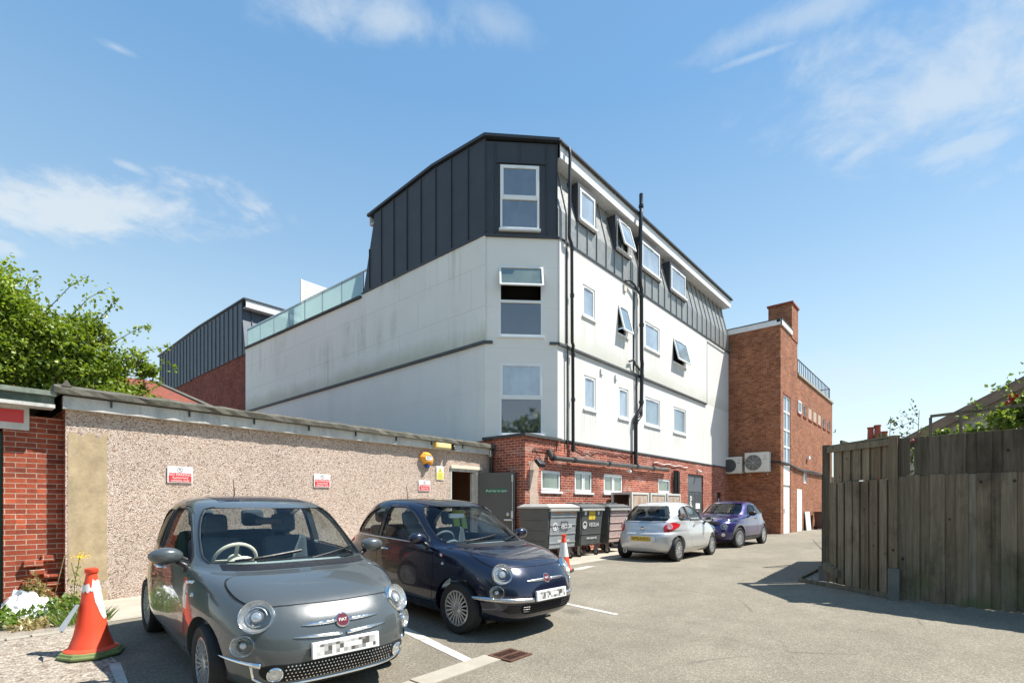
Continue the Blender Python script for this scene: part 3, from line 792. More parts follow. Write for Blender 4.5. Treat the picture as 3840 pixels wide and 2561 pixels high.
for u in (.02, .30, 1.80, CHL - .02): mb.fbox(CH, u - .012, u + .012, 9.36, 11.98, .02, .055)
mb.fbox(CH, 1.0, 1.024, 11.42, 11.98, .02, .055).fbox(CH, .30, 1.80, 11.39, 11.42, .02, .06)
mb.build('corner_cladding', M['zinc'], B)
mb = MB()
xx = 10.675
mb.poly([(xx, 10.32, 9.3), (xx, 16.62, 9.3), (xx, 15.93, 11.75), (xx, 15.93, 11.98), (xx, 12.65, 12.2), (xx, 10.32, 12.1)])
mb.quad((xx, 16.62, 9.3), (XE, 16.62, 9.3), (XE, 15.93, 11.75), (xx, 15.93, 11.75)); mb.quad((xx, 10.32, 9.3), (10.72, 10.32, 9.3), (10.72, 10.32, 12.1), (xx, 10.32, 12.1))
y = 11.02
while y < 16.3:
    zt = 12.1 + .1 * min(1, (y - 10.3) / 2.3) if y < 12.65 else 12.2 - (y - 12.65) * .066
    if y > 15.95: zt = 9.3 + (16.62 - y) / .69 * 2.45
    mb.box(xx - .035, xx, y - .011, y + .011, 9.3, zt); y += .74
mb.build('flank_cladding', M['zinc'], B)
mb = MB().fbox(CH, -.05, CHL + .03, 9.24, 9.298, .0, .07).fbox(FAC, 12.22, XE, 9.24, 9.298, .056, .085).box(10.60, 10.638, 10.3, 16.64, 9.24, 9.298)
mb.build('cladding_flashing', M['zinc_trim'], B)
# dormers
for a, b in DOR:
    mb = MB()
    x0, x1 = a - .09, b + .09; z0, z1 = dorz[0] - .1, dorz[1] + .13; yf = 8.76
    yb = 9.35
    for s0, s1 in ((x0, a - .005), (b + .005, x1)): mb.box(s0, s1, yf, yb, z0, z1)
    mb.box(a - .005, b + .005, yf, yb, dorz[1] + .004, z1 + .001); mb.box(a - .005, b + .005, yf + .02, yb, z0, dorz[0] - .06)
    d = mb.build('dormer', M['zinc_trim'], B)
    op = abs(a - 15.57) < .01
    window(B, FAC, a, b, *dorz, .03, 'pane_frosted', .27 if op else 0., tag_label='dormer window hinged open at the bottom' if op else None)
# roof, fascia, soffit
A_, Bq, Cq, Dq, Eq, Fq, Gq = (10.60, 10.28, 12.12), (12.14, 8.70, 12.06), (27.42, 8.70, 12.06), (27.42, 12.65, 12.24), (10.60, 12.65, 12.24), (27.42, 16.28, 12.0), (10.60, 16.28, 12.0)
mb = MB(); up = V3((0, 0, .085))
mb.prism([A_, Bq, Cq, Dq, Eq], up).prism([Eq, Dq, Fq, Gq], up)
mb.build('roof', M['zinc_trim'], B)
mb = MB().box(12.24, 27.35, 8.74, 8.77, 11.62, 12.05).box(10.68, 27.3, 16.2, 16.23, 11.68, 11.99); mb.build('fascia', M['fascia_white'], B)
mb = MB().box(12.24, 27.30, 8.771, 9.25, 11.62, 11.645).box(10.68, 27.3, 15.9, 16.199, 11.68, 11.705); mb.build('soffit', M['fascia_white'], B)
mb = MB(); mb.tube([(12.16, 8.69, 12.03), (27.4, 8.69, 12.03)], .05, 8)
mb.build('gutter', M['black_pipe'], B)
# pipes
def pipe(pts, r=.055, name='drainpipe', collars=()):
    mb = MB().tube(pts, r, 10)
    for c in collars: mb.tube([(c[0], c[1], c[2] - .05), (c[0], c[1], c[2] + .05)], r * 1.3, 10)
    return mb.build(name, M['black_pipe'], B, smooth=50)
py = 8.66
pipe([(12.52, 8.64, 12.0), (12.52, 8.60, 11.8), (12.52, py - .03, 9.42), (12.54, py - .03, 9.32), (12.70, py, 9.22), (12.72, py, 6.3), (12.78, py, 6.2), (12.84, 8.72, 6.1), (12.86, 8.72, 3.02)], .05, collars=[(12.52, py - .02, 10.9), (12.72, py, 9.1), (12.72, py, 7.7), (12.86, 8.72, 5.95), (12.86, 8.72, 4.6), (12.86, 8.72, 3.15)])
pipe([(12.62, 8.76, 6.1), (12.62, 8.78, 3.1)], .022, 'cable_conduit'); pipe([(12.56, 8.74, 9.2), (12.56, 8.74, 6.25)], .022, 'cable_conduit')
pipe([(17.10, 8.62, 12.75), (17.10, 8.62, 12.2), (17.02, 8.58, 12.05), (16.98, 8.58, 11.7), (16.98, 8.60, 9.55), (17.04, 8.62, 9.4), (17.16, 8.64, 9.3), (17.18, 8.64, 6.75), (17.26, 8.66, 6.6), (17.28, 8.68, 6.4), (17.28, 8.70, 5.1), (17.22, 8.70, 4.95), (16.92, 8.70, 4.68), (16.88, 8.72, 4.55), (16.88, 8.72, 2.72)], .07, collars=[(17.10, 8.62, 12.3), (16.98, 8.6, 10.9), (17.18, 8.64, 9.05), (17.18, 8.64, 8.0), (17.28, 8.69, 6.15), (17.28, 8.7, 5.2), (16.88, 8.72, 4.4), (16.88, 8.72, 2.85)])
pipe([(17.27, 8.7, 5.02), (17.27, 8.7, 4.72), (17.0, 8.7, 4.50)], .055, 'pipe_branch')
pipe([(16.1, 8.70, 9.28), (16.35, 8.66, 9.36), (16.6, 8.64, 9.3), (17.1, 8.64, 9.05)], .035, 'pipe_branch'); pipe([(16.35, 8.70, 6.5), (16.65, 8.68, 6.62), (16.72, 8.66, 6.45), (17.2, 8.68, 6.35)], .035, 'pipe_branch')
pipe([(16.80, 8.74, 9.1), (16.80, 8.76, 6.25)], .028, 'cable_conduit'); pipe([(17.02, 8.76, 6.1), (17.02, 8.79, 4.9)], .028, 'cable_conduit')
pipe([(11.72, 8.80, 3.0), (11.74, 8.70, 2.78), (11.85, 8.69, 2.76), (19.57, 8.69, 2.82)], .075, 'soil_pipe').data.materials[0] = M['pipe_grey']
mb = MB()
for x in (11.8, 12.86, 14.9, 16.88, 18.2): mb.tube([(x - .06, 8.69, 2.765 + (x - 11.8) * .0075), (x + .06, 8.69, 2.765 + (x - 11.8) * .0075)], .095, 10)
mb.build('pipe_collars', M['black_pipe'], B, smooth=50)
pipe([(20.35, 8.74, 1.5), (20.35, 8.74, 2.85)], .06, 'vent_pipe'); pipe([(20.56, 8.72, 1.5), (20.56, 8.72, 2.85)], .06, 'vent_pipe'); pipe([(20.75, 8.74, 1.5), (20.75, 8.74, 2.82)], .045, 'vent_pipe')
rnd = random.Random(8)
pts = [(12.9 + i * .16, 8.80, 3.17 + rnd.uniform(-.05, .04) - (.09 if 2 < i < 9 else 0)) for i in range(25)]
MB().tube(pts, .013, 5).build('cable', M['black_pipe'], B); MB().tube([(11.05, 8.8, 3.0), (11.06, 8.79, 2.98), (12.1, 8.79, 2.99), (12.1, 8.79, 3.24)], .014, 5).build('cable', M['black_pipe'], B)
MB().tube([(18.5 + i * .3, 8.79, 3.06 + .03 * math.sin(i * 1.7)) for i in range(12)], .018, 5).build('cable', M['upvc'], B)
# small fittings on the wall
MB().fbox(FAC, 16.05, 16.22, 8.92, 9.12, .056, .11).build('vent_cover', M['cream'], B, bevel=.01)
MB().fbox(FAC, 14.60, 14.74, 5.72, 5.92, .001, .05).build('vent_cover', M['upvc'], B, bevel=.01); MB().fbox(FAC, 15.55, 15.68, 5.72, 5.90, .001, .06).build('vent_cover', M['upvc'], B, bevel=.01)
# brick storey openings
window(B, FAC, *bw[0], -.09, 'pane_green'); window(B, FAC, *bw[1], -.09, 'pane_green', mullion=True); window(B, FAC, *bw[2], -.09, 'pane_green', mullion=True); window(B, FAC, *bw[3], -.09, 'pane_green')
d = MB().fbox(FAC, 21.95, 23.75, -.2, 2.80, -.12, -.06).fbox(FAC, 22.83, 22.87, 0, 2.0, -.06, -.045).fbox(FAC, 21.95, 23.75, 2.02, 2.07, -.06, -.04).build('door', mat('door_slate', (.12, .135, .15), .5, var=.08), B)
MB().fbox(FAC, 22.05, 22.75, .1, 1.95, -.06, -.05).fbox(FAC, 22.95, 23.65, .1, 1.95, -.06, -.05).build('door_panel', mat('door_slate_dark', (.07, .08, .09), .4, var=.1), d)
MB().fbox(FAC, 22.95, 23.45, 1.25, 1.5, -.05, -.044).build('notice', M['sign_white'], d)
mb = MB(); O, U, W, N = FAC
for k, (cu, cv, r) in enumerate(((22.4, 1.72, .11), (22.36, 1.5, .09), (22.45, 1.32, .1))): mb.lathe([(r, -.05), (r, -.042), (r * .55, -.042), (r * .55, -.05)], O + U * cu + W * cv, N, 12, closed=True)
mb.build('painted_motif', M['sign_white'], d)
d = MB().fbox(FAC, 25.6, 26.2, -.2, 2.05, -.12, -.07).build('door', M['black_plastic'], B)
MB().fbox(FAC, 25.95, 26.05, 1.35, 1.75, -.07, -.06).build('notice', M['sign_white'], d)
# patched pale render by the brick corner
mb = MB(); rnd = random.Random(3)
pts = [(10.90 + rnd.uniform(-.03, .03), z) for z in (1.2, 1.5, 1.8, 2.1, 2.4, 2.62)] + [(11.28 + rnd.uniform(-.06, .04), z) for z in (2.66, 2.4, 2.1, 1.8, 1.5, 1.2)]
mb.prism([(x, 8.83, z) for x, z in pts], (0, -.006, 0)); mb.build('render_patch', mat('patch_pink', (.50, .38, .30), .9, var=.15, scale=6), B)
# roof terrace: coping, glass balustrade, floor
yA, yB = 16.7, 27.2
zc = lambda y: 9.12 + (y - 16.7) * .02
mb = MB().prism([(10.56, yA, zc(yA)), (10.95, yA, zc(yA)), (10.95, yB, zc(yB)), (10.56, yB, zc(yB))], (0, 0, .09)); mb.build('terrace_coping', M['coping_dark'], B)
MB().quad((10.9, 16.6, 9.1), (XE, 16.6, 9.1), (XE, 27.2, 9.1), (10.9, 27.2, 9.1)).build('terrace_floor', M['felt_roof'], B)
ys = [16.72 + i * (27.15 - 16.72) / 7 for i in range(8)]
for a, b in zip(ys[:-1], ys[1:]):
    MB().prism([(10.72, a + .03, zc(a) + .12), (10.72, b - .03, zc(b) + .12), (10.72, b - .03, zc(b) + .98), (10.72, a + .03, zc(a) + .98)], (.015, 0, 0)).build('glass_panel', M['balustrade_glass'], B)
for a in ys: MB().box(10.70, 10.75, a - .02, a + .02, zc(a) + .08, zc(a) + 1.0).build('baluster_post', M['satin_metal'], B)
MB().bar((10.725, yA - .3, zc(yA) + 1.02), (10.725, yB, zc(yB) + 1.02), .07, .045).build('handrail', M['satin_metal'], B)
s = MB()
for i in range(18): s.box(10.98, 12.9, 21.98, 22.02, 9.15 + i * .13, 9.15 + i * .13 + .115)
s.box(10.94, 10.98, 21.96, 22.05, 9.1, 11.5)
s.build('louvre_screen', M['screen_white'], B)
# far terrace party wall, seen as a dark strip
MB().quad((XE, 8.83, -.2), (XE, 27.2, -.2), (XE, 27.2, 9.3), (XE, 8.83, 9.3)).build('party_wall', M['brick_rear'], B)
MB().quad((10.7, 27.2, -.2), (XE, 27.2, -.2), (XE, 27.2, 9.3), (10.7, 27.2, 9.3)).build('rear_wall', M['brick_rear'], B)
# ------------------------------------------------------------------ brick terrace behind, left
t = thing('terrace_block', 'brick block with blue grey metal clad top behind the white flank', 'building', (10.9, 27.8, 0))
mb = MB(); x = 10.88
mb.poly([(x, 27.7, -.2), (x, 42.7, -.2), (x, 42.7, 9.3), (x, 27.7, 9.3)]); mb.quad((x, 27.7, 9.0), (26, 27.7, 9.0), (26, 27.7, 9.3), (x, 27.7, 9.3)); mb.quad((x, 42.7, -.2), (26, 42.7, -.2), (26, 42.7, 9.3), (x, 42.7, 9.3))
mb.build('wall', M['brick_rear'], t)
mb = MB(); x = 10.83
mb.poly([(x, 27.68, 9.25), (x, 36, 9.25), (x, 36, 9.2), (x, 42.75, 9.2), (x, 42.4, 11.9), (x, 34.5, 12.12), (x, 28.25, 12.08)])
mb.quad((x, 27.68, 9.25), (26, 27.68, 9.25), (26, 28.25, 11.8), (x, 28.25, 11.8)); mb.quad((x, 28.25, 11.8), (26, 28.25, 11.8), (26, 28.25, 12.05), (x, 28.25, 12.05))
y = 28.1
while y < 42.5:
    mb.box(x - .04, x, y - .014, y + .014, 9.22 if y > 36 else 9.26, 12.06 if y < 36 else 12.08 - (y - 34.5) * .024); y += .62
for i in range(14):
    xx = 11.3 + i * .62; mb.bar((xx, 27.66, 9.3), (xx, 28.22, 11.78), .022, .05, (0, -1, 0))
mb.build('cladding', M['zinc_rear'], t)
MB().prism([(10.76, 27.75, 12.09), (26, 27.75, 12.09), (26, 34.5, 12.17), (10.76, 34.5, 12.17)], (0, 0, .08)).prism([(10.76, 34.5, 12.17), (26, 34.5, 12.17), (26, 42.8, 11.95), (10.76, 42.8, 11.95)], (0, 0, .08)).build('roof', M['zinc_trim'], t)
MB().box(10.9, 26, 27.80, 27.84, 11.72, 12.08).build('fascia', M['fascia_white'], t)
MB().box(10.9, 26, 27.845, 28.3, 11.72, 11.75).build('soffit', M['fascia_white'], t)

# ------------------------------------------------------------------ brick building, right
t = thing('stair_tower_building', 'tall red brick building with chimney and slim stair window at the end of the lane', 'brick building', (27.29, 6.38, 0))
RF = frame((0, 6.38, 0), (1, 0, 0), (0, -1, 0)); RL = frame((27.29, 0, 0), (0, 1, 0), (-1, 0, 0))
mb = MB()
SW = [(30.84, 31.55), (32.2, 32.95), (33.6, 34.5), (35.0, 35.9), (36.4, 37.25), (37.9, 38.7), (39.45, 40.25)]
swz = (6.42, 7.08)
TALLW = (27.86, 29.28, 2.42, 6.92)
holes = [TALLW, (27.86, 29.28, -.2, 2.40), (30.68, 31.82, -.2, 2.28), (32.35, 33.2, 2.66, 3.32)]
wall(mb, RF, 27.29, 30.80, -.25, 10.30, [h for h in holes if h[1] < 30.6] , .10)
wall(mb, RF, 30.80, 41.2, -.25, 8.40, [h for h in holes if h[0] > 30.5 and h[0] > 30.8] + [(a, b, *swz) for a, b in SW if a > 30.8], .10)
wall(mb, RL, 6.38, 15, -.25, 10.30)
mb.quad((30.8, 6.38, 8.4), (30.8, 15, 8.4), (30.8, 15, 10.3), (30.8, 6.38, 10.3)); mb.quad((41.2, 6.38, -.2), (41.2, 15, -.2), (41.2, 15, 8.4), (41.2, 6.38, 8.4))
mb.build('wall', M['brick_right'], t)
MB().quad((27.29, 6.38, 10.32), (30.8, 6.38, 10.32), (30.8, 15, 10.32), (27.29, 15, 10.32)).quad((30.8, 6.38, 8.42), (41.2, 6.38, 8.42), (41.2, 15, 8.42), (30.8, 15, 8.42)).build('roof', M['felt_roof'], t)
MB().box(27.22, 29.42, 6.31, 6.376, 10.20, 10.46).box(27.22, 27.286, 6.31, 15.0, 10.20, 10.46).box(27.22, 29.42, 6.376, 6.55, 10.33, 10.46).box(27.286, 27.45, 6.55, 15, 10.33, 10.46).build('parapet_coping', M['fascia_white'], t, bevel=.01)
MB().box(27.2, 29.43, 6.29, 6.58, 10.462, 10.50).box(27.2, 27.47, 6.58, 15, 10.462, 10.50).build('coping_cap', M['coping_dark'], t)
c = MB().box(29.44, 30.83, 6.35, 7.48, 10.1, 11.9).build('chimney', M['brick_right'], t)
MB().box(29.38, 30.89, 6.29, 7.54, 11.902, 11.99).build('chimney_cap', M['terracotta'], c)
MB().box(30.83, 41.27, 6.30, 6.62, 8.425, 8.55).build('parapet_coping', M['kerb_concrete'], t)
mb = MB()
for i in range(22): x = 30.9 + i * .47; mb.box(x - .014, x + .014, 6.46, 6.49, 8.55, 9.38)
mb.bar((30.85, 6.475, 9.40), (40.9, 6.475, 9.40), .04, .04).bar((30.85, 6.475, 8.68), (40.9, 6.475, 8.68), .03, .03)
for i in range(18): y = 6.5 + i * .47; mb.box(40.77, 40.80, y - .014, y + .014, 8.55, 9.38)
mb.bar((40.78, 6.475, 9.4), (40.78, 14.8, 9.4), .04, .04)
mb.build('railing', M['black_plastic'], t)
# windows and doors of that building
def simple_window(parent, F, u0, u1, v0, v1, pane, transoms=(), mull=(), lab=None):
    w = .06; mb = MB().fbox(F, u0, u0 + w, v0, v1, -.09, -.03).fbox(F, u1 - w, u1, v0, v1, -.09, -.03).fbox(F, u0 + w, u1 - w, v0, v0 + w, -.09, -.03).fbox(F, u0 + w, u1 - w, v1 - w, v1, -.09, -.03)
    for z in transoms: mb.fbox(F, u0 + w, u1 - w, z - .04, z + .04, -.09, -.03)
    for x in mull: mb.fbox(F, x - .04, x + .04, v0 + w, v1 - w, -.088, -.028)
    o = mb.build('window', M['upvc'], parent)
    MB().fbox(F, u0 + w, u1 - w, v0 + w, v1 - w, -.075, -.065).build('pane', M[pane], o)
    if lab: o['label'] = lab
    return o
simple_window(t, RF, 27.86, 29.28, 3.5, 6.92, 'pane_frosted', (4.35, 5.2, 6.1), (28.5,), 'tall slim stair window')
MB().fbox(RF, 27.86, 29.28, 2.42, 3.42, -.09, -.03).build('white_panel', M['white_door'], t)
MB().fbox(RF, 27.80, 29.34, 6.93, 7.0, -.02, .02).build('lintel', M['terracotta'], t)
d = MB().fbox(RF, 27.86, 29.28, -.2, 2.39, -.095, -.04).build('door', M['white_door'], t, bevel=.006)
MB().fbox(RF, 28.1, 28.16, 1.0, 1.25, -.04, -.01).build('handle', M['satin_metal'], d)
MB().fbox(RF, 30.70, 31.82, -.2, 2.28, -.095, .012).build('door', M['white_door'], t, bevel=.006)
simple_window(t, RF, 32.35, 33.2, 2.66, 3.32, 'pane_frosted')
for i, (a, b) in enumerate(SW):
    if i in (2, 3, 4): MB().fbox(RF, a, b, *swz, -.06, -.01).build('blanked_window', mat('blank_board', (.45, .36, .28), .8, var=.12), t)
    else: simple_window(t, RF, a + .0, b, *swz, 'pane_dark') if a > 30.85 else MB().fbox(RF, a, b, *swz, .004, .05).build('window', M['upvc'], t)
    MB().fbox(RF, a - .06, b + .06, swz[0] - .08, swz[0] - .003, -.02, .05).build('sill', M['terracotta'], t)
MB().fbox(RF, 30.92, 31.45, 6.5, 7.0, .05, .054).build('pane', M['pane_dark'], t)
rnd = random.Random(5)
MB().tube([(27.25, 9.0, 3.55), (27.2, 7.5, 3.56), (27.2, 6.35, 3.52), (28.6, 6.32, 3.50), (30.4, 6.31, 3.38), (32, 6.31, 3.33), (34, 6.31, 3.40), (36.8, 6.31, 3.36), (38.2, 6.31, 3.36)], .05, 6).tube([(29.9, 6.3, 3.34), (33, 6.3, 3.26), (37.6, 6.29, 3.3)], .03, 5).build('conduit', M['black_pipe'], t)
MB().fbox(RF, 33.0, 33.35, 4.05, 4.22, 0, .14).build('wall_lamp', M['upvc'], t)
MB().tube([(41.15, 6.3, 6.45), (41.5, 6.25, 6.5), (41.5, 6.25, 6.7)], .03, 6).build('overflow_pipe', M['black_pipe'], t)
# leaning panel and brown wheeled bins
mb = MB().prism([(32.35, 6.22, 0.0), (33.5, 6.22, 0.0), (33.5, 6.31, 1.05), (32.35, 6.31, 1.05)], (0, .04, .0))
solo('leaning_panel', mb, M['white_door'], 'white board leaning against the brick wall beside the brown bins', 'board', (32.9, 6.2, 0))
def wheelie(x, y, lab):
    t = thing('wheelie_bin', lab, 'wheelie bin', (x, y, 0), group='brown wheelie bins by the brick wall', local=True)
    mb = MB(); mb.add([(-.23, -.28, .08), (.23, -.28, .08), (.23, .22, .08), (-.23, .22, .08), (-.29, -.36, .98), (.29, -.36, .98), (.29, .30, .98), (-.29, .30, .98)], [(3, 2, 1, 0), (4, 5, 6, 7), (0, 1, 5, 4), (1, 2, 6, 5), (2, 3, 7, 6), (3, 0, 4, 7)])
    mb.build('body', M['brown_bin'], t, bevel=.03)
    MB().box(-.31, .31, -.40, .33, .985, 1.04).build('lid', M['brown_bin'], t, bevel=.02)
    for sx in (-.24, .20): MB().lathe([(.09, 0), (.1, .01), (.1, .05), (.09, .06)], (sx, .24, .1), (1, 0, 0), 14).build('wheel', M['rubber'], t)
    MB().tube([(-.25, .36, .93), (.25, .36, .93)], .02, 6).build('handle', M['brown_bin'], t)
    return t
wheelie(34.6, 5.95, 'brown wheelie bin standing right beside the leaning white board')
wheelie(35.9, 5.95, 'brown wheelie bin further along, half hidden behind the fence end')

# ------------------------------------------------------------------ air conditioning units on the shaded brick
def ac_unit(y0, y1, z0, z1, lab):
    t = thing('air_conditioner', lab, 'air conditioner', (27.29, (y0 + y1) / 2, z0), group='air conditioning units on the brick wall')
    x1, x0 = 27.24, 26.86
    MB().box(x0, x1, y0, y1, z0, z1).build('casing', M['ac_white'], t, bevel=.02)
    cy = y1 - (y1 - y0) * .36; cz = (z0 + z1) / 2 - .02; r = (z1 - z0) * .40
    g = MB().lathe([(r, -.001), (r, .012), (r * .05, .012)], (x0, cy, cz), (-1, 0, 0), 28).build('fan_opening', M['ac_dark'], t)
    mb = MB()
    for k in range(1, 8): rr = r * k / 7.5; mb.lathe([(rr, .02), (rr + .006, .02), (rr + .006, .026), (rr, .026)], (x0, cy, cz), (-1, 0, 0), 28, closed=True)
    for a in range(8): c_, s_ = math.cos(a * PI / 4), math.sin(a * PI / 4); mb.bar((x0 - .022, cy, cz), (x0 - .022, cy + c_ * r, cz + s_ * r), .008, .008, (1, 0, 0))
    mb.build('fan_guard', M['ac_white'] if y1 < 8 else M['ac_dark'], g)
    mb = MB(); ly = y0 + (y1 - y0) * .16; lz = z1 - (z1 - z0) * .2
    for a in (90, 210, 330):
        a = math.radians(a); p = V3((x0 - .004, ly + .035 * math.cos(a), lz + .035 * math.sin(a))); q = .032
        mb.poly([p + V3((0, math.cos(a) * q, math.sin(a) * q)), p + V3((0, -math.sin(a) * q * .5, math.cos(a) * q * .5)), p - V3((0, math.cos(a) * q, math.sin(a) * q)), p + V3((0, math.sin(a) * q * .5, -math.cos(a) * q * .5))])
    mb.box(x0 - .005, x0 - .001, ly - .08, ly + .08, lz - .16, lz - .13); mb.build('maker_mark', M['sign_grey'], t)
    mb = MB()
    for yy in (y0 + .15, y1 - .15): mb.box(26.84, 27.29, yy - .02, yy + .02, z0 - .035, z0 - .004).box(27.25, 27.285, yy - .02, yy + .02, z0 - .14, z0 - .035)
    mb.build('bracket', M['steel'], t)
ac_unit(8.06, 9.0, 3.02, 3.86, 'smaller air conditioner beside the white wall, dark fan grille')
ac_unit(6.80, 7.92, 3.05, 4.02, 'larger air conditioner nearer the brick corner, pale fan grille')

# ------------------------------------------------------------------ pebbledashed outbuilding
t = thing('pebbledash_garage', 'long flat roofed pebbledashed outbuilding behind the two parked small cars', 'outbuilding', (1.37, 10.1, gz(1.4)))
GF = frame((0, 10.1, 0), (1, 0, 0), (0, -1, 0))
DOOR = (9.12, 10.16, -.3, 2.38)
mb = MB(); wall(mb, GF, 1.37, 10.68, .085, 2.86, [DOOR], .22); mb.build('pebbledash_wall', M['pebbledash'], t)
rnd = random.Random(12)
mb = MB(); mb.quad((1.37, 10.1, .05), (1.37, 15.2, .05), (1.37, 15.2, 2.86), (1.37, 10.1, 2.86)); mb.quad((1.37, 10.1, -.3), (1.37, 15.2, -.3), (1.37, 15.2, .05), (1.37, 10.1, .05))
mb.quad((1.37, 15.2, -.3), (10.68, 15.2, -.3), (10.68, 15.2, 2.86), (1.37, 15.2, 2.86)); mb.quad((10.68, 10.1, -.3), (10.68, 15.2, -.3), (10.68, 15.2, 2.86), (10.68, 10.1, 2.86))
mb.build('side_wall', M['brick_pier'], t)
mb = MB(); wall(mb, frame((0, 10.13, 0), (1, 0, 0), (0, -1, 0)), 1.37, 10.68, -.3, .084, [(9.12, 10.16, -.3, .084)], .2); mb.build('plinth', M['brick_pier'], t)
MB().box(1.39, 1.86, 10.095, 10.128, -.25, .08).build('plinth_patch', M['bare_render'], t)
# bare patch with a ragged edge, where the pebbledash has come away
pts = [(1.40, .20)]; n = 14
pts = [(1.41 + .10 * i / 4, .13 + .06 * math.sin(i)) for i in range(5)] + [(1.87 + rnd.uniform(-.01, .012), .2 + 2.27 * i / 16) for i in range(17)] + [(1.84 - .43 * i / 9, 2.46 + rnd.uniform(-.015, .03) + (.06 if i > 5 else 0)) for i in range(10)] + [(1.405, 2.4), (1.40, 1.2)]
rows = []
for i in range(40):
    z = .19 + 2.30 * i / 39; e = rnd.uniform(-.008, .008)
    zj = [z + ((.05 * math.sin(q * 1.9) + .03 * math.sin(q * 4.1)) if i in (0, 39) else 0) for q in range(9)]
    rows.append([V3((1.40 + (.47 + e) * q / 8, 10.096, zj[q])) for q in range(9)])
MB().grid(rows).build('bare_patch', M['bare_render'], t)
mb = MB()
pts2 = []
mb.box(1.30, 10.9, 10.0, 15.3, 3.04, 3.10); mb.build('roof', M['felt_roof'], t)
mb = MB(); rnd = random.Random(21)                    # thick ragged felt edge
seg = 60; rows = []
for i in range(seg + 1):
    x = 1.22 + (10.93 - 1.22) * i / seg; j = lambda: rnd.uniform(-.012, .012)
    zt = 3.185 - .035 * (x - 1.2) / 9.7
    rows.append([V3((x, 10.25 + j(), zt + j())), V3((x, 9.93 + j(), zt - .01 + j())), V3((x, 9.895 + j(), zt - .05 + j())), V3((x, 9.90 + j(), zt - .13 + j() * .6)), V3((x, 9.96, zt - .135)), V3((x, 10.25, zt - .13))])
mb.grid(rows); mb.poly(rows[0]); mb.poly(rows[-1]); mb.build('felt_edge', M['felt_edge'], t)
MB().prism([(1.26, 10.0, 3.04), (1.26, 15.2, 3.04), (1.26, 15.2, 3.2), (1.26, 10.0, 3.2)], (.09, 0, 0)).build('side_felt_edge', M['felt_edge'], t)
MB().prism([(1.30, 9.90, 3.16), (1.42, 9.90, 3.16), (1.36, 9.90, 3.26)], (0, .3, 0)).build('felt_upstand', M['felt_edge'], t)
mb = MB(); mb.box(1.33, 10.62, 9.99, 10.095, 2.845, 3.03); mb.build('fascia', M['gutter_paint'], t)
mb = MB()
for i in range(9): x = 1.9 + i * 1.08; mb.box(x - .012, x + .012, 9.965, 9.99, 2.93, 3.04)
mb.build('gutter_bracket', M['black_pipe'], t)
MB().tube([(10.55, 9.93, 2.96), (10.6, 9.93, 2.86), (10.62, 10.0, 2.75), (10.62, 10.03, 1.2), (10.62, 10.03, .0)], .04, 8).build('downpipe', M['black_pipe'], t)
MB().box(10.5, 10.68, 9.93, 10.06, 2.78, 2.98).build('hopper', M['steel'], t, bevel=.02)
# doorway and open door
mb = MB().fbox(GF, 9.12, 9.17, -.05, 2.38, -.12, .01).fbox(GF, 10.10, 10.16, -.05, 2.38, -.12, .01).fbox(GF, 9.17, 10.10, 2.32, 2.38, -.12, .01); mb.build('door_frame', M['gutter_paint'], t)
mb = MB(); mb.quad((8.6, 12.2, -.05), (10.6, 12.2, -.05), (10.6, 12.2, 2.5), (8.6, 12.2, 2.5)).quad((9.08, 10.33, -.05), (8.6, 12.2, -.05), (8.6, 12.2, 2.5), (9.08, 10.33, 2.5)).quad((10.6, 10.33, -.05), (10.6, 12.2, -.05), (10.6, 12.2, 2.5), (10.6, 10.33, 2.5)).quad((8.6, 10.33, 2.5), (10.6, 10.33, 2.5), (10.6, 12.2, 2.5), (8.6, 12.2, 2.5))
mb.build('inner_walls', mat('inside_brown', (.20, .10, .055), .9, var=.15), t)
MB().fbox(GF, 10.05, 10.10, 0, 2.3, -.2, -.12).build('inner_post', M['gutter_paint'], t)
MB().fbox(GF, 9.12, 10.3, 2.382, 2.47, .001, .05).build('lintel', M['cream'], t, bevel=.01)
h = V3((10.17, 10.06, 0)); tip = V3((10.60, 9.10, 0)); L = (tip - h).length; U = (tip - h) / L; N = V3((U.y, -U.x, 0))
DF = (h, U, ZUP, N)
if N.dot(-h) < 0: N = -N; DF = (h, U, ZUP, N)
d = MB().fbox(DF, 0, L, .02, 2.31, -.025, .025).build('door_leaf', M['door_grey'], t, bevel=.004)
MB().fbox(DF, L * .17, L * .76, 1.75, 1.86, .0255, .028).build('door_sign', M['sign_green'], d)
mb = MB(); add_text(mb, DF, 'Push bar to open', .088, L * .50, 1.805, .0285); mb.build('door_lettering', M['sign_white'], d); mb = MB().prism([h + U * L * q + ZUP * z + N * .029 for q, z in ((.20, 1.802), (.215, 1.78), (.25, 1.835), (.243, 1.84), (.215, 1.793), (.206, 1.808))], N * .001); mb.build('tick_mark', M['sign_white'], d)
mb = MB().fbox(DF, L - .075, L - .05, .4, 2.2, .03, .05).fbox(DF, L - .09, L - .035, 2.05, 2.25, .025, .06).fbox(DF, L - .10, L - .03, 1.05, 1.25, .025, .075).fbox(DF, L - .30, L - .05, .98, 1.03, .05, .085); mb.build('panic_bolt', M['steel'], d, bevel=.006)
MB().lathe([(.05, 0), (.05, .02), (.03, .03)], h + U * (L - .2) + ZUP * 1.16 + N * .025, N, 16).build('lock', M['steel'], d)

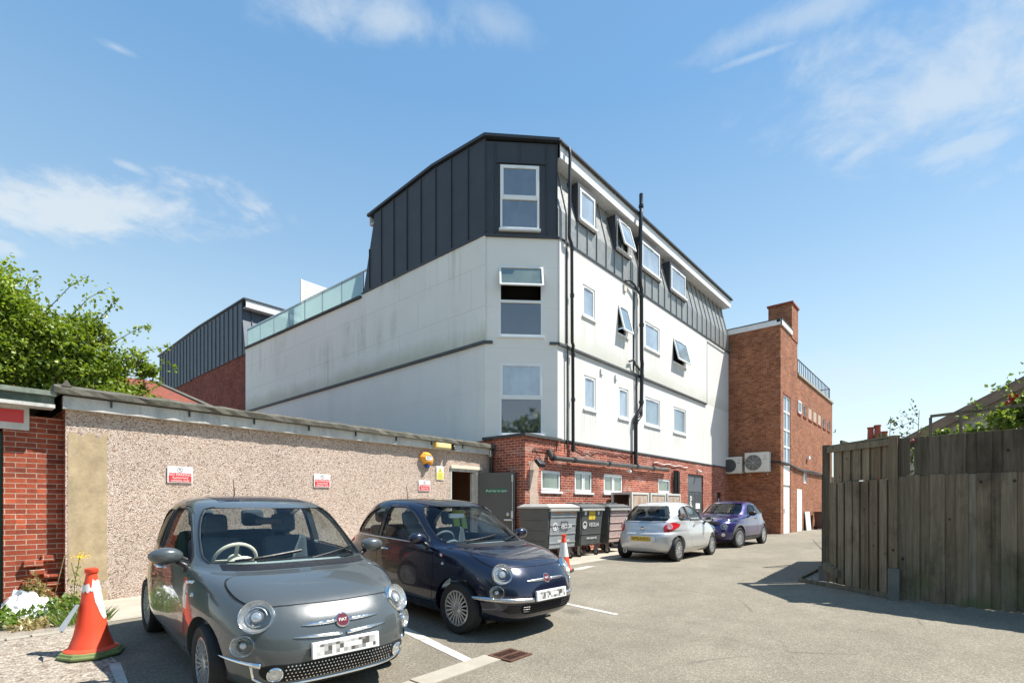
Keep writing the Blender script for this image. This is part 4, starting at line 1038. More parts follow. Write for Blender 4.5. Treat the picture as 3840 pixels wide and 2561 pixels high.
# ------------------------------------------------------------------ signs and fittings on that wall
def parking_sign(x0, x1, z0, z1, lab):
    t = thing('parking_sign', lab, 'sign', ((x0 + x1) / 2, 10.08, z0), group='no parking signs on the pebbledash wall')
    MB().fbox(GF, x0, x1, z0, z1, .012, .022).build('board', M['sign_white'], t, bevel=.004)
    w = x1 - x0; h = z1 - z0; zr = z0 + h * .60
    MB().fbox(GF, x0 + w * .05, x1 - w * .05, z0 + h * .05, zr, .0225, .0245).build('red_panel', M['sign_red'], t)
    c = (x0 + x1) / 2
    mb = MB(); add_text(mb, GF, 'NO PARKING', h * .205, c, z0 + h * .485, .025, 1.0); add_text(mb, GF, 'Authorised', h * .19, c, z0 + h * .31, .025); add_text(mb, GF, 'vehicles only', h * .19, c, z0 + h * .14, .025); mb.build('lettering', M['sign_white'], t)
    O, U, W, N = GF
    mb = MB().lathe([(h * .135, .0235), (h * .16, .0235), (h * .16, .0245), (h * .135, .0245)], O + U * c + W * (z0 + h * .80), N, 22, closed=True); add_text(mb, GF, 'P', h * .2, c, z0 + h * .80, .0235)
    mb.bar(O + U * (c - h * .1) + W * (z0 + h * .9) + N * .025, O + U * (c + h * .1) + W * (z0 + h * .70) + N * .025, h * .022, .001, N); mb.build('no_parking_symbol', M['sign_grey'], t)
parking_sign(2.68, 3.06, 1.79, 2.07, 'red and white no parking sign above the grey car roof, leftmost on the pebbledash')
parking_sign(5.30, 5.67, 1.78, 2.06, 'red and white no parking sign on the pebbledash between the two small cars')
parking_sign(8.05, 8.42, 1.76, 2.03, 'red and white no parking sign right beneath the orange alarm box')
t = thing('alarm_box', 'orange hexagonal burglar alarm box under the eaves', 'alarm box', (8.3, 10.1, 2.43))
hexa = [(8.07, 2.62), (8.16, 2.74), (8.40, 2.74), (8.50, 2.58), (8.44, 2.43), (8.20, 2.45)]
mb = MB(); n = 6; cx = sum(p[0] for p in hexa) / n; cz = sum(p[1] for p in hexa) / n
b0 = [(x, 10.09, z) for x, z in hexa]; b1 = [(x, 10.03, z) for x, z in hexa]; b2 = [(cx + (x - cx) * .62, 9.975, cz + (z - cz) * .62) for x, z in hexa]
mb.add(b0 + b1 + b2, [tuple(range(5, -1, -1))] + [(i, (i + 1) % 6, 6 + (i + 1) % 6, 6 + i) for i in range(6)] + [(6 + i, 6 + (i + 1) % 6, 12 + (i + 1) % 6, 12 + i) for i in range(6)] + [tuple(range(12, 18))])
mb.build('casing', M['orange_alarm'], t, bevel=.006)
MB().fbox(GF, 8.20, 8.40, 2.53, 2.65, .125, .1275).build('label', M['sign_white'], t)
mb = MB(); add_text(mb, GF, 'ADT', .075, 8.30, 2.59, .128, 1.1); mb.fbox(GF, 8.205, 8.395, 2.535, 2.545, .1276, .1286).fbox(GF, 8.205, 8.395, 2.635, 2.645, .1276, .1286); mb.build('lettering', M['navy_print'], t)
MB().lathe([(.06, 0), (.06, .05), (.03, .08)], (8.28, 10.03, 2.42), (0, 0, -1), 14).build('strobe', mat('strobe_blue', (.02, .06, .25), .2), t)
t = thing('bulkhead_light', 'long cream box light fixed to the fascia beside a black camera', 'light box', (8.7, 10.0, 2.9))
MB().box(8.47, 8.95, 9.88, 9.985, 2.87, 3.0).build('casing', M['cream_plastic'], t, bevel=.02)
MB().box(8.45, 8.47, 9.89, 9.985, 2.88, 2.99).box(8.95, 8.97, 9.89, 9.985, 2.88, 2.99).build('end_cap', M['yellow_plastic'], t)
t = thing('dome_camera', 'small black dome camera on the outbuilding fascia', 'camera', (9.1, 9.98, 2.9))
MB().lathe([(.075, 0), (.075, .03), (.065, .07), (.04, .10), (.01, .11)], (9.1, 9.985, 2.93), (0, -1, -.3), 18).build('housing', M['black_plastic'], t, smooth=True)
MB().lathe([(.03, .112), (.02, .118)], (9.1, 9.985, 2.93), (0, -1, -.3), 14).build('lens', M['steel'], t)
t = thing('camera_notice', 'tall yellow and white camera warning notice left of the open doorway', 'sign', (8.75, 10.08, 2.06))
MB().fbox(GF, 8.63, 8.87, 2.06, 2.42, .012, .02).build('board', M['sign_white'], t, bevel=.004)
MB().fbox(GF, 8.645, 8.855, 2.075, 2.25, .0205, .022).build('yellow_panel', M['sign_yellow'], t)
O, U, W, N = GF
mb = MB().prism([O + U * 8.67 + W * 2.26 + N * .0205, O + U * 8.83 + W * 2.26 + N * .0205, O + U * 8.75 + W * 2.40 + N * .0205], (0, -.002, 0)); mb.build('warning_triangle', M['sign_yellow'], t)
mb = MB().fbox(GF, 8.725, 8.775, 2.29, 2.315, .0226, .0236).bar(O + U * 8.72 + W * 2.28 + N * .023, O + U * 8.785 + W * 2.325 + N * .023, .012, .001, N)
for k in range(5): mb.fbox(GF, 8.67, 8.83 - .02 * (k % 2), 2.095 + k * .032, 2.103 + k * .032, .0222, .0230)
mb.build('printing', M['sign_grey'], t)

# ------------------------------------------------------------------ brick garage at the left edge
t = thing('brick_garage', 'brick garage with a green door at the left edge', 'garage', (.9, 10.28, gz(1)))
BF = frame((0, 10.29, 0), (1, 0, 0), (0, -1, 0))
MB().box(.72, 1.365, 10.29, 10.6, -.3, 2.72).build('brick_pier', M['brick_pier'], t)
MB().box(-6, .72, 10.5, 10.6, 2.3, 2.72).build('lintel_wall', M['brick_pier'], t)
MB().box(-3, .715, 10.38, 10.44, -.15, 2.46).build('garage_door', M['door_green'], t)
mb = MB()
for i in range(8): x = -2.6 + i * .42; mb.box(x, x + .03, 10.36, 10.379, -.1, 2.44)
mb.build('door_ribs', M['door_green'], t)
MB().prism([(-6, 9.98, 2.83), (1.24, 9.98, 2.83), (1.24, 10.28, 2.83), (-6, 10.28, 2.83)], (0, 0, .05)).build('soffit', M['gutter_paint'], t)
MB().box(-6, 1.23, 9.985, 10.05, 2.88, 3.0).build('fascia', mat('fascia_green', (.09, .13, .10), .7, var=.3, scale=5, dirt=((.3, .32, .27), .7)), t)
MB().box(-6, 1.25, 9.93, 14, 3.0, 3.07).build('roof', mat('moss_edge', (.20, .23, .19), .95, var=.25, scale=8, fine=30, bump=.5), t)
MB().box(-6, 1.36, 14.0, 14.1, -.3, 3.0).build('back_wall', M['brick_pier'], t)
MB().fbox(BF, -.6, .99, 2.50, 2.83, .004, .03).build('white_board', M['gutter_paint'], t)
mb = MB().fbox(BF, .50, .93, 2.60, 2.79, .031, .036); mb.build('red_sign', M['sign_red'], t)
rnd = random.Random(2); mb = MB()
for i in range(9):
    x = 1.10 + rnd.uniform(-.12, .16); z = -.05 + i * .075 + rnd.uniform(-.03, .03)
    w = rnd.uniform(.05, .12); mb.box(x - w, min(x + w, 1.33), 10.16 + rnd.uniform(0, .06), 10.288, z, z + rnd.uniform(.04, .09))
mb.build('crumbled_bricks', M['brick_pier'], t, bevel=.008)

# ------------------------------------------------------------------ low tiled house behind the outbuildings
t = thing('tiled_house', 'low brick house with orange tiled roof behind the pebbledashed outbuilding', 'house', (6, 20, 0))
y0, z0, y1, z1 = 18.6, 4.42, 26.7, 6.78
MB().prism([(-9, y0, z0), (6.42, y0, z0), (6.42, y1, z1), (-9, y1, z1)], (0, 0, .1)).build('roof', M['roof_tiles'], t)
MB().prism([(6.42, y0 - .1, z0 - .02), (6.62, y0 - .1, z0 - .02), (6.62, y1, z1 + .0), (6.42, y1, z1 + .0)], (0, 0, .16)).build('verge', M['felt_edge'], t)
MB().prism([(6.55, y0 - .1, z0 - .20), (6.60, y0 - .1, z0 - .20), (6.60, y1, z1 - .18), (6.55, y1, z1 - .18)], (0, 0, .16)).build('barge_board', M['fascia_white'], t)
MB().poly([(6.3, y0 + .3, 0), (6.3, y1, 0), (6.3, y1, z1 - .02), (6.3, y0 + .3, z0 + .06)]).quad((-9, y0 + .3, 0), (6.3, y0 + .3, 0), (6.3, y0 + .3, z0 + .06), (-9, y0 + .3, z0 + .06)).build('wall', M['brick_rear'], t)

# ------------------------------------------------------------------ waste bins by the brick base
def waste_bin(x0, x1, yf, h, lab, front, lid, style):
    w = x1 - x0; d = .95; z = 0.; xm = (x0 + x1) / 2
    t = thing('waste_container', lab, 'waste bin', (xm, yf + d / 2, z), group='waste containers by the brick wall')
    zb = .30; zt = h - .12; ins = .07
    mb = MB(); a = [(x0 + ins, yf + ins, zb), (x1 - ins, yf + ins, zb), (x1 - ins, yf + d - ins, zb), (x0 + ins, yf + d - ins, zb), (x0, yf, zt), (x1, yf, zt), (x1, yf + d, zt), (x0, yf + d, zt)]
    mb.add(a, [(3, 2, 1, 0), (4, 5, 6, 7), (0, 1, 5, 4), (1, 2, 6, 5), (2, 3, 7, 6), (3, 0, 4, 7)])
    for k in range(3):
        zz = zb + (zt - zb) * (.2 + .25 * k); s = ins * (1 - (zz - zb) / (zt - zb)); mb.box(x0 + s - .012, x0 + s + .01, yf + .14, yf + d - .14, zz - .012, zz + .012)
    body = mb.build('body', M['bin_grey'], t, bevel=.03)
    FN = V3((0, -(zt - zb), -ins)).normalized(); FW = V3((0, -ins, zt - zb)).normalized(); F = (V3((xm, yf + ins, zb)), V3((1, 0, 0)), FW, FN)
    HH = V3((0, ins, zt - zb)).length
    hw = w / 2 - .09
    mb = MB()
    if style != 'plain':
        mb.fbox(F, -hw, hw, .03, HH * .98, .012, .022)
        for k in range(4): v = HH * (.16 + .215 * k); mb.fbox(F, -hw, hw, v - .012, v + .012, .022, .04)
        mb.build('front_panel', front, t, bevel=.006)
    else:
        mb.fbox(F, -hw, hw, .03, HH * .98, .004, .014).fbox(F, -hw, hw, HH * .30, HH * .33, .014, .026); mb.build('front_panel', front, t, bevel=.006)
    o_, u_, w_, n_ = F
    if style in ('plain', 'galv'):
        mb = MB(); add_text(mb, F, 'VEOLIA', .155, .10, HH * .56, .030 if style == 'plain' else .041, 1.0)
        add_text(mb, F, '0845 6060 460', .085, .02, HH * .20, .030 if style == 'plain' else .041)
        mb.lathe([(.075, .03), (.10, .03), (.10, .032), (.075, .032)], o_ + u_ * (-.36) + w_ * (HH * .56), n_, 20, closed=True, sx=(1, 1)); mb.lathe([(.03, .03), (.03, .032), (.005, .032)], o_ + u_ * (-.36) + w_ * (HH * .53), n_, 12)
        mb.build('lettering', M['sign_white'], body)
    if style == 'plain':
        MB().fbox(F, -.16, .16, HH * .70, HH * .98, .015, .019).build('hazard_sticker', M['hazard_yellow'], body)
        mb = MB()
        for q in (-.33, .33): mb.fbox(F, q - .045, q + .045, HH * .82, HH * .92, .015, .019)
        mb.build('small_sticker', M['sign_white'], body)
    if style == 'galv':
        mb = MB()
        for a_, b_, c_, d_ in ((-.14, .16, .44, .46), (-.14, .16, .66, .68), (-.14, -.12, .46, .66), (.14, .16, .46, .66)): mb.fbox(F, a_, b_, HH * c_, HH * d_, .0425, .0435)
        mb.build('black_square', M['black_plastic'], body)
        mb = MB()
        for q in (-.22, .38): mb.fbox(F, q - .14, q + .14, HH * .90, HH * .925, .023, .027)
        mb.build('reflector', M['lens_orange'], body)
        MB().box(x0 + .55, x0 + .56, yf - .0, yf, zb, zb + .01).build('rivet', M['steel'], body)
    # lid: a raised dished top with a front lip
    mb = MB(); lz = zt + .005
    mb.box(x0 - .04, x1 + .04, yf - .05, yf + d + .03, lz, lz + .05); mb.add([(x0 - .02, yf - .03, lz + .05), (x1 + .02, yf - .03, lz + .05), (x1 + .02, yf + d, lz + .05), (x0 - .02, yf + d, lz + .05), (x0 + .1, yf + .12, lz + .115), (x1 - .1, yf + .12, lz + .115), (x1 - .1, yf + d - .1, lz + .115), (x0 + .1, yf + d - .1, lz + .115)], [(4, 5, 6, 7), (0, 1, 5, 4), (1, 2, 6, 5), (2, 3, 7, 6), (3, 0, 4, 7)])
    ld = mb.build('lid', lid, t, bevel=.02)
    if style != 'galv':
        for q in (-.3, .05, .35): MB().box(xm + q - .1, xm + q + .1, yf + .3, yf + .6, lz + .116, lz + .15).build('lid_rib', lid, ld, bevel=.02)
    MB().box(x0 + .02, x1 - .02, yf - .075, yf - .02, lz - .075, lz - .01).build('lip', M['bin_lid_pale'], t, bevel=.012)
    for sx in (x0 + .16, x1 - .16):
        for sy in (yf + .14, yf + d - .14):
            wmb = MB().lathe([(.05, -.028), (.092, -.024), (.1, -.012), (.1, .012), (.092, .024), (.05, .028)], (sx, sy, z + .1), (1, 0, 0), 18)
            wo = wmb.build('wheel', M['rubber'], t, smooth=True)
            MB().lathe([(.04, -.032), (.05, -.03), (.05, .03), (.04, .032)], (sx, sy, z + .1), (1, 0, 0), 14).build('hub', M['steel'], wo)
            MB().box(sx - .045, sx - .036, sy - .035, sy + .035, z + .08, zb).box(sx + .036, sx + .045, sy - .035, sy + .035, z + .08, zb).build('castor_fork', M['steel'], t)
    return t
waste_bin(9.98, 11.28, 7.50, 1.44, 'grey waste container with pale ribbed galvanised front, nearest the open door', M['bin_galv'], M['bin_lid_pale'], 'galv')
waste_bin(11.48, 12.64, 7.55, 1.44, 'dark grey waste container with a yellow hazard sticker on its front', M['bin_grey'], M['bin_lid'], 'plain')
waste_bin(12.95, 14.15, 7.55, 1.44, 'waste container with torn pasted posters on its front beside the silver car', M['bin_paste'], M['bin_lid'], 'paste')
# discarded cabinets stacked behind
def cabinet(x0, x1, lab, open_side):
    t = thing('scrap_cabinet', lab, 'cabinet', ((x0 + x1) / 2, 8.3, 0), group='rusty white cabinets against the brick wall')
    y0, y1, z1 = 7.95, 8.72, 1.84; w = .07
    mb = MB()
    for x in (x0, x1 - w):
        for y in (y0, y1 - w): mb.box(x, x + w, y, y + w, .02, z1 - w)
    mb.box(x0, x1, y0, y1, z1 - w, z1).box(x0, x1, y0, y1, .03, .10)
    mb.build('frame', M['cabinet_white'], t)
    MB().box(x0 + w, x1 - w, y0 + .02, y0 + .04, .1, z1 - w).build('front_panel', M['rust_panel'], t)
    MB().box(x0 + w, x1 - w, y1 - .03, y1 - .01, .1, z1 - w).build('back_panel', M['rust_dark'], t)
    if not open_side: MB().box(x0 + .01, x0 + .03, y0 + w, y1 - w, .1, z1 - w).build('side_panel', M['cabinet_white'], t)
cabinet(15.12, 16.34, 'rusty white cabinet, nearest the bins, its side open', True)
cabinet(16.5, 17.72, 'rusty white cabinet in the middle of three', False)
cabinet(17.86, 19.05, 'rusty white cabinet furthest from the bins, below the small window', False)
# wall lamp and cameras
t = thing('flood_lamp', 'black flood lamp on a bracket at the brick corner', 'lamp', (11.06, 8.83, 2.4))
MB().tube([(11.06, 8.82, 2.95), (11.06, 8.74, 2.93), (11.06, 8.70, 2.8)], .012, 6).lathe([(.10, 0), (.11, 0), (.11, .015), (.10, .015)], (11.06, 8.70, 2.68), (1, 0, 0), 18, closed=True).build('bracket', M['black_plastic'], t)
MB().prism([(10.96, 8.72, 2.62), (11.20, 8.72, 2.62), (11.20, 8.55, 2.44), (10.96, 8.55, 2.44)], (0, -.06, .09)).build('housing', M['black_plastic'], t, bevel=.015)
MB().prism([(10.98, 8.715, 2.605), (11.18, 8.715, 2.605), (11.18, 8.56, 2.44), (10.98, 8.56, 2.44)], (0, .004, -.005)).build('glass', M['pane_mid'], t)
for x, z, lab in ((16.42, 2.66, 'small white camera under the black pipe on the brick base'), (23.05, 2.98, 'small white camera above the grey double door')):
    t = thing('wall_camera', lab, 'camera', (x, 8.83, z), group='white wall cameras on the brick base')
    MB().box(x - .05, x + .05, 8.76, 8.828, z - .05, z + .05).build('mount', M['upvc'], t, bevel=.01)
    MB().lathe([(.045, 0), (.05, .02), (.05, .14), (.035, .16)], (x, 8.78, z - .02), (-.3, -.9, -.35), 14).build('barrel', M['upvc'], t, smooth=True)

# ------------------------------------------------------------------ traffic cones
def cone(loc, h, lab, style):
    t = thing('traffic_cone', lab, 'traffic cone', loc, .4, group='traffic cones', local=True)
    k = h / .75; r0, r1 = (.128 * k, .038 * k) if style == 'old' else (.125 * k, .036 * k)
    R = lambda z: r0 + (r1 - r0) * z
    zb = .05 * k
    rb = r0 / .165 if style != 'old' else r0 / .15
    prof = [(.225 * rb, zb), (.222 * rb, zb + .012 * k), (.185 * rb, zb + .03 * k), (.168 * rb, zb + .07 * k)] + [(R(i / 10) * (1 if i else 1), zb + (.09 + .56 * i / 10) * k) for i in range(1, 11)] + [(.042 * k, zb + .655 * k), (.048 * k, zb + .665 * k), (.048 * k, zb + .695 * k), (.036 * k, zb + .70 * k), (.03 * k, zb + .66 * k)]
    if style == 'old':
        mb = MB().lathe(prof, (0, 0, 0), ZUP, 32); mb.build('cone', M['cone_orange'], t, smooth=35)
        # weathered base: an eight sided slab
        oc = lambda r, z: [(r * math.cos(PI / 8 + i * PI / 4), r * math.sin(PI / 8 + i * PI / 4), z) for i in range(8)]
        mb = MB(); lv = [oc(.225 * k, 0), oc(.236 * k, .015), oc(.236 * k, .03), oc(.222 * k, .036), oc(.217 * k, .055), oc(.19 * k, .062)]
        mb.add([p for l in lv for p in l], [tuple(range(7, -1, -1)), tuple(range(40, 48))] + [(a * 8 + i, a * 8 + (i + 1) % 8, a * 8 + 8 + (i + 1) % 8, a * 8 + 8 + i) for a in range(5) for i in range(8)])
        mb.build('base', M['cone_green'], t, bevel=.008)
        # torn reflective sleeve, hanging in pieces
        rnd = random.Random(6); mb = MB(); n = 40
        zlo = []; zhi = []
        for j in range(n + 1):
            f = -PI + 2 * PI * j / n                    # 0 faces the yard, + runs round to the right
            hi, lo = .565, .50
            if .05 < f < 2.4: hi, lo = .60, (.50 if f < .28 else .44 - .35 * (f - .28) if f < .75 else .27)
            elif -.25 < f <= .05: hi, lo = .535, .50
            if f < -1.5: hi, lo = .58, .47
            zlo.append(lo + rnd.uniform(-.014, .014)); zhi.append(max(hi + rnd.uniform(-.012, .012), lo + .02))
        rows = [[], [], [], []]
        for j in range(n + 1):
            th = -PI + 2 * PI * j / n - 2.13
            for q in range(4):
                z = zlo[j] + (zhi[j] - zlo[j]) * q / 3; zz = (z - .14) / .56; r = (R(zz) + .003) ; zq = zb + (.09 - .09 + z) * k
                r = r0 + (r1 - r0) * ((z * k - .09 * k) / (.56 * k)) + .004
                rows[q].append(V3((r * math.cos(th), r * math.sin(th), zq)))
        mb.grid(rows); mb.build('torn_sleeve', M['cone_white'], t, smooth='all')
        mb = MB(); th = -2.13 - 1.25; e = V3((math.cos(th), math.sin(th), 0)); f = V3((-e.y, e.x, 0)); rr = []
        for q in range(5):
            z = .40 - .20 * q / 4; r = r0 + (r1 - r0) * ((z - .09) / .56) + .012 + .02 * q
            rr.append([e * r * k + f * s * (.035 + .008 * q) * k + ZUP * (z * k + zb) for s in (-1, -.3, .4, 1)])
        mb.grid(rr); mb.build('loose_flap', M['cone_white'], t)
    else:
        i0 = 8
        zz = [p for p in prof]
        mb = MB().lathe(prof[:7], (0, 0, 0), ZUP, 28); mb.build('cone', M['cone_orange'], t, smooth=35)
        a = prof[6]; b = prof[11]
        MB().lathe([(a[0] + .002, a[1]), (b[0] + .002, b[1])], (0, 0, 0), ZUP, 28).build('reflective_sleeve', M['cone_white'], t, smooth=35)
        MB().lathe(prof[11:], (0, 0, 0), ZUP, 28).build('cone_tip', M['cone_orange'], t, smooth=35)
        MB().box(-.18 * k, .18 * k, -.18 * k, .18 * k, 0, .05 * k).build('base', M['black_plastic'], t, bevel=.015)
cone((1.0, 6.02, gz(1.0, 6.0)), .80, 'orange cone with torn white sleeve on a mossy green base', 'old')
cone((8.92, 6.29, gz(8.92)), .80, 'red and white cone standing by the corner of the dark blue car', 'new')

# ------------------------------------------------------------------ dumped bag and weeds
rnd = random.Random(31)
def blob(cx, cy, z, rx, ry, h, seed):
    r = random.Random(seed); mb = MB(); rows = []
    ph = [r.uniform(0, 6.28) for _ in range(6)]
    for i in range(9):
        v = i / 8; row = []
        for j in range(25):
            a = 2 * PI * j / 24; rr = math.cos(v * PI / 2) ** .6
            q = 1 + .16 * math.sin(3 * a + ph[0] + 2 * v) + .12 * math.sin(5 * a + ph[1] - 4 * v) + .07 * math.sin(9 * a + ph[2] + 7 * v)
            hz = h * math.sin(v * PI / 2) * (1 + .18 * math.sin(2 * a + ph[3]) + .12 * math.sin(5 * a + ph[4]))
            row.append(V3((cx + rx * rr * q * math.cos(a) + r.uniform(-.016, .016), cy + ry * rr * q * math.sin(a) + r.uniform(-.016, .016), z + hz + .012 * math.sin(13 * a + 9 * v + ph[5]) + r.uniform(-.022, .022) * (i > 0))))
        rows.append(row)
    return mb.grid(rows)
mb = blob(.86, 9.72, gz(.9, 9.5), .22, .26, .27, 3)
b2 = blob(1.06, 9.62, gz(1, 9.5), .17, .2, .17, 8); mb.add(b2.v, b2.f)
b3 = blob(1.02, 9.20, gz(1, 9.5), .10, .12, .10, 5); mb.add(b3.v, b3.f)
b3 = blob(.52, 9.5, gz(1, 9.5), .26, .10, .05, 15); mb.add(b3.v, b3.f)
solo('plastic_bag', mb, M['bag_white'], 'crumpled white plastic bag dumped among the weeds', 'rubbish bag', (.86, 9.7, gz(.9, 9.5)), smooth=28)

def leaf(mb, p, d, up, L, W, fold=.25):
    d = d.normalized(); s = d.cross(up)
    if s.length < 1e-3: s = d.orthogonal()
    s.normalize(); n = s.cross(d)
    a = p; b = p + d * L * .45 + s * W - n * W * fold; c = p + d * L; e = p + d * L * .45 - s * W - n * W * fold
    mb.add([a, b, c, e], [(0, 1, 2), (0, 2, 3)])
def rvec(r):
    while True:
        v = V3((r.uniform(-1, 1), r.uniform(-1, 1), r.uniform(-1, 1)))
        if .05 < v.length < 1: return v.normalized()
def weed(cx, cy, rx, ry, h, n, lm, lab, seed, L=.07, W=.018, grassy=False, group='weeds along the foot of the walls', name='weed_clump'):
    r = random.Random(seed); mb = MB(); z = gz(cx, cy)
    for i in range(n):
        a = r.uniform(0, 6.28); q = r.random() ** .6
        x, y = cx + rx * q * math.cos(a), cy + ry * q * math.sin(a)
        hh = h * (1 - .6 * q) * r.uniform(.3, 1)
        if grassy:
            d = V3((math.cos(a) * q + r.uniform(-.4, .4), math.sin(a) * q + r.uniform(-.4, .4), 1.2)).normalized(); leaf(mb, V3((x, y, z)), d, rvec(r), h * r.uniform(.5, 1.1), W * .4)
        else: leaf(mb, V3((x, y, z + hh)), rvec(r) + V3((0, 0, .3)), ZUP, L * r.uniform(.6, 1.3), W * r.uniform(.7, 1.3))
    o = solo(name, mb, M[lm], lab, 'weed', (cx, cy, z), group)
    return o
weed(1.20, 8.95, .32, .42, .34, 420, 'leaf_weed', 'bright green weeds left of the cone', 1, .085, .022)
weed(1.26, 8.1, .24, .3, .22, 260, 'leaf_weed', 'tuft of long grass close behind the orange cone', 2, W=.02, grassy=True)
weed(.45, 8.95, .42, .45, .26, 420, 'leaf_weed', 'low broad leaved weeds at the left edge below the white bag', 3, .11, .035)
weed(1.02, 10.06, .20, .14, .55, 420, 'leaf_dry', 'dry straw coloured weeds against the brick pier', 4, .10, .012)
weed(1.0, 10.0, .22, .16, .35, 200, 'leaf_weed', 'green shoots among the dry weeds by the brick pier', 6, .08, .014)
weed(1.28, 9.5, .22, .35, .16, 300, 'leaf_dry', 'flattened brown weeds in front of the dark gap', 5, .08, .02)
weed(.95, 8.35, .35, .35, .10, 260, 'leaf_dry', 'yellowed low weeds between the bag and the cone', 7, .07, .02)
t = thing('ragwort', 'tall yellow flowered weed in front of the bare render patch', 'weed', (1.45, 9.85, gz(1.4)))
MB().tube([(1.43, 9.9, -.1), (1.45, 9.87, .3), (1.50, 9.85, .62)], .006, 5).tube([(1.45, 9.87, .3), (1.41, 9.9, .55)], .004, 5).build('stem', M['leaf_weed'], t)
r = random.Random(9); mb = MB()
for i in range(60): leaf(mb, V3((1.45 + r.uniform(-.05, .05), 9.86 + r.uniform(-.05, .05), r.uniform(.0, .5))), rvec(r), ZUP, .06, .014)
mb.build('leaves', M['leaf_weed'], t); mb = MB()
for i in range(70): leaf(mb, V3((1.51 + r.gauss(0, .055), 9.84 + r.gauss(0, .04), .63 + r.gauss(0, .03))), rvec(r) + V3((0, -.5, .8)), ZUP, .03, .012)
mb.build('flowers', M['petal_yellow'], t)
mb = MB().tube([(1.22, 10.1, -.1), (1.27, 10.0, .25), (1.34, 9.95, .66)], .006, 5); solo('dead_stalk', mb, M['leaf_dry'], 'single bare dead stalk before the dark wall gap', 'weed', (1.22, 10.1, gz(1.2)))

# ------------------------------------------------------------------ timber fence on the right
t = thing('timber_fence', 'weathered grey timber fence with two tiers of boards beside the lane', 'fence', (9.55, .62, 0))
rnd = random.Random(17)
def boards(a, b, z0, z1, w, mats_, name, gap=.008, jit=.012, thick=.018, off=0., rows_round=False):
    a = V3((*a, 0)); b = V3((*b, 0)); d = b - a; L = d.length; d.normalize(); n = V3((d.y, -d.x, 0))
    if n.dot(-a) < 0: n = -n
    mb = MB(); x = 0; F = (a + n * off, d, ZUP, n)
    k = 0
    while x < L - .02:
        ww = min(w * rnd.uniform(.85, 1.15), L - x); j = (gap * .6 + .007) * (1 if k % 2 else -1); k += 1
        mb.fbox(F, x - gap - .007, x + ww + gap + .007, z0 + rnd.uniform(0, .02), z1 + rnd.uniform(-jit, jit), j, thick * .7 + j); x += ww
    return mb.build(name, mats_, t, bevel=.003, seg=1)
P0, P1, P2 = (10.80, 1.76), (9.56, .63), (9.36, -.70)
dd = (V3(P2) - V3(P1)).normalized() if False else V3((P2[0] - P1[0], P2[1] - P1[1], 0)).normalized()
P3 = (P2[0] + dd.x * 2.6, P2[1] + dd.y * 2.6)
boards((P0[0] - .12, P0[1] - .10), P1, .02, 1.80, .095, M['fence_brown'], 'gate_boards', .02, .012, .03, .03)
boards((P0[0] - .16, P0[1] - .14), P1, 1.80, 2.45, .11, M['fence_brown'], 'upper_boards', .012, .008, .02, .0)
boards(P1, P3, .0, 1.84, .125, M['fence_old'], 'boards', .005, .014, .02, .02)
p1b = (P1[0] + dd.x * .20, P1[1] + dd.y * .20); p1a = (P1[0] + dd.x * .02, P1[1] + dd.y * .02); p1c = (P1[0] + dd.x * .13, P1[1] + dd.y * .13)
boards(p1a, p1c, 1.80, 2.41, .12, M['fence_dark'], 'upper_boards', .004, .01, .02, .0)
boards(p1b, P3, 1.80, 2.41, .14, M['fence_dark'], 'upper_boards', .004, .012, .02, .0)
mb = MB()
nrm = V3((-.68, .74, 0))
def post(x, y, z1, w=.1): mb.box(x - w / 2, x + w / 2, y - w / 2, y + w / 2, -.05, z1)
post(P0[0], P0[1], 2.50, .12)
mb.build('post', M['fence_dark'], t, bevel=.006); mb = MB(); post(P1[0] - .035, P1[1] + .06, 2.43, .11); mb.build('post', M['fence_brown'], t, bevel=.006)
MB().bar((P0[0] - .1, P0[1] - .04, 2.40), (P1[0] - .02, P1[1] + .06, 2.36), .05, .10).build('top_rail', M['fence_pale'], t)
MB().bar((P0[0], P0[1] - .05, 2.47), (P1[0], P1[1] + .02, 2.44), .10, .03).build('capping', M['fence_pale'], t)
MB().bar((P1[0] + .06, P1[1], 2.3), (P3[0] + .06, P3[1], 2.3), .05, .08).bar((P1[0] + .06, P1[1], 1.2), (P3[0] + .06, P3[1], 1.2), .05, .08).bar((P1[0] + .06, P1[1], .4), (P3[0] + .06, P3[1], .4), .05, .08).build('back_rail', M['fence_dark'], t)
mat('spur', (.15, .148, .13), .9, var=.15)
MB().box(P1[0] - .13, P1[0] + .0, P1[1] - .02, P1[1] + .12, -.05, .46).build('concrete_spur', M['spur'], t, bevel=.008); MB().box(P0[0] - .07, P0[0] + .07, P0[1] - .02, P0[1] + .12, -.05, .30).build('concrete_spur', M['spur'], t, bevel=.008)
MB().prism([(10.66, 1.70, .27), (10.40, 1.47, .16), (10.34, 1.53, .15), (10.60, 1.78, .25)], (0, 0, .12)).build('broken_board', M['fence_pale'], t)
# panel running away behind the corner post
boards((10.86, 1.84), (15.2, 2.05), .02, 1.98, .12, M['fence_dark'], 'return_boards', .004, .01, .02)
MB().bar((10.86, 1.80, 1.7), (15.2, 2.01, 1.7), .04, .08).build('return_rail', M['fence_dark'], t)
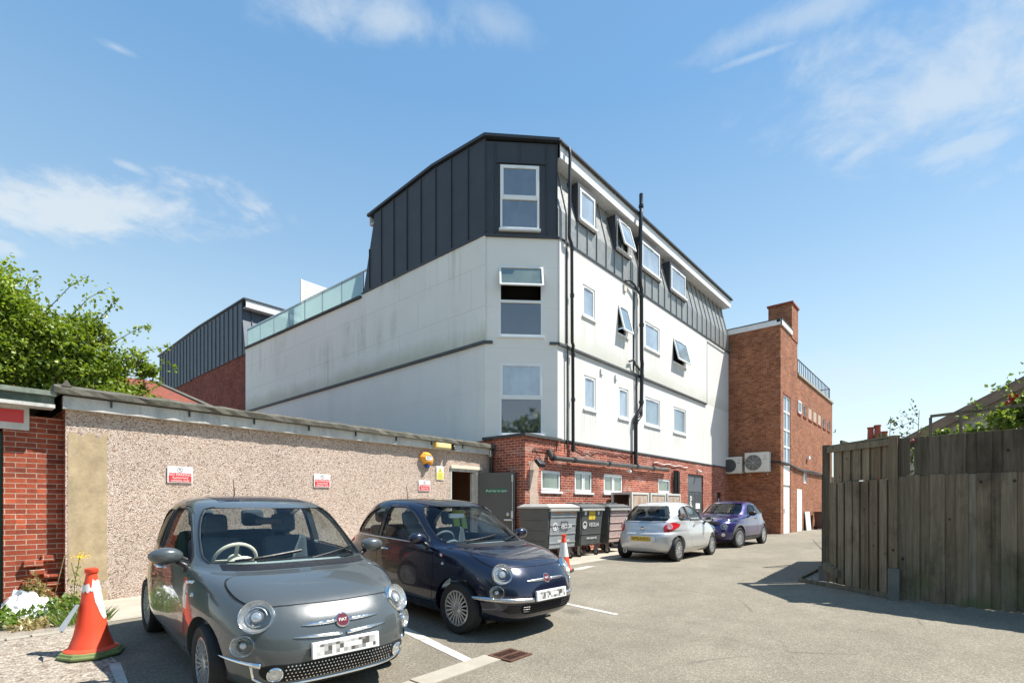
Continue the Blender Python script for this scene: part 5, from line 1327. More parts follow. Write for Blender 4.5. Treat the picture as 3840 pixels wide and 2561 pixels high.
# gravel bed edged with a thin board
g = MB(); gpoly(g, [(10.58, 2.14), (12.6, 2.16), (12.6, 1.98), (10.8, 1.78), (9.56, .66), (9.60, .74)], .02); struct('gravel_bed', g, M['stony'])
g = MB(); rnd2 = random.Random(77)
for i in range(330):
    s = rnd2.random(); a = V3((10.55, 2.1, 0)).lerp(V3((9.64, .80, 0)), s); q = rnd2.random() * (1 - s * .75); p = a + V3((.62, -.15, 0)) * q * .6
    r_ = rnd2.uniform(.01, .026); g.lathe([(r_ * .5, -r_ * .5), (r_, 0), (r_ * .55, r_ * .6)], (p.x, p.y, gz(p.x) + .022), rvec(rnd2), 6)
struct('gravel', g, mat('gravel_stone', (.33, .30, .26), .9, var=.35, scale=9), kind='stuff')
mb = MB().bar((10.55, 2.15, .03), (9.58, .72, .03), .03, .07).bar((10.55, 2.15, .03), (12.6, 2.18, .03), .03, .07)
solo('edging_board', mb, M['fence_pale'], 'thin timber edging round the gravel below the fence corner', 'edging', (10.55, 2.15, 0))
# frame above the fence
mb = MB().bar((10.35, .28, 2.80), (10.05, -.8, 2.80), .04, .04)
for s in (0, .33, .68, 1): p = V3((10.35, .28, 0)).lerp(V3((10.05, -.8, 0)), s); mb.box(p.x - .02, p.x + .02, p.y - .02, p.y + .02, .0, 2.78)
solo('timber_trellis', mb, M['fence_pale'], 'open timber rail frame rising above the fence top', 'trellis', (10.3, .2, 0))
mb = MB()
for k in range(4): x, y = 13.7 + k * .35, 1.95 - k * .12; mb.box(x - .02, x + .02, y - .02, y + .02, 0, 2.86 - .04 * k)
mb.bar((13.7, 1.95, 2.86), (14.75, 1.59, 2.74), .05, .05)
solo('post_row', mb, M['fence_dark'], 'row of short posts peeping over the fence gate end', 'posts', (13.7, 1.95, 0))
# house gable beyond the fence
t = thing('gabled_house', 'grey tile hung house gable rising behind the fence at the right edge', 'house', (20.5, -.5, 0))
ga = V3((21.35, 1.78, 3.18)); gb = V3((17.6, -6.08, 7.05)); back = V3((9, -4.3, 0))
MB().poly([(21.2, 1.46, 0), (21.2, 1.46, 3.3), (17.6, -6.08, 6.95), (14.2, -13.2, 3.3), (14.2, -13.2, 0)]).build('wall', M['tile_hung'], t)
MB().prism([ga + V3((-.25, .1, -.02)), gb + V3((-.25, .1, -.02)), gb + back, ga + back], (0, 0, .12)).build('roof', mat('house_roof', (.16, .12, .10), .9, var=.2), t)
MB().bar(ga + V3((-.3, .12, -.10)), gb + V3((-.3, .12, -.10)), .06, .24).build('barge_board', mat('barge', (.20, .15, .11), .85, var=.2), t)
# distant chimney pots
t = thing('chimney_stack', 'distant brick chimney stack with three terracotta pots above the fence', 'chimney', (55, 5.2, 0))
MB().box(54.6, 55.8, 4.5, 6.0, 0, 7.25).build('stack', M['brick_rear'], t)
for (yy, zz, rr) in ((5.62, 8.35, .25), (5.12, 8.5, .26), (4.62, 7.9, .24)): MB().lathe([(rr * 1.1, 7.25), (rr, 7.4), (rr * .9, zz - .15), (rr * 1.12, zz - .1), (rr * 1.1, zz), (rr * .8, zz)], (55.2, yy, 0), ZUP, 14).build('chimney_pot', M['terracotta'], t)

# ------------------------------------------------------------------ trees and shrubs
def tree(name, label, base, height, clumps, leaf_n, lm, L, W, seed, trunk_r=.16, cat='tree', group=None, droop=.0, sprigs=()):
    r = random.Random(seed); t = thing(name, label, cat, base, group=group)
    b = V3(base); mb = MB(); fork = b + V3((0, 0, height * .32))
    mb.tube([b - V3((0, 0, .1)), b + V3((.04, .02, height * .15)), fork], [trunk_r * 1.25, trunk_r, trunk_r * .85], 9)
    lf = MB(); tot = sum(c[3] ** 2 for c in clumps)
    def limb(p0, p1, r0):
        mid = p0.lerp(p1, .5) + V3((r.uniform(-.2, .2), r.uniform(-.2, .2), r.uniform(.0, .25))) * (p1 - p0).length * .25
        mb.tube([p0, mid, p1], [r0, r0 * .6, r0 * .25], 6)
    for (x, y, z, rad) in clumps:
        c = V3((x, y, z)); limb(fork, c, trunk_r * .5)
        for k in range(5): limb(c, c + rvec(r) * rad * .8, trunk_r * .12)
        n = int(leaf_n * rad ** 2 / tot)
        subs = [c + rvec(r) * rad * r.uniform(.35, .98) for _ in range(max(8, int(rad * 26)))]
        for i in range(n):
            s = subs[r.randrange(len(subs))]; p = s + V3((r.gauss(0, 1), r.gauss(0, 1), r.gauss(0, .8))) * rad * .16
            d = (rvec(r) + (p - c).normalized() * .5 + V3((0, 0, -droop)))
            leaf(lf, p, d, (rvec(r) + ZUP * 1.2).normalized(), L * r.uniform(.65, 1.3), W * r.uniform(.7, 1.25))
    for (p0, p1, n) in sprigs:
        p0 = V3(p0); p1 = V3(p1); mid = p0.lerp(p1, .5) + V3((r.uniform(-.1, .1), r.uniform(-.1, .1), .12)); mb.tube([p0, mid, p1], [.011, .007, .003], 5)
        for i in range(n):
            s = r.random() ** .7; q = (p0.lerp(mid, s * 2) if s < .5 else mid.lerp(p1, s * 2 - 1)) + V3((r.gauss(0, .07), r.gauss(0, .07), r.gauss(0, .07)))
            leaf(lf, q, rvec(r) + V3((0, 0, -.2)), (rvec(r) + ZUP).normalized(), L * r.uniform(.7, 1.3), W * r.uniform(.8, 1.2))
    mb.build('trunk', M['bark'], t, smooth=60)
    lf.build('crown', M[lm], t, fix=False)
    return t
rt = random.Random(41)
cl = [(-1.6, 18.8, 6.9, 1.3), (2.4, 16.2, 4.1, .9), (1.0, 17.0, 5.2, 1.1), (2.3, 16.3, 5.5, .75), (-.2, 17.9, 6.3, 1.1), (.5, 17.4, 6.4, .8), (1.3, 16.9, 6.0, .8), (-.6, 18.6, 5.4, 1.9), (.6, 17.4, 5.9, 1.35), (1.0, 16.9, 4.6, 1.3), (2.1, 16.5, 4.9, 1.05), (1.7, 16.6, 5.6, .9), (2.8, 15.9, 4.5, .95), (3.3, 15.8, 4.2, .7), (2.7, 16.0, 5.3, .62), (.1, 17.6, 4.1, 1.4), (-2.2, 19.5, 5.6, 1.8), (1.6, 16.6, 3.9, .9), (3.0, 15.9, 3.7, .6), (-.9, 18.2, 6.4, 1.0), (3.5, 15.6, 5.0, .4)]
sp = [((1.9, 16.5, 6.1), (2.6, 15.9, 7.0), 46), ((1.5, 16.8, 6.2), (1.75, 16.6, 6.95), 30), ((2.6, 16, 5.7), (3.1, 15.6, 6.5), 46), ((3.0, 15.8, 5.4), (3.75, 15.4, 5.95), 46), ((3.2, 15.7, 5.0), (4.1, 15.1, 5.45), 40), ((3.4, 15.6, 4.5), (4.15, 15.0, 5.0), 40), ((3.3, 15.7, 4.3), (3.95, 15.2, 4.5), 40), ((2.3, 16.2, 6.0), (2.95, 15.7, 6.75), 36), ((3.1, 15.8, 3.9), (3.9, 15.3, 4.15), 30)]
tree('broadleaf_tree', 'bushy bright green tree rising behind the garages on the left', (-.4, 18.3, 0), 5.6, cl, 95000, 'leaf_tree', .10, .038, 5, .17, sprigs=sp)
cl = [(10.35, -.45, 2.62, .30), (10.75, -.75, 2.75, .36), (10.6, -.05, 2.45, .2), (10.5, -.95, 2.78, .40), (10.5, -.9, 2.95, .2), (10.6, .22, 2.42, .14), (10.5, -1.6, 2.9, .45), (10.5, -1.0, 2.4, .4)]
tree('rose_bush', 'leafy climbing rose spilling over the fence at the right edge', (10.9, -.9, 0), 2.6, cl, 6500, 'leaf_bush', .075, .030, 7, .03, 'shrub', sprigs=[((10.5, -.7, 3.0), (10.5, -.5, 3.15), 24), ((10.5, -.9, 3.0), (10.45, -.78, 3.35), 26), ((10.4, -.4, 2.7), (10.45, -.15, 2.85), 26)])
t = bpy.data.objects['rose_bush']; mb = MB(); r = random.Random(3)
for (x, y, z) in ((10.32, -.62, 2.98), (10.30, -.66, 2.95), (10.36, -.6, 2.90), (10.9, .52, 2.47)):
    for i in range(12): leaf(mb, V3((x, y, z)) + rvec(r) * .03, rvec(r), ZUP, .05, .025)
mb.build('flowers', M['petal_red'], t)
def sapling(base, top, n, lab, seed, spread=.22):
    r = random.Random(seed); t = thing('sapling', lab, 'shrub', base, group='thin shoots above the fence'); b = V3(base); tp = V3(top); mb = MB(); lf = MB()
    mid = b.lerp(tp, .5) + V3((.05, .05, 0)); mb.tube([b, mid, tp], [.02, .012, .004], 5)
    for k in range(9):
        s = r.uniform(.68, .97); p = b.lerp(tp, s); q = p + V3((r.gauss(0, spread), r.gauss(0, spread), r.uniform(.05, .32))); mb.tube([p, q], [.006, .002], 4)
        for i in range(n // 9):
            u = r.random(); leaf(lf, p.lerp(q, u) + rvec(r) * .04, rvec(r), rvec(r), .055 * r.uniform(.7, 1.3), .02)
    mb.build('stem', M['twig'], t); lf.build('leaves', M['leaf_sparse'], t, fix=False)
sapling((11.2, .85, 0), (11.2, .85, 2.98), 130, 'thin leafy shoot above the fence, nearer the chimney pots', 2)
sapling((11.35, .50, 0), (11.4, .46, 3.06), 130, 'thin leafy shoot above the fence, next to the timber rail frame', 4, .16)
sapling((9.75, .45, 0), (9.72, .50, 2.4), 60, 'ivy shoot filling the slot between the fence boards', 5, .05)
# ------------------------------------------------------------------ cars (own frame: nose at x=0, tail at +x, driver's right = +y)
def pchip(xs, ys, x):
    n = len(xs)
    if x <= xs[0]: return ys[0]
    if x >= xs[-1]: return ys[-1]
    h = [xs[i + 1] - xs[i] for i in range(n - 1)]; d = [(ys[i + 1] - ys[i]) / h[i] for i in range(n - 1)]
    m = [0] * n; m[0] = d[0]; m[-1] = d[-1]
    for i in range(1, n - 1):
        if d[i - 1] * d[i] <= 0: m[i] = 0
        else: w1 = 2 * h[i] + h[i - 1]; w2 = h[i] + 2 * h[i - 1]; m[i] = (w1 + w2) / (w1 / d[i - 1] + w2 / d[i])
    i = max(k for k in range(n - 1) if xs[k] <= x); t = (x - xs[i]) / h[i]
    return ys[i] * (1 + 2 * t) * (1 - t) ** 2 + m[i] * h[i] * t * (1 - t) ** 2 + ys[i + 1] * t * t * (3 - 2 * t) + m[i + 1] * h[i] * t * t * (t - 1)

def ring(p, n, inset=0.):
    xf, xr, w, nf, nr, xm = p
    af = max(.02, xm - xf - inset); ar = max(.02, xr - xm - inset); w = max(.02, w - inset)
    pts = []
    K = 160
    for i in range(K + 1):
        t = i / K; th = PI * t
        c, s = math.cos(th), math.sin(th)
        e = 2 / (nf if c > 0 else nr)
        pts.append((xm - (af if c > 0 else ar) * (abs(c) ** e) * (1 if c > 0 else -1), w * abs(s) ** e))
    L = [0]
    for a, b in zip(pts[:-1], pts[1:]): L.append(L[-1] + math.hypot(b[0] - a[0], b[1] - a[1]))
    out = []; k = 0
    for i in range(n + 1):
        q = L[-1] * i / n
        while k < K - 1 and L[k + 1] < q: k += 1
        f = (q - L[k]) / max(1e-9, L[k + 1] - L[k]); a, b = pts[k], pts[k + 1]
        out.append((a[0] + (b[0] - a[0]) * f, a[1] + (b[1] - a[1]) * f))
    return out

def shell(spec, n=44, sub=5, inset=0., z0=None, z1=None, ztop_in=0.):
    """closed body surface from horizontal rings spec = [(z, xf, xr, w, nf, nr, xm)]"""
    zs = [s[0] for s in spec]; cols = list(zip(*[s[1:] for s in spec]))
    at = lambda z: tuple(pchip(zs, c, z) for c in cols)
    if z0 is None:
        zl = []
        for a, b in zip(zs[:-1], zs[1:]): zl += [a + (b - a) * i / sub for i in range(sub)]
        zl.append(zs[-1])
    else: zl = [z0 + (z1 - z0) * i / 16 for i in range(17)]
    mb = MB(); rows = []
    for z in zl:
        h = ring(at(z), n, inset); full = [V3((x, y, z)) for x, y in h] + [V3((x, -y, z)) for x, y in h[-2:0:-1]]
        rows.append(full)
    m = len(rows[0]); vs = [p for r in rows for p in r]
    fs = [(i * m + j, i * m + (j + 1) % m, (i + 1) * m + (j + 1) % m, (i + 1) * m + j) for i in range(len(rows) - 1) for j in range(m)]
    fs.append(tuple(range(m - 1, -1, -1)))
    c = V3((0, 0, 0))
    for p in rows[-1]: c += p
    c /= m; c.z += spec[-1][0] * .0 + (.006 if z0 is None else 0)
    vs.append(c); k = len(vs) - 1; b = (len(rows) - 1) * m
    fs += [(b + j, b + (j + 1) % m, k) for j in range(m)]
    mb.add(vs, fs)
    return mb

def temp(mb, name='tmp', mats=()):
    me = mb.mesh(name, list(mats)); me.polygons.foreach_set('use_smooth', [True] * len(me.polygons))
    o = bpy.data.objects.new(name, me); COL.objects.link(o); return o
def boolean(o, cutters, op='DIFFERENCE'):
    def bounds(me): return [f(v.co[k] for v in me.vertices) for k in (0, 1, 2) for f in (min, max)]
    for c in cutters:
        base = bounds(o.data); home = c.location.copy(); done = False
        for solver, dz in (('EXACT', 0), ('EXACT', .0013), ('FAST', .0007), ('EXACT', -.0023), ('FAST', -.0017)):
            c.location = home + V3((dz, dz * .7, dz))
            m = o.modifiers.new('b', 'BOOLEAN'); m.operation = op; m.solver = solver; m.object = c
            dg = bpy.context.evaluated_depsgraph_get(); dg.update()
            me = bpy.data.meshes.new_from_object(o.evaluated_get(dg)); o.modifiers.clear()
            ok = len(me.vertices) > 8 and (op != 'DIFFERENCE' or (max(abs(a - b) for a, b in zip(bounds(me), base)) < .06))
            if ok: old = o.data; o.data = me; bpy.data.meshes.remove(old); done = True; break
            bpy.data.meshes.remove(me)
        c.location = home
        if not done: print('boolean skipped', o.name, op)
    return o
def kill(*obs):
    for o in obs: bpy.data.objects.remove(o)
def finish(o, name, parent, m, ang=32):
    o.name = name; o.data.name = name; o.parent = parent
    o.data.materials.clear(); o.data.materials.append(m)
    me = o.data; me.polygons.foreach_set('material_index', [0] * len(me.polygons)); me.polygons.foreach_set('use_smooth', [True] * len(me.polygons))
    me.set_sharp_from_angle(angle=math.radians(ang)); return o
def prism_xz(poly, y0, y1): return MB().prism([(x, y0, z) for x, z in poly], (0, y1 - y0, 0))
def prism_yz(poly, x0, x1): return MB().prism([(x0, y, z) for y, z in poly], (x1 - x0, 0, 0))
def prism_xy(poly, z0, z1): return MB().prism([(x, y, z0) for x, y in poly], (0, 0, z1 - z0))
def rows_poly(rows, grow=0.):
    a = [(lo - grow, z) for z, lo, hi in rows]; b = [(hi + grow, z) for z, lo, hi in rows][::-1]
    return a + b
def smooth_rows(rows, k=4):
    zs = [r[0] for r in rows]; out = []
    for a, b in zip(zs[:-1], zs[1:]): out += [a + (b - a) * i / k for i in range(k)]
    out.append(zs[-1])
    return [(z, pchip(zs, [r[1] for r in rows], z), pchip(zs, [r[2] for r in rows], z)) for z in out]
def shrink(poly, f=.994):
    cx = sum(p[0] for p in poly) / len(poly); cz = sum(p[1] for p in poly) / len(poly)
    return [(cx + (x - cx) * f, cz + (z - cz) * f) for x, z in poly]

class Car:
    def __init__(s, label, loc, rz, spec, paint, axles, wr=.29, track=.80, tw=.185, group=None):
        s.t = thing('parked_car', label, 'car', loc, rz, group, local=True)
        s.spec = spec; s.paint = paint; s.axles = axles; s.wr = wr; s.track = track; s.tw = tw
        s.outer = shell(spec)
        s.bvh = BVHTree.FromPolygons([tuple(p) for p in s.outer.v], [tuple(f) for f in s.outer.f])
    def hit(s, mode, a, b):
        if mode == 'front': o, d = V3((-3, a, b)), V3((1, 0, 0))
        elif mode == 'rear': o, d = V3((9, a, b)), V3((-1, 0, 0))
        elif mode == 'right': o, d = V3((a, 3, b)), V3((0, -1, 0))
        elif mode == 'left': o, d = V3((a, -3, b)), V3((0, 1, 0))
        else: o, d = V3((a, b, 4)), V3((0, 0, -1))
        p, n, i, _ = s.bvh.ray_cast(o, d)
        if p is None: p, n, i, _ = s.bvh.find_nearest(o + d * 3)
        if n.dot(d) > 0: n = -n
        return p, n
    def patch(s, mode, rows, off=.003, m=14):
        R = []
        for z, lo, hi in rows:
            row = []
            for j in range(m + 1):
                a = lo + (hi - lo) * j / m; p, n = s.hit(mode, a, z); row.append(p + n * off)
            R.append(row)
        return MB().grid(R)
    def line(s, mode, pts, r, off=0., n=6, k=6):
        P = []
        for (a, b), (c, d) in zip(pts[:-1], pts[1:]):
            for i in range(k): P.append((a + (c - a) * i / k, b + (d - b) * i / k))
        P.append(pts[-1]); Q = []
        for a, b in P: p, nn = s.hit(mode, a, b); Q.append(p + nn * off)
        rr = r if not callable(r) else [r(i / (len(Q) - 1)) for i in range(len(Q))]
        return MB().tube(Q, rr, n)
    def body(s, windows, doors, bonnet, cav, arch, cavz=(.48, 1.43)):
        """windows: [(mode, rows, part name, glass)]"""
        o = temp(s.outer, 'body')
        cut = []
        cv = temp(shell(s.spec, 30, 4, .055, cav[0], cav[1])); cut.append(cv)
        for ax in s.axles:
            for sg in (-1, 1):
                cut.append(temp(MB().lathe([(arch, 0), (arch, .30)], (ax, sg * (s.track + .2), s.wr + .01), (0, -sg, 0), 40)))
        for mode, rows, nm, gm in windows:
            P = rows_poly(rows)
            if mode == 'front': cut.append(temp(prism_yz(P, -.5, cav[2])))
            elif mode == 'rear': cut.append(temp(prism_yz(P, cav[3], 6)))
            else: cut.append(temp(prism_xz(P, -2, 2)))
        boolean(o, cut); kill(*cut)
        for d in doors:
            for sg in (1, -1):
                pr = lambda q: temp(prism_xz(q, .22 * sg, 1.5 * sg))
                dd = bpy.data.objects.new('door', o.data.copy()); COL.objects.link(dd)
                c1 = pr(shrink(d, .989)); boolean(dd, [c1], 'INTERSECT'); kill(c1)
                c2 = pr(d); boolean(o, [c2]); kill(c2)
                door = finish(dd, 'door', s.t, s.paint)
                s.doors = getattr(s, 'doors', []) + [(sg, door, d)]
        if bonnet:
            bb = bpy.data.objects.new('bonnet', o.data.copy()); COL.objects.link(bb)
            c1 = temp(prism_xy(shrink(bonnet, .983), bonnet_z0, 1.4)); boolean(bb, [c1], 'INTERSECT'); kill(c1)
            c2 = temp(prism_xy(bonnet, bonnet_z0, 1.4)); boolean(o, [c2]); kill(c2)
            finish(bb, 'bonnet', s.t, s.paint)
        s.b = finish(o, 'body', s.t, s.paint)
        for mode, rows, nm, gm in windows:
            R = smooth_rows([(z, lo - .008, hi + .008) for z, lo, hi in rows], 4)
            for md in ((mode,) if mode in ('front', 'rear') else ('right', 'left')):
                s.patch(md, R, -.006, 16).build(nm, M[gm], s.t, smooth='all')
                P = [(lo, z) for z, lo, hi in R] + [(hi, z) for z, lo, hi in R[::-1]]; P.append(P[0])
                Q = [s.hit(md, a, b)[0] for a, b in P]
                MB().tube(Q, .008, 5, caps=False).build('window_seal', M['black_plastic'], s.t)
    def wheel(s, ax, sg, style, steer=0.):
        r = s.wr; tw = s.tw; A = V3((math.sin(steer) * sg * -1, sg * math.cos(steer), 0)).normalized(); O = V3((ax, sg * (s.track - tw / 2), r)) - A * 0
        rim = r * .685
        w = MB().lathe([(.05, -.06), (rim * .9, -.06), (rim * .9, .0), (.05, .0)], O, A, 28).build('wheel', M['black_plastic'], s.t)
        h = tw / 2
        MB().lathe([(rim, -h * .9), (r * .93, -h), (r * .985, -h * .8), (r, -h * .5), (r, h * .5), (r * .985, h * .8), (r * .93, h), (rim * 1.03, h * .92), (rim, h * .8)], O, A, 44, closed=True).build('tyre', M['rubber'], w, smooth=50)
        mb = MB(); X = A.cross(ZUP).normalized(); Y = A.cross(X)
        mb.lathe([(rim * 1.01, -h * .7), (rim * 1.01, h * .86), (rim * .93, h * .90), (rim * .90, h * .55), (rim * .90, -h * .7)], O, A, 44, closed=True)
        n, wd, hub = style
        for i in range(n):
            a = 2 * PI * i / n; e = X * math.cos(a) + Y * math.sin(a); f = A.cross(e)
            p0 = O + A * h * .72 + e * hub; p1 = O + A * h * .80 + e * rim * .94
            F = (p0, (p1 - p0).normalized(), f, (p1 - p0).normalized().cross(f)); L = (p1 - p0).length
            if wd > 0: mb.fbox(F, 0, L, -wd / 2, wd / 2, -.012, .006)
            else:
                for q in (-1, 1):
                    F2 = (p0, ((p1 + f * q * rim * .17) - p0).normalized(), f, A); mb.bar(p0 + f * q * .012, p1 + f * q * rim * .15, -wd, .018, A)
        mb.lathe([(.01, h * .84), (hub * .8, h * .82), (hub * 1.15, h * .70), (hub * 1.15, h * .4)], O, A, 24)
        mb.build('rim', M['rim_silver'], w, bevel=0, smooth=35)
        MB().lathe([(.01, h * .87), (.028, h * .86), (.03, h * .8)], O, A, 16).build('hub_cap', M['sign_grey'], w)
    def wheels(s, style, steer=0.):
        for i, ax in enumerate(s.axles):
            for sg in (1, -1): s.wheel(ax, sg, style, steer if i == 0 else 0)
    def lamp(s, mode, y, z, r, fwd=.5, sy=1., name='headlight', inner=True, ring_=True, lens='lens_clear', out=.0):
        p, n = s.hit(mode, y, z); A = (n + V3((-1 if mode == 'front' else 1, 0, 0)) * fwd).normalized(); p = p + A * out
        k = (sy, 1.)
        o = MB().lathe([(r, -.03), (r * 1.0, .006), (r * .96, .013), (r * .92, .010), (r * .90, .0)], p, A, 36, closed=True, sx=k).build(name, M['chrome'] if ring_ else s.paint, s.t, smooth=35)
        MB().lathe([(r * .92, .008), (r * .82, -.004), (r * .66, -.022), (r * .60, -.010), (r * .56, -.008), (r * .50, -.026), (r * .002, -.030)] if inner else [(r * .86, .006), (r * .002, .012)], p, A, 32, sx=k, closed=True).build('reflector', M['lamp_bowl'] if inner else M[lens], o, smooth=30)
        if inner:
            MB().lathe([(r * .40, -.028), (r * .38, -.008), (r * .34, -.004), (r * .33, -.008)], p, A, 26, sx=k, closed=True).build('inner_bezel', M['sign_grey'], o, smooth=35)
            MB().lathe([(r * .33, -.012), (r * .26, .000), (r * .14, .007), (r * .002, .009)], p, A, 24, sx=k, closed=True).build('bulb_lens', M['lens_clear'], o, smooth=True)
            R = [(r * .93 * math.cos(q), .012 + .012 * math.sin(q)) for q in [i * PI / 2 / 6 for i in range(6)]] + [(.002, .024)]
            MB().lathe(R, p, A, 32, sx=k, closed=True).build('lens', M['lamp_glass'], o, smooth='all')
        return o
    def mirror(s, x, z, y, m, size=(.085, .12, .07)):
        for sg in (1, -1):
            mb = MB(); P = []
            N = 12
            for i in range(N + 1):
                f = -PI / 2 + PI * i / N; ring_ = []
                for j in range(20):
                    a = 2 * PI * j / 20; cx = math.cos(f) * abs(math.cos(a)) ** .8 * (1 if math.cos(a) > 0 else -1); cz = math.cos(f) * abs(math.sin(a)) ** .8 * (1 if math.sin(a) > 0 else -1)
                    ring_.append(V3((x + size[0] * cx * (1 if cx < 0 else .45), sg * (y + size[1] * math.sin(f)), z + size[2] * cz)))
                P.append(ring_ + [ring_[0]])
            mb.grid(P); o = mb.build('door_mirror', m, s.t, smooth='all')
            MB().tube([(x + .0, sg * (y - size[1] * .5), z - size[2] * .6), (x - .02, sg * (y - size[1] * 1.1), z - size[2] * 1.2), (x - .03, sg * (s.hit('right', x - .03, z - .14)[0].y - .02), z - .13)], [.022, .026, .032], 8).build('mirror_stalk', M['black_plastic'], o, smooth='all')
            MB().lathe([(size[1] * .85, 0), (size[1] * .8, .004)], (x + size[0] * .40, sg * y, z), (1, 0, 0), 20, sx=(1, size[2] / size[1] * .95)).build('mirror_glass', M['chrome'], o)
    def plate(s, mode, z, w=.52, h=.112, tilt=0., m='plate_white', smudge='plate_smudge', out=.012, seed=1, y=0.):
        p, n = s.hit(mode, y, z); sx = -1 if mode == 'front' else 1
        N = V3((sx, 0, tilt)).normalized(); U = V3((0, 1, 0)); W = N.cross(U) if mode == 'front' else N.cross(U)
        if W.z < 0: W = -W
        F = (p + N * out, U, W, N)
        o = MB().fbox(F, -w / 2, w / 2, -h / 2, h / 2, -.02, .006).build('number_plate', M[m], s.t, bevel=.004)
        MB().fbox(F, -w * .44, w * .44, -h * .34, h * .34, .0062, .0070).build('blurred_characters', M[smudge], o)
    def seats(s, xf, xr, zc=.55, cloth='seat_cloth', yy=.34, scale=1.):
        def seat(x, y, w, rear=False):
            F = (V3((x, y, zc - .02)), V3((0, 1, 0)), V3((.28, 0, 1)).normalized(), V3((-1, 0, .28)).normalized())
            o = MB().fbox(F, -w / 2, w / 2, 0, .56, -.07, .07).box(x - .46, x + .02, y - w / 2, y + w / 2, zc - .12, zc + .04).build('seat', M[cloth], s.t, bevel=.05)
            for q in ((0,) if not rear else (-w * .27, w * .27)): MB().fbox(F, q - .125, q + .125, .60, .80, -.05, .05).build('headrest', M[cloth], o, bevel=.045)
        seat(xf, yy, .46); seat(xf, -yy, .46); seat(xr, 0, 1.0, True)
    def cabin(s, wheel_m, x_wheel, dash, dash_m, side=1, r=.18, zw=.92):
        MB().box(dash[0], dash[1], -.60, .60, dash[2] - .25, dash[2]).build('dashboard', M[dash_m], s.t, bevel=.05)
        A = V3((.88, 0, .42)).normalized(); O = V3((x_wheel, .33 * side, zw))
        w = MB(); ring_ = [(r + .016 * math.cos(q), .016 * math.sin(q)) for q in [2 * PI * i / 8 for i in range(8)]]
        w.lathe(ring_ + [ring_[0]], O, A, 32, closed=True); X = A.cross(ZUP).normalized(); Y = A.cross(X)
        for a in (0, PI, -PI / 2): e = X * math.cos(a) + Y * math.sin(a); w.bar(O, O + e * r, .03, .015, A)
        w.lathe([(.06, -.02), (.065, .02), (.03, .035)], O, A, 16)
        w.build('steering_wheel', M[wheel_m], s.t, smooth=40)
        MB().lathe([(.14, -.03), (.145, 0), (.13, .02), (.12, .0)], O - A * .18 + V3((0, 0, .02)), A, 24).build('instrument_pod', M[wheel_m], s.t, smooth=40)
    def wipers(s, pts):
        for (a, b) in pts:
            Q = [s.hit('front', a[0] + (b[0] - a[0]) * i / 8, a[1] + (b[1] - a[1]) * i / 8) for i in range(9)]
            MB().tube([p + n * .022 for p, n in Q], .009, 6).tube([p + n * .01 for p, n in Q[2:]], .007, 5).build('wiper', M['black_plastic'], s.t)
    def handle(s, x, z, m='chrome'):
        for sg, door, poly in s.doors:
            p, n = s.hit('right' if sg > 0 else 'left', x, z)
            MB().tube([p + V3((-.075, 0, 0)) - n * .004, p + V3((-.05, 0, .004)) + n * .03, p + V3((.05, 0, .006)) + n * .03, p + V3((.08, 0, .004)) - n * .004], [.01, .013, .013, .01], 8).build('handle', M[m], door, smooth='all')
    def antenna(s, x, h=.2, lean=.05):
        p, n = s.hit('top', x, 0)
        MB().lathe([(.03, -.01), (.026, .01), (.008, .03)], p, n, 12).tube([p, p + V3((lean * .5, 0, h * .5)), p + V3((lean, 0, h))], [.007, .005, .004], 6).build('antenna', M['black_plastic'], s.t)

bonnet_z0 = .60
def paint(name, col, metal=.35, rough=.22, flake=.05):
    t = NT(name); n = t.noise(t.obj(), 900, 2); d = t.noise(t.obj(), 2.5, 5, .7)
    t.set(t.mix(1., col, t.ramp(n, [(.3, 1 - flake), (.7, 1 + flake)]), 'MULTIPLY'), t.ramp(d, [(.3, rough - .04), (.7, rough + .08)]), metal, .5, 1.0)
    MATS[name] = t.m
    return t.m
glass_mat('lamp_glass', (.95, .96, .96), .5)

# small rounded three door hatchback: rings (z, front x, rear x, half width, front shape, rear shape, widest x)
FIAT = [(0.17, 0.16, 3.4, 0.7, 3.3, 3.4, 1.75), (0.24, 0.05, 3.49, 0.772, 3.75, 4.6, 1.75), (0.34, 0.005, 3.54, 0.805, 3.75, 4.6, 1.75), (0.46, 0.0, 3.546, 0.8155, 3.75, 4.6, 1.75), (0.56, 0.025, 3.52, 0.8165, 3.75, 4.6, 1.75), (0.66, 0.075, 3.49, 0.816, 3.75, 4.6, 1.75), (0.74, 0.14, 3.46, 0.812, 3.75, 4.6, 1.75), (0.8, 0.21, 3.44, 0.805, 3.75, 4.6, 1.75), (0.85, 0.315, 3.42, 0.798, 3.9, 3.9499999999999997, 1.76), (0.89, 0.44, 3.4, 0.79, 4.1, 4.0, 1.78), (0.925, 0.6, 3.37, 0.78, 4.2, 4.05, 1.85), (0.945, 0.73, 3.355, 0.775, 4.0, 3.6, 1.95), (0.962, 0.775, 3.34, 0.771, 3.8, 3.6, 2.0), (1.05, 0.915, 3.28, 0.747, 3.6, 3.7, 2.1), (1.15, 1.08, 3.2, 0.717, 3.6, 3.7, 2.15), (1.25, 1.25, 3.105, 0.685, 3.6, 3.7, 2.2), (1.33, 1.39, 3.01, 0.652, 3.6, 3.7, 2.22), (1.39, 1.52, 2.91, 0.618, 3.5, 3.6, 2.25), (1.43, 1.65, 2.8, 0.58, 3.3, 3.4, 2.25), (1.46, 1.81, 2.65, 0.51, 3.0, 3.1, 2.25), (1.478, 2.0, 2.5, 0.4, 2.6, 2.7, 2.25), (1.487, 2.15, 2.36, 0.2, 2.2, 2.2, 2.25)]
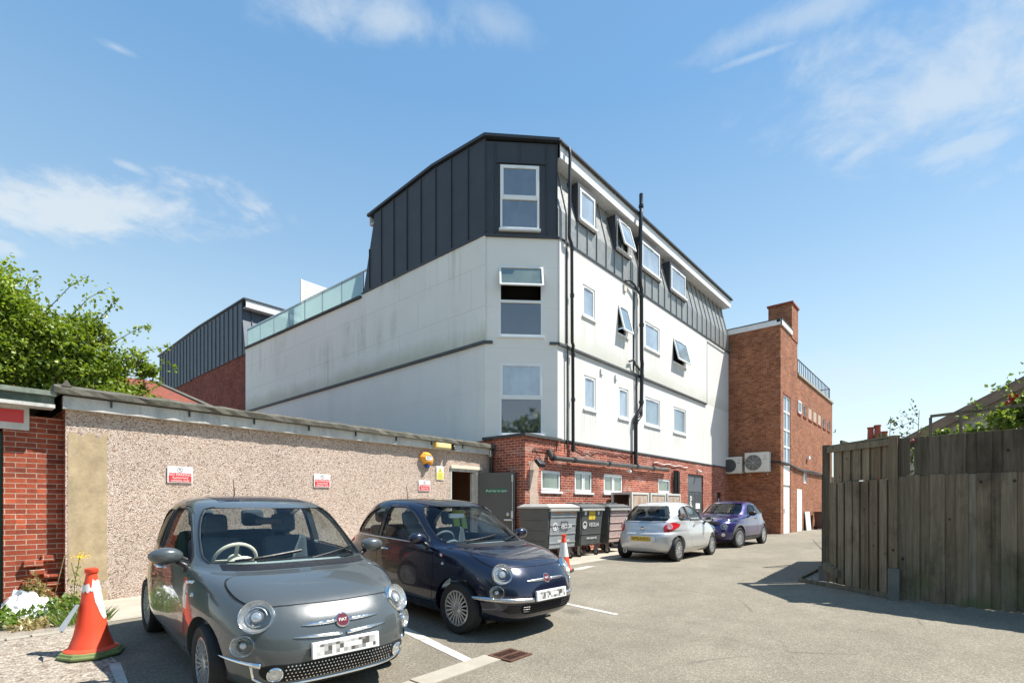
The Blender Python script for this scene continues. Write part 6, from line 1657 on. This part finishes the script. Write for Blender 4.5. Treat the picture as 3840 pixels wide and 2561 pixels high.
WS = [(.985, -.645, .645), (1.03, -.665, .665), (1.15, -.645, .645), (1.25, -.615, .615), (1.33, -.58, .58), (1.385, -.535, .535), (1.402, -.48, .48)]
RW = [(1.0, -.50, .50), (1.03, -.55, .55), (1.12, -.56, .56), (1.22, -.53, .53), (1.31, -.48, .48), (1.35, -.41, .41)]
FDW = [(.975, 1.30, 2.26), (.99, 1.30, 2.28), (1.1, 1.44, 2.28), (1.2, 1.58, 2.28), (1.28, 1.70, 2.28), (1.335, 1.81, 2.27), (1.37, 1.94, 2.24)]
QW = [(.985, 2.39, 2.93), (1.0, 2.375, 2.97), (1.1, 2.375, 2.92), (1.2, 2.375, 2.82), (1.28, 2.375, 2.70), (1.34, 2.39, 2.54)]
FDOOR = [(1.13, .36), (1.16, .30), (2.15, .30), (2.27, .42), (2.33, .62), (2.335, 1.0), (2.325, 1.375), (2.15, 1.405), (1.92, 1.395), (1.74, 1.345), (1.57, 1.24), (1.21, .945), (1.14, .90), (1.11, .62)]
FBON = [(.72, .0), (.72, .52), (.70, .63), (.60, .665), (.42, .64), (.285, .56), (.205, .42), (.178, .22), (.172, 0), (.178, -.22), (.205, -.42), (.285, -.56), (.42, -.64), (.60, -.665), (.70, -.63), (.72, -.52)]

def chaikin(P, k=2):
    for _ in range(k): P = [q for a, b in zip(P, P[1:] + P[:1]) for q in ((a[0] * .75 + b[0] * .25, a[1] * .75 + b[1] * .25), (a[0] * .25 + b[0] * .75, a[1] * .25 + b[1] * .75))]
    return P
FBON = chaikin(FBON)

def fiat(label, loc, rz, pm, variant, pitch=0.):
    c = Car(label, loc, rz, FIAT, pm, (.72, 3.02), .29, .785, .185, 'small rounded hatchbacks parked at the outbuilding')
    gl = 'car_glass'
    c.body([('front', WS, 'windscreen', gl), ('rear', RW, 'rear_window', gl), ('side', FDW, 'side_window', gl), ('side', QW, 'side_window', gl)], [FDOOR], FBON, (.46, 1.425, 1.9, 2.6), .345)
    t = c.t; t.rotation_euler = (0, -math.radians(pitch), rz)
    MB().box(.42, 3.3, -.58, .58, .14, .40).build('underbody', M['black_plastic'], t)
    c.wheels((20, .016, .062) if variant == 'blue' else (10, -.013, .06), 0.)
    c.mirror(1.30, 1.035, .905, pm)
    c.handle(2.13, .83)
    c.antenna(2.78, .22, .06)
    c.seats(2.05, 2.85); c.cabin('cream' if variant == 'grey' else 'seat_cloth', 1.55, (.98, 1.36, .93), 'dash_panel' if variant == 'grey' else 'dash')
    MB().box(1.64, 1.68, -.13, .13, 1.24, 1.305).build('rear_view_mirror', M['upvc'] if variant == 'blue' else M['black_plastic'], t, bevel=.015)
    c.wipers([((.50, 1.0), (-.02, 1.055)), ((-.08, .995), (-.52, 1.06))])
    Q = [p for p in FBON if p[0] < .70]
    k0 = max(range(len(Q)), key=lambda i: math.dist(Q[i], Q[i - 1])); Q = Q[k0:] + Q[:k0]
    MB().tube([(lambda pn: pn[0] + pn[1] * .0003)(c.hit('top', a, b)) for a, b in Q], .0034, 5).build('bonnet_seam', M['black_plastic'], t)
    # black scuttle under the glass
    c.patch('top', [(-.56, .955, 1.015), (-.3, .95, 1.0), (0, .945, .995), (.3, .95, 1.0), (.56, .955, 1.015)], .002, 6) if False else None
    mb = MB(); R = []
    for z in (.950, .962, .975, .986):
        R.append([(lambda pn: pn[0] + pn[1] * .002)(c.hit('front', -.60 + 1.2 * i / 24, z)) for i in range(25)])
    mb.grid(R).build('scuttle', M['black_plastic'], t, smooth='all')
    for sg in (1, -1):
        c.lamp('front', sg * .552, .712, .118, .35, out=.018)
        c.lamp('front', sg * (.63 if variant == 'blue' else .635), .525, .076, .35, 1.1, 'indicator_lamp', out=.012)
        p, n = c.hit('right' if sg > 0 else 'left', .96, .77); MB().lathe([(.018, 0), (.016, .008), (.002, .010)], p, n, 14).build('side_repeater', M['lens_clear'], t)
        MB().tube([c.hit('right' if sg > 0 else 'left', x, .60)[0] for x in (1.2, 1.6, 2.0, 2.3)], .004, 5).build('body_line', pm, t)
        # tail lamps
        p, n = c.hit('rear', sg * .60, .80); MB().lathe([(.085, -.01), (.085, .01), (.06, .018), (.03, .012), (.01, .012)], p, n, 20, sx=(.7, 1.4)).build('tail_light', M['lens_red'], t, smooth=30)
    # badge and whiskers
    zb = .645; p, n = c.hit('front', 0, zb); N = (n + V3((-.3, 0, 0))).normalized(); U = V3((0, -1, 0)); W = U.cross(N) * -1
    if W.z < 0: W = -W
    o = MB().lathe([(.055, -.01), (.056, .008), (.050, .012), (.047, .009)], p + N * .006, N, 28).build('badge', M['chrome'], t, smooth=35)
    MB().lathe([(.046, .0095), (.002, .0105)], p + N * .006, N, 28).build('badge_face', M['badge_red'], o)
    mb = MB(); add_text(mb, (p + N * .017, U, W, N), 'FIAT', .034, 0, 0, 0, .95); mb.build('badge_lettering', M['sign_white'], o)
    def whisker(y0, z0, y1, z1, r0, name='chrome_bar'):
        for sg in (1, -1):
            c.line('front', [(sg * (y0 + (y1 - y0) * i / 6), z0 + (z1 - z0) * i / 6) for i in range(7)], lambda q: r0 * max(.12, (1 - q ** 3) ** .7), .006, 8, 2).build(name, M['chrome'] if variant == 'grey' else M['satin_metal'], t, smooth='all')
    if variant == 'grey':
        whisker(.055, zb + .0, .30, zb + .0, .015); whisker(.02, .555, .36, .575, .013)
        rows = [(.275, -.47, .47), (.30, -.53, .53), (.35, -.56, .56), (.385, -.55, .55), (.40, -.50, .50)]
        g = c.patch('front', smooth_rows(rows, 2), .004, 28).build('grille', M['dark_void'], t, smooth='all')
        mb = MB()
        for i in range(5):
            for j in range(33):
                y = -.40 + .8 * j / 32 + (.012 if i % 2 else 0); z = .29 + .024 * i
                if abs(y) < .42: p, n = c.hit('front', y, z); mb.lathe([(.0068, .004), (.0055, .010), (.001, .012)], p, n, 7)
        mb.build('chrome_studs', M['chrome'], g)
        for sg in (1, -1):
            p, n = c.hit('front', sg * .475, .335); A = (n + V3((-.6, 0, 0))).normalized()
            o = MB().lathe([(.052, .0), (.054, .016), (.046, .022), (.042, .014)], p, A, 26, closed=True).build('fog_lamp', M['chrome'], t, smooth=35)
            MB().lathe([(.042, .012), (.03, .006), (.02, .012), (.002, .016)], p, A, 22).build('reflector', M['lamp_bowl'], o, smooth=30)
            c.line('front', [(sg * .55, .395), (sg * .62, .405), (sg * .70, .418), (sg * .745, .425)], lambda q: .022 * (1 - q * .8), .0, 8, 4).build('chrome_bar', M['chrome'], t, smooth='all')
        c.line('front', [(-.60, .40), (-.585, .30), (-.53, .262), (-.40, .250), (0, .246), (.40, .250), (.53, .262), (.585, .30), (.60, .40)], .011, .003, 8, 5).build('chrome_bar', M['chrome'], t, smooth='all')
        c.plate('front', .475, .52, .115, .12, seed=4, out=.03)
        R = [[(lambda pn: pn[0] + pn[1] * .003)(c.hit('top', x, -.40 + .8 * j / 12)) for j in range(13)] for x in [1.80 + .6 * i / 10 for i in range(11)]]
        MB().grid(R).build('glass_roof', M['pane_dark'], t, smooth='all')
        mb = MB(); Q = []
        for i in range(60): x = .98 + .0028 * i; Q.append((x, .865 - i * .0004 + .012 * math.sin(i * .9) * (1 if i % 9 < 7 else .3)))
        mb.tube([c.hit('right', a, b)[0] + V3((0, .002, 0)) for a, b in Q], .0028, 4); mb.build('script_badge', M['chrome'], t)
    else:
        whisker(.06, zb - .01, .33, zb - .01, .018)
        for sg in (1, -1):
            R = []
            for q in range(15):
                y = sg * (.26 + .50 * q / 14); z = .435 + .012 * q / 14; h = .026 * min(1, (15 - q) / 2.5)
                R.append([c.hit('front', y, z + h * k)[0] + c.hit('front', y, z + h * k)[1] * o_ for k, o_ in ((-1, .0), (-.8, .014), (0, .02), (.8, .014), (1, .0))])
            MB().grid(R).build('chrome_bumper', M['satin_metal'], t, smooth='all')
            c.patch('front', [(.30, sg * .43, sg * .54), (.345, sg * .43, sg * .56), (.385, sg * .43, sg * .55)], .006, 6).build('fog_panel', M['black_plastic'], t, smooth='all')
            c.line('right' if sg > 0 else 'left', [(1.42, .958), (1.9, .965), (2.3, .968), (2.6, .97), (2.95, .975)], .008, .004, 6, 4).build('chrome_bar', M['satin_metal'], t, smooth='all')
            p, n = c.hit('right' if sg > 0 else 'left', 1.0, .86); U = V3((-1, 0, 0)) * sg
            mb = MB()
            for q, mm in ((0, 'lens_red'), (.022, 'upvc'), (.044, 'pane_green')): MB().prism([p + V3((-.03 + q, 0, -.016)) + n * .002, p + V3((-.012 + q, 0, -.016)) + n * .002, p + V3((-.002 + q, 0, .016)) + n * .002, p + V3((-.02 + q, 0, .016)) + n * .002], n * .003).build('stripe_badge', M[mm], t)
        g = c.patch('front', smooth_rows([(.285, -.36, .36), (.31, -.42, .42), (.37, -.43, .43), (.392, -.41, .41)], 2), .003, 20).build('grille', M['dark_void'], t, smooth='all')
        mb = MB()
        for j in range(28): y = -.40 + .8 * j / 27; mb.tube([c.hit('front', y, z)[0] + V3((-.006, 0, 0)) for z in (.295, .34, .385)], .004, 4)
        for z in (.315, .34, .365): mb.tube([c.hit('front', -.4 + .8 * j / 10, z)[0] + V3((-.006, 0, 0)) for j in range(11)], .004, 4)
        mb.build('grille_mesh', M['black_plastic'], g)
        c.plate('front', .475, .52, .112, .10, seed=9, out=.035)
    c.plate('rear', .62, .52, .112, .2, 'plate_yellow', 'plate_smudge_brown', .02, 3)
    return c
mat('dash_panel', (.32, .38, .39), .35, var=.05)
p_grey = paint('paint_grey', (.070, .081, .084), .10, .28)
p_navy = paint('paint_navy', (.008, .012, .034), .35, .22, .12)
p_silver = paint('paint_silver', (.60, .60, .595), .4, .34, .05)
p_purple = paint('paint_purple', (.038, .026, .15), .5, .25, .1)
fiat('grey small hatchback with round chrome headlights and studded black lower grille, nearest', (2.05, 3.45, gz(2.1, 4.15) - .038), PI / 2 - math.radians(5.0), p_grey, 'grey', 3.0)
cb = fiat('dark navy small hatchback with single chrome whisker bar, parked second from the left', (4.66, 3.50, gz(4.7, 4.2) - .03), PI / 2 - math.radians(2.3), p_navy, 'blue', 2.3)
# high visibility vest hung inside the navy car
mb = MB(); F = (V3((2.02, -.34, .92)), V3((0, 1, 0)), V3((.28, 0, 1)).normalized(), V3((-1, 0, .28)).normalized())
mb.fbox(F, -.13, -.04, .12, .32, .0, .02).fbox(F, .0, .11, .16, .34, .0, .02).fbox(F, -.13, .11, .34, .39, .0, .02)
rw = Matrix.Translation(cb.t.location) @ cb.t.rotation_euler.to_matrix().to_4x4()
mv = MB().add([rw @ (p + F[3] * .085) for p in mb.v], mb.f)
solo('safety_vest', mv, M['vest'], 'yellow safety vest hung over a seat inside the navy car', 'vest', rw @ V3((2.0, -.34, .9)))

# silver hatchback, seen from behind
KA = [(0.18, 0.16, 3.44, 0.7, 3.45, 3.5, 1.8), (0.26, 0.05, 3.55, 0.775, 3.6, 4.5, 1.8), (0.36, 0.005, 3.6, 0.815, 3.6, 4.5, 1.8), (0.48, 0.0, 3.62, 0.828, 3.6, 4.5, 1.8), (0.6, 0.02, 3.615, 0.829, 3.6, 4.5, 1.8), (0.68, 0.07, 3.59, 0.825, 3.6, 4.5, 1.8), (0.74, 0.13, 3.53, 0.815, 3.6, 4.5, 1.8), (0.8, 0.22, 3.5, 0.805, 3.6, 5.0, 1.8), (0.86, 0.35, 3.485, 0.79, 3.65, 5.0, 1.82), (0.91, 0.52, 3.465, 0.7769, 3.75, 5.0, 1.85), (0.95, 0.75, 3.44, 0.7695, 3.75, 5.0, 1.95), (0.98, 0.92, 3.42, 0.765, 3.65, 5.0, 2.05), (1.06, 1.06, 3.36, 0.7509, 3.65, 4.4, 2.15), (1.16, 1.22, 3.28, 0.7261, 3.65, 4.4, 2.2), (1.26, 1.38, 3.19, 0.6837, 3.65, 3.6, 2.25), (1.35, 1.52, 3.09, 0.636, 3.65, 3.5, 2.28), (1.41, 1.65, 2.99, 0.5936, 3.55, 3.4, 2.3), (1.45, 1.78, 2.86, 0.5406, 3.45, 3.3, 2.3), (1.48, 1.95, 2.7, 0.4558, 2.9, 2.85, 2.3), (1.496, 2.1, 2.5, 0.318, 2.6, 2.55, 2.3), (1.504, 2.22, 2.38, 0.1484, 2.4, 2.35, 2.3)]
c = Car('silver small hatchback seen from behind with round red tail lamps', (15.42, 5.97, 0), PI, KA, p_silver, (.78, 3.08), .295, .795, .19)
KWS = [(1.01, -.57, .57), (1.06, -.60, .60), (1.18, -.575, .575), (1.28, -.54, .54), (1.36, -.49, .49), (1.395, -.44, .44)]
KRW = [(1.005, -.50, .50), (1.03, -.57, .57), (1.10, -.59, .59), (1.20, -.56, .56), (1.30, -.51, .51), (1.36, -.46, .46), (1.385, -.40, .40)]
KDW = [(1.0, 1.32, 2.33), (1.02, 1.33, 2.34), (1.12, 1.48, 2.34), (1.22, 1.63, 2.34), (1.30, 1.77, 2.33), (1.37, 1.97, 2.30), (1.39, 2.08, 2.26)]
KQW = [(1.02, 2.42, 2.86), (1.05, 2.41, 2.93), (1.14, 2.41, 2.94), (1.24, 2.41, 2.86), (1.32, 2.40, 2.70), (1.37, 2.38, 2.52)]
KDOOR = [(1.20, .36), (1.24, .31), (2.22, .31), (2.34, .42), (2.39, .62), (2.39, 1.02), (2.37, 1.40), (2.2, 1.44), (1.98, 1.42), (1.80, 1.36), (1.62, 1.22), (1.30, .97), (1.21, .9), (1.18, .62)]
c.body([('front', KWS, 'windscreen', 'car_glass'), ('rear', KRW, 'rear_window', 'car_glass_dark'), ('side', KDW, 'side_window', 'car_glass'), ('side', KQW, 'side_window', 'car_glass')], [KDOOR], None, (.46, 1.44, 2.0, 2.6), .35)
t = c.t
MB().box(.45, 3.2, -.6, .6, .18, .42).build('underbody', M['black_plastic'], t)
c.wheels((14, .022, .06)); c.mirror(1.42, 1.02, .915, M['black_plastic']); c.handle(2.15, .88); c.seats(2.05, 2.85); c.cabin('seat_cloth', 1.6, (1.1, 1.4, .95), 'dash')
for sg in (1, -1):
    rows = [(.735, .57, .63), (.77, .545, .69), (.82, .53, .735), (.87, .535, .755), (.92, .57, .75), (.95, .62, .735), (.97, .66, .71)]
    rows = smooth_rows([(z, sg * a, sg * b) for z, a, b in rows], 3)
    tl = c.patch('rear', rows, .008, 14).build('tail_light', M['lens_red'], t, smooth='all')
    p, n = c.hit('rear', sg * .645, .865); A = (n + V3((.5, 0, 0))).normalized()
    MB().lathe([(.075, .004), (.074, .020), (.055, .026), (.045, .022), (.01, .026)], p, A, 24).build('lamp_ring', M['lens_pink'], tl, smooth=35)
    c.lamp('front', sg * .58, .74, .11, .6, 1.3)
p, n = c.hit('rear', 0, .845)
bd = MB().lathe([(.066, -.01), (.064, .010), (.05, .016), (.002, .018)], p, n, 24, sx=(1.25, .75)).build('maker_badge', M['chrome'], t, smooth=35)
MB().lathe([(.045, .017), (.002, .0195)], p, n, 20, sx=(1.3, .65)).build('badge_face', M['sign_grey'], bd)
MB().tube([p + n * .01 + V3((0, -.05, -.03)), p + n * .016 + V3((0, 0, -.085)), p + n * .01 + V3((0, .05, -.03))], .012, 6).build('latch', M['black_plastic'], t)
c.plate('rear', .565, .52, .112, .10, 'plate_yellow', 'plate_smudge_brown', .02, 7)
rows = smooth_rows([(.48, -.36, .36), (.50, -.40, .40), (.565, -.41, .41), (.63, -.38, .38), (.65, -.32, .32)], 2)
P = [(lo, z) for z, lo, hi in rows] + [(hi, z) for z, lo, hi in rows[::-1]]; P.append(P[0])
MB().tube([c.hit('rear', a, b)[0] for a, b in P], .008, 5, caps=False).build('plate_recess', mat('silver_shadow', (.30, .31, .33), .5), t)
c.patch('rear', [(.195, -.50, .50), (.215, -.54, .54), (.24, -.50, .50)], .004, 16).build('bumper_insert', M['black_plastic'], t, smooth='all')
MB().lathe([(.05, -.05), (.055, .03), (.045, .03), (.04, -.04)], (3.55, -.45, .24), (1, 0, 0), 18).build('exhaust', M['steel'], t, smooth=40)
c.line('rear', [(-.56, .985), (-.2, .968), (.2, .968), (.56, .985)], .006, .0, 5).build('tailgate_seam', M['black_plastic'], t)
for sg in (1, -1): c.line('rear', [(sg * .585, .72), (sg * .56, .69), (sg * .4, .675), (0, .672)], .005, -.001, 5).build('tailgate_seam', M['silver_shadow'], t)
Q = [c.hit('rear', -.10 + .32 * i / 8, 1.03 + .02 * math.sin(i / 8 * PI)) for i in range(9)]; MB().tube([q + n * .02 for q, n in Q], [.012] * 6 + [.016, .018, .02], 6).build('rear_wiper', M['black_plastic'], t)
MB().box(2.98, 3.0, -.1, .12, 1.22, 1.3).build('window_sticker', M['sign_white'], t)
c.antenna(2.0, .16, .08)

# purple crossover facing the camera
JK = [(0.22, 0.18, 3.95, 0.74, 3.8, 4.2, 2.05), (0.3, 0.06, 4.07, 0.83, 3.8, 4.2, 2.05), (0.42, 0.01, 4.12, 0.87, 3.8, 4.2, 2.05), (0.56, 0.0, 4.135, 0.8825, 3.8, 4.2, 2.05), (0.7, 0.03, 4.12, 0.88, 3.8, 4.2, 2.05), (0.8, 0.07, 4.08, 0.87, 3.8, 4.2, 2.05), (0.87, 0.13, 4.05, 0.86, 3.55, 3.75, 2.05), (0.93, 0.24, 4.02, 0.8564, 3.65, 3.75, 2.05), (0.98, 0.44, 3.99, 0.8517, 3.75, 3.4, 2.08), (1.02, 0.75, 3.96, 0.8394, 3.85, 3.5, 2.15), (1.05, 1.02, 3.94, 0.83, 3.75, 3.5, 2.2), (1.075, 1.12, 3.91, 0.8225, 3.65, 3.5, 2.25), (1.15, 1.26, 3.83, 0.8003, 3.65, 3.5, 2.35), (1.25, 1.45, 3.7, 0.7526, 3.65, 3.5, 2.4), (1.35, 1.64, 3.55, 0.6996, 3.65, 3.5, 2.45), (1.43, 1.8, 3.4, 0.6519, 3.55, 3.4, 2.5), (1.49, 1.97, 3.2, 0.5936, 3.1, 2.95, 2.5), (1.53, 2.16, 3.0, 0.5088, 2.9, 2.85, 2.5), (1.553, 2.32, 2.8, 0.371, 2.7, 2.65, 2.5), (1.563, 2.45, 2.6, 0.1696, 2.4, 2.35, 2.5)]
c = Car('purple crossover with large round front lamps beside the brick tower', (16.9, 6.22, 0), math.radians(-1.5), JK, p_purple, (.83, 3.36), .335, .858, .21)
JWS = [(1.10, -.62, .62), (1.15, -.645, .645), (1.26, -.62, .62), (1.36, -.58, .58), (1.44, -.53, .53), (1.47, -.48, .48)]
JRW = [(1.12, -.5, .5), (1.2, -.53, .53), (1.3, -.5, .5), (1.38, -.45, .45)]
JDW = [(1.08, 1.62, 2.50), (1.12, 1.66, 2.50), (1.22, 1.80, 2.50), (1.32, 1.96, 2.50), (1.41, 2.14, 2.49), (1.44, 2.26, 2.46)]
JQW = [(1.10, 2.60, 3.28), (1.14, 2.60, 3.32), (1.22, 2.60, 3.30), (1.32, 2.60, 3.20), (1.40, 2.60, 3.02), (1.425, 2.61, 2.9)]
JD1 = [(1.42, .42), (1.46, .37), (2.50, .37), (2.545, .42), (2.545, 1.47), (2.3, 1.49), (2.1, 1.45), (1.9, 1.34), (1.55, 1.05), (1.42, .95)]
JD2 = [(2.56, .42), (2.60, .37), (3.0, .37), (3.08, .5), (3.22, .78), (3.38, 1.05), (3.34, 1.22), (3.15, 1.42), (2.9, 1.48), (2.56, 1.48)]
bonnet_z0 = .80
JB = [(1.03, 0), (1.03, .55), (.95, .66), (.6, .66), (.38, .58), (.27, .40), (.24, 0), (.27, -.40), (.38, -.58), (.6, -.66), (.95, -.66), (1.03, -.55)]
c.body([('front', JWS, 'windscreen', 'car_glass'), ('rear', JRW, 'rear_window', 'car_glass_dark'), ('side', JDW, 'side_window', 'car_glass'), ('side', JQW, 'side_window', 'car_glass_dark')], [JD1, JD2], JB, (.55, 1.49, 2.2, 2.9), .40)
t = c.t
MB().box(.5, 3.8, -.62, .62, .18, .5).build('underbody', M['black_plastic'], t)
c.wheels((10, -.022, .07), math.radians(-12)); c.mirror(1.62, 1.13, .99, M['black_plastic'], (.09, .12, .085)); c.seats(2.2, 3.1, .68); c.cabin('seat_cloth', 1.75, (1.25, 1.6, 1.05), 'dash', zw=1.02)
c.doors = [d for d in c.doors if d[2] is JD1]; c.handle(2.38, .95, 'black_plastic')
mat('arch_grey', (.11, .11, .115), .6, var=.1)
for ax in c.axles:
    for sg in (1, -1):
        R = [[], [], []]
        for i in range(25):
            a = PI * (-.06 + 1.12 * i / 24)
            for k, rr in enumerate((.395, .43, .465)):
                x = ax + rr * math.cos(a); z = max(.24, .345 + rr * math.sin(a)); p, n = c.hit('right' if sg > 0 else 'left', x, z); R[k].append(V3((p.x, p.y + sg * (.018 if k < 2 else .004), p.z)))
        MB().grid(R).build('arch_trim', M['arch_grey'], t, smooth='all')
for sg in (1, -1):
    c.patch('right' if sg > 0 else 'left', [(.24, 1.28, 2.9), (.30, 1.28, 2.9), (.36, 1.28, 2.9)], .012, 12).build('sill_trim', M['arch_grey'], t, smooth='all')
    c.lamp('front', sg * .56, .715, .105, .8, out=.02)
    o = c.patch('front', smooth_rows([(.875, sg * .46, sg * .76), (.91, sg * .46, sg * .79), (.94, sg * .52, sg * .79), (.955, sg * .62, sg * .78)], 2), .006, 12).build('upper_lamp', M['pane_dark'], t, smooth='all')
    p, n = c.hit('front', sg * .55, .45); MB().lathe([(.06, 0), (.058, .02), (.04, .024), (.01, .02)], p, (n + V3((-.6, 0, 0))).normalized(), 20).build('fog_lamp', M['lamp_bowl'], t, smooth=35)
    c.patch('rear', smooth_rows([(.86, sg * .62, sg * .8), (.95, sg * .60, sg * .79), (1.04, sg * .62, sg * .74)], 2), .006, 8).build('tail_light', M['lens_red'], t, smooth='all')
g = c.patch('front', smooth_rows([(.70, -.28, .28), (.76, -.40, .40), (.86, -.44, .44)], 3), .004, 18).build('grille', M['dark_void'], t, smooth='all')
p, n = c.hit('front', 0, .80); MB().lathe([(.07, .01), (.07, .022), (.055, .026), (.05, .012)], p, n, 24, closed=True).build('badge', M['chrome'], t, smooth=35)
c.patch('front', smooth_rows([(.30, -.55, .55), (.36, -.62, .62), (.46, -.40, .40), (.50, -.36, .36)], 2), .004, 20).build('lower_grille', M['black_plastic'], t, smooth='all')
c.plate('front', .56, .52, .112, .05, seed=5, out=.03); c.wipers([((-.5, 1.115), (.05, 1.16)), ((.05, 1.11), (.55, 1.17))])
# ------------------------------------------------------------------ trees across the lane behind the viewpoint (seen mirrored in the corner windows and the car paint)
r = random.Random(19); lf = MB(); 
for i in range(26):
    a = -.35 + 2.35 * i / 25; d = r.uniform(27, 34)
    dx, dy = -math.cos(a * .62 + .25), -math.sin(a * .62 + .25)
    c = V3((dx * d, dy * d, r.uniform(5.4, 7.0))); rad = r.uniform(3.0, 4.2); tall = r.uniform(1.35, 1.75)
    for k in range(620):
        q = rvec(r) * rad * r.uniform(.6, 1.); p = c + V3((q.x, q.y, q.z * tall)); p.z = max(.3, p.z)
        leaf(lf, p, rvec(r), rvec(r), r.uniform(.5, .9), .3)
o = link('far_trees', lf.mesh('far_trees', M['leaf_bush'], fix=False)); o['kind'] = 'stuff'; o['label'] = 'line of leafy trees across the lane, mirrored in the windows'
ORG[o.name] = V3((0, 0, 0))
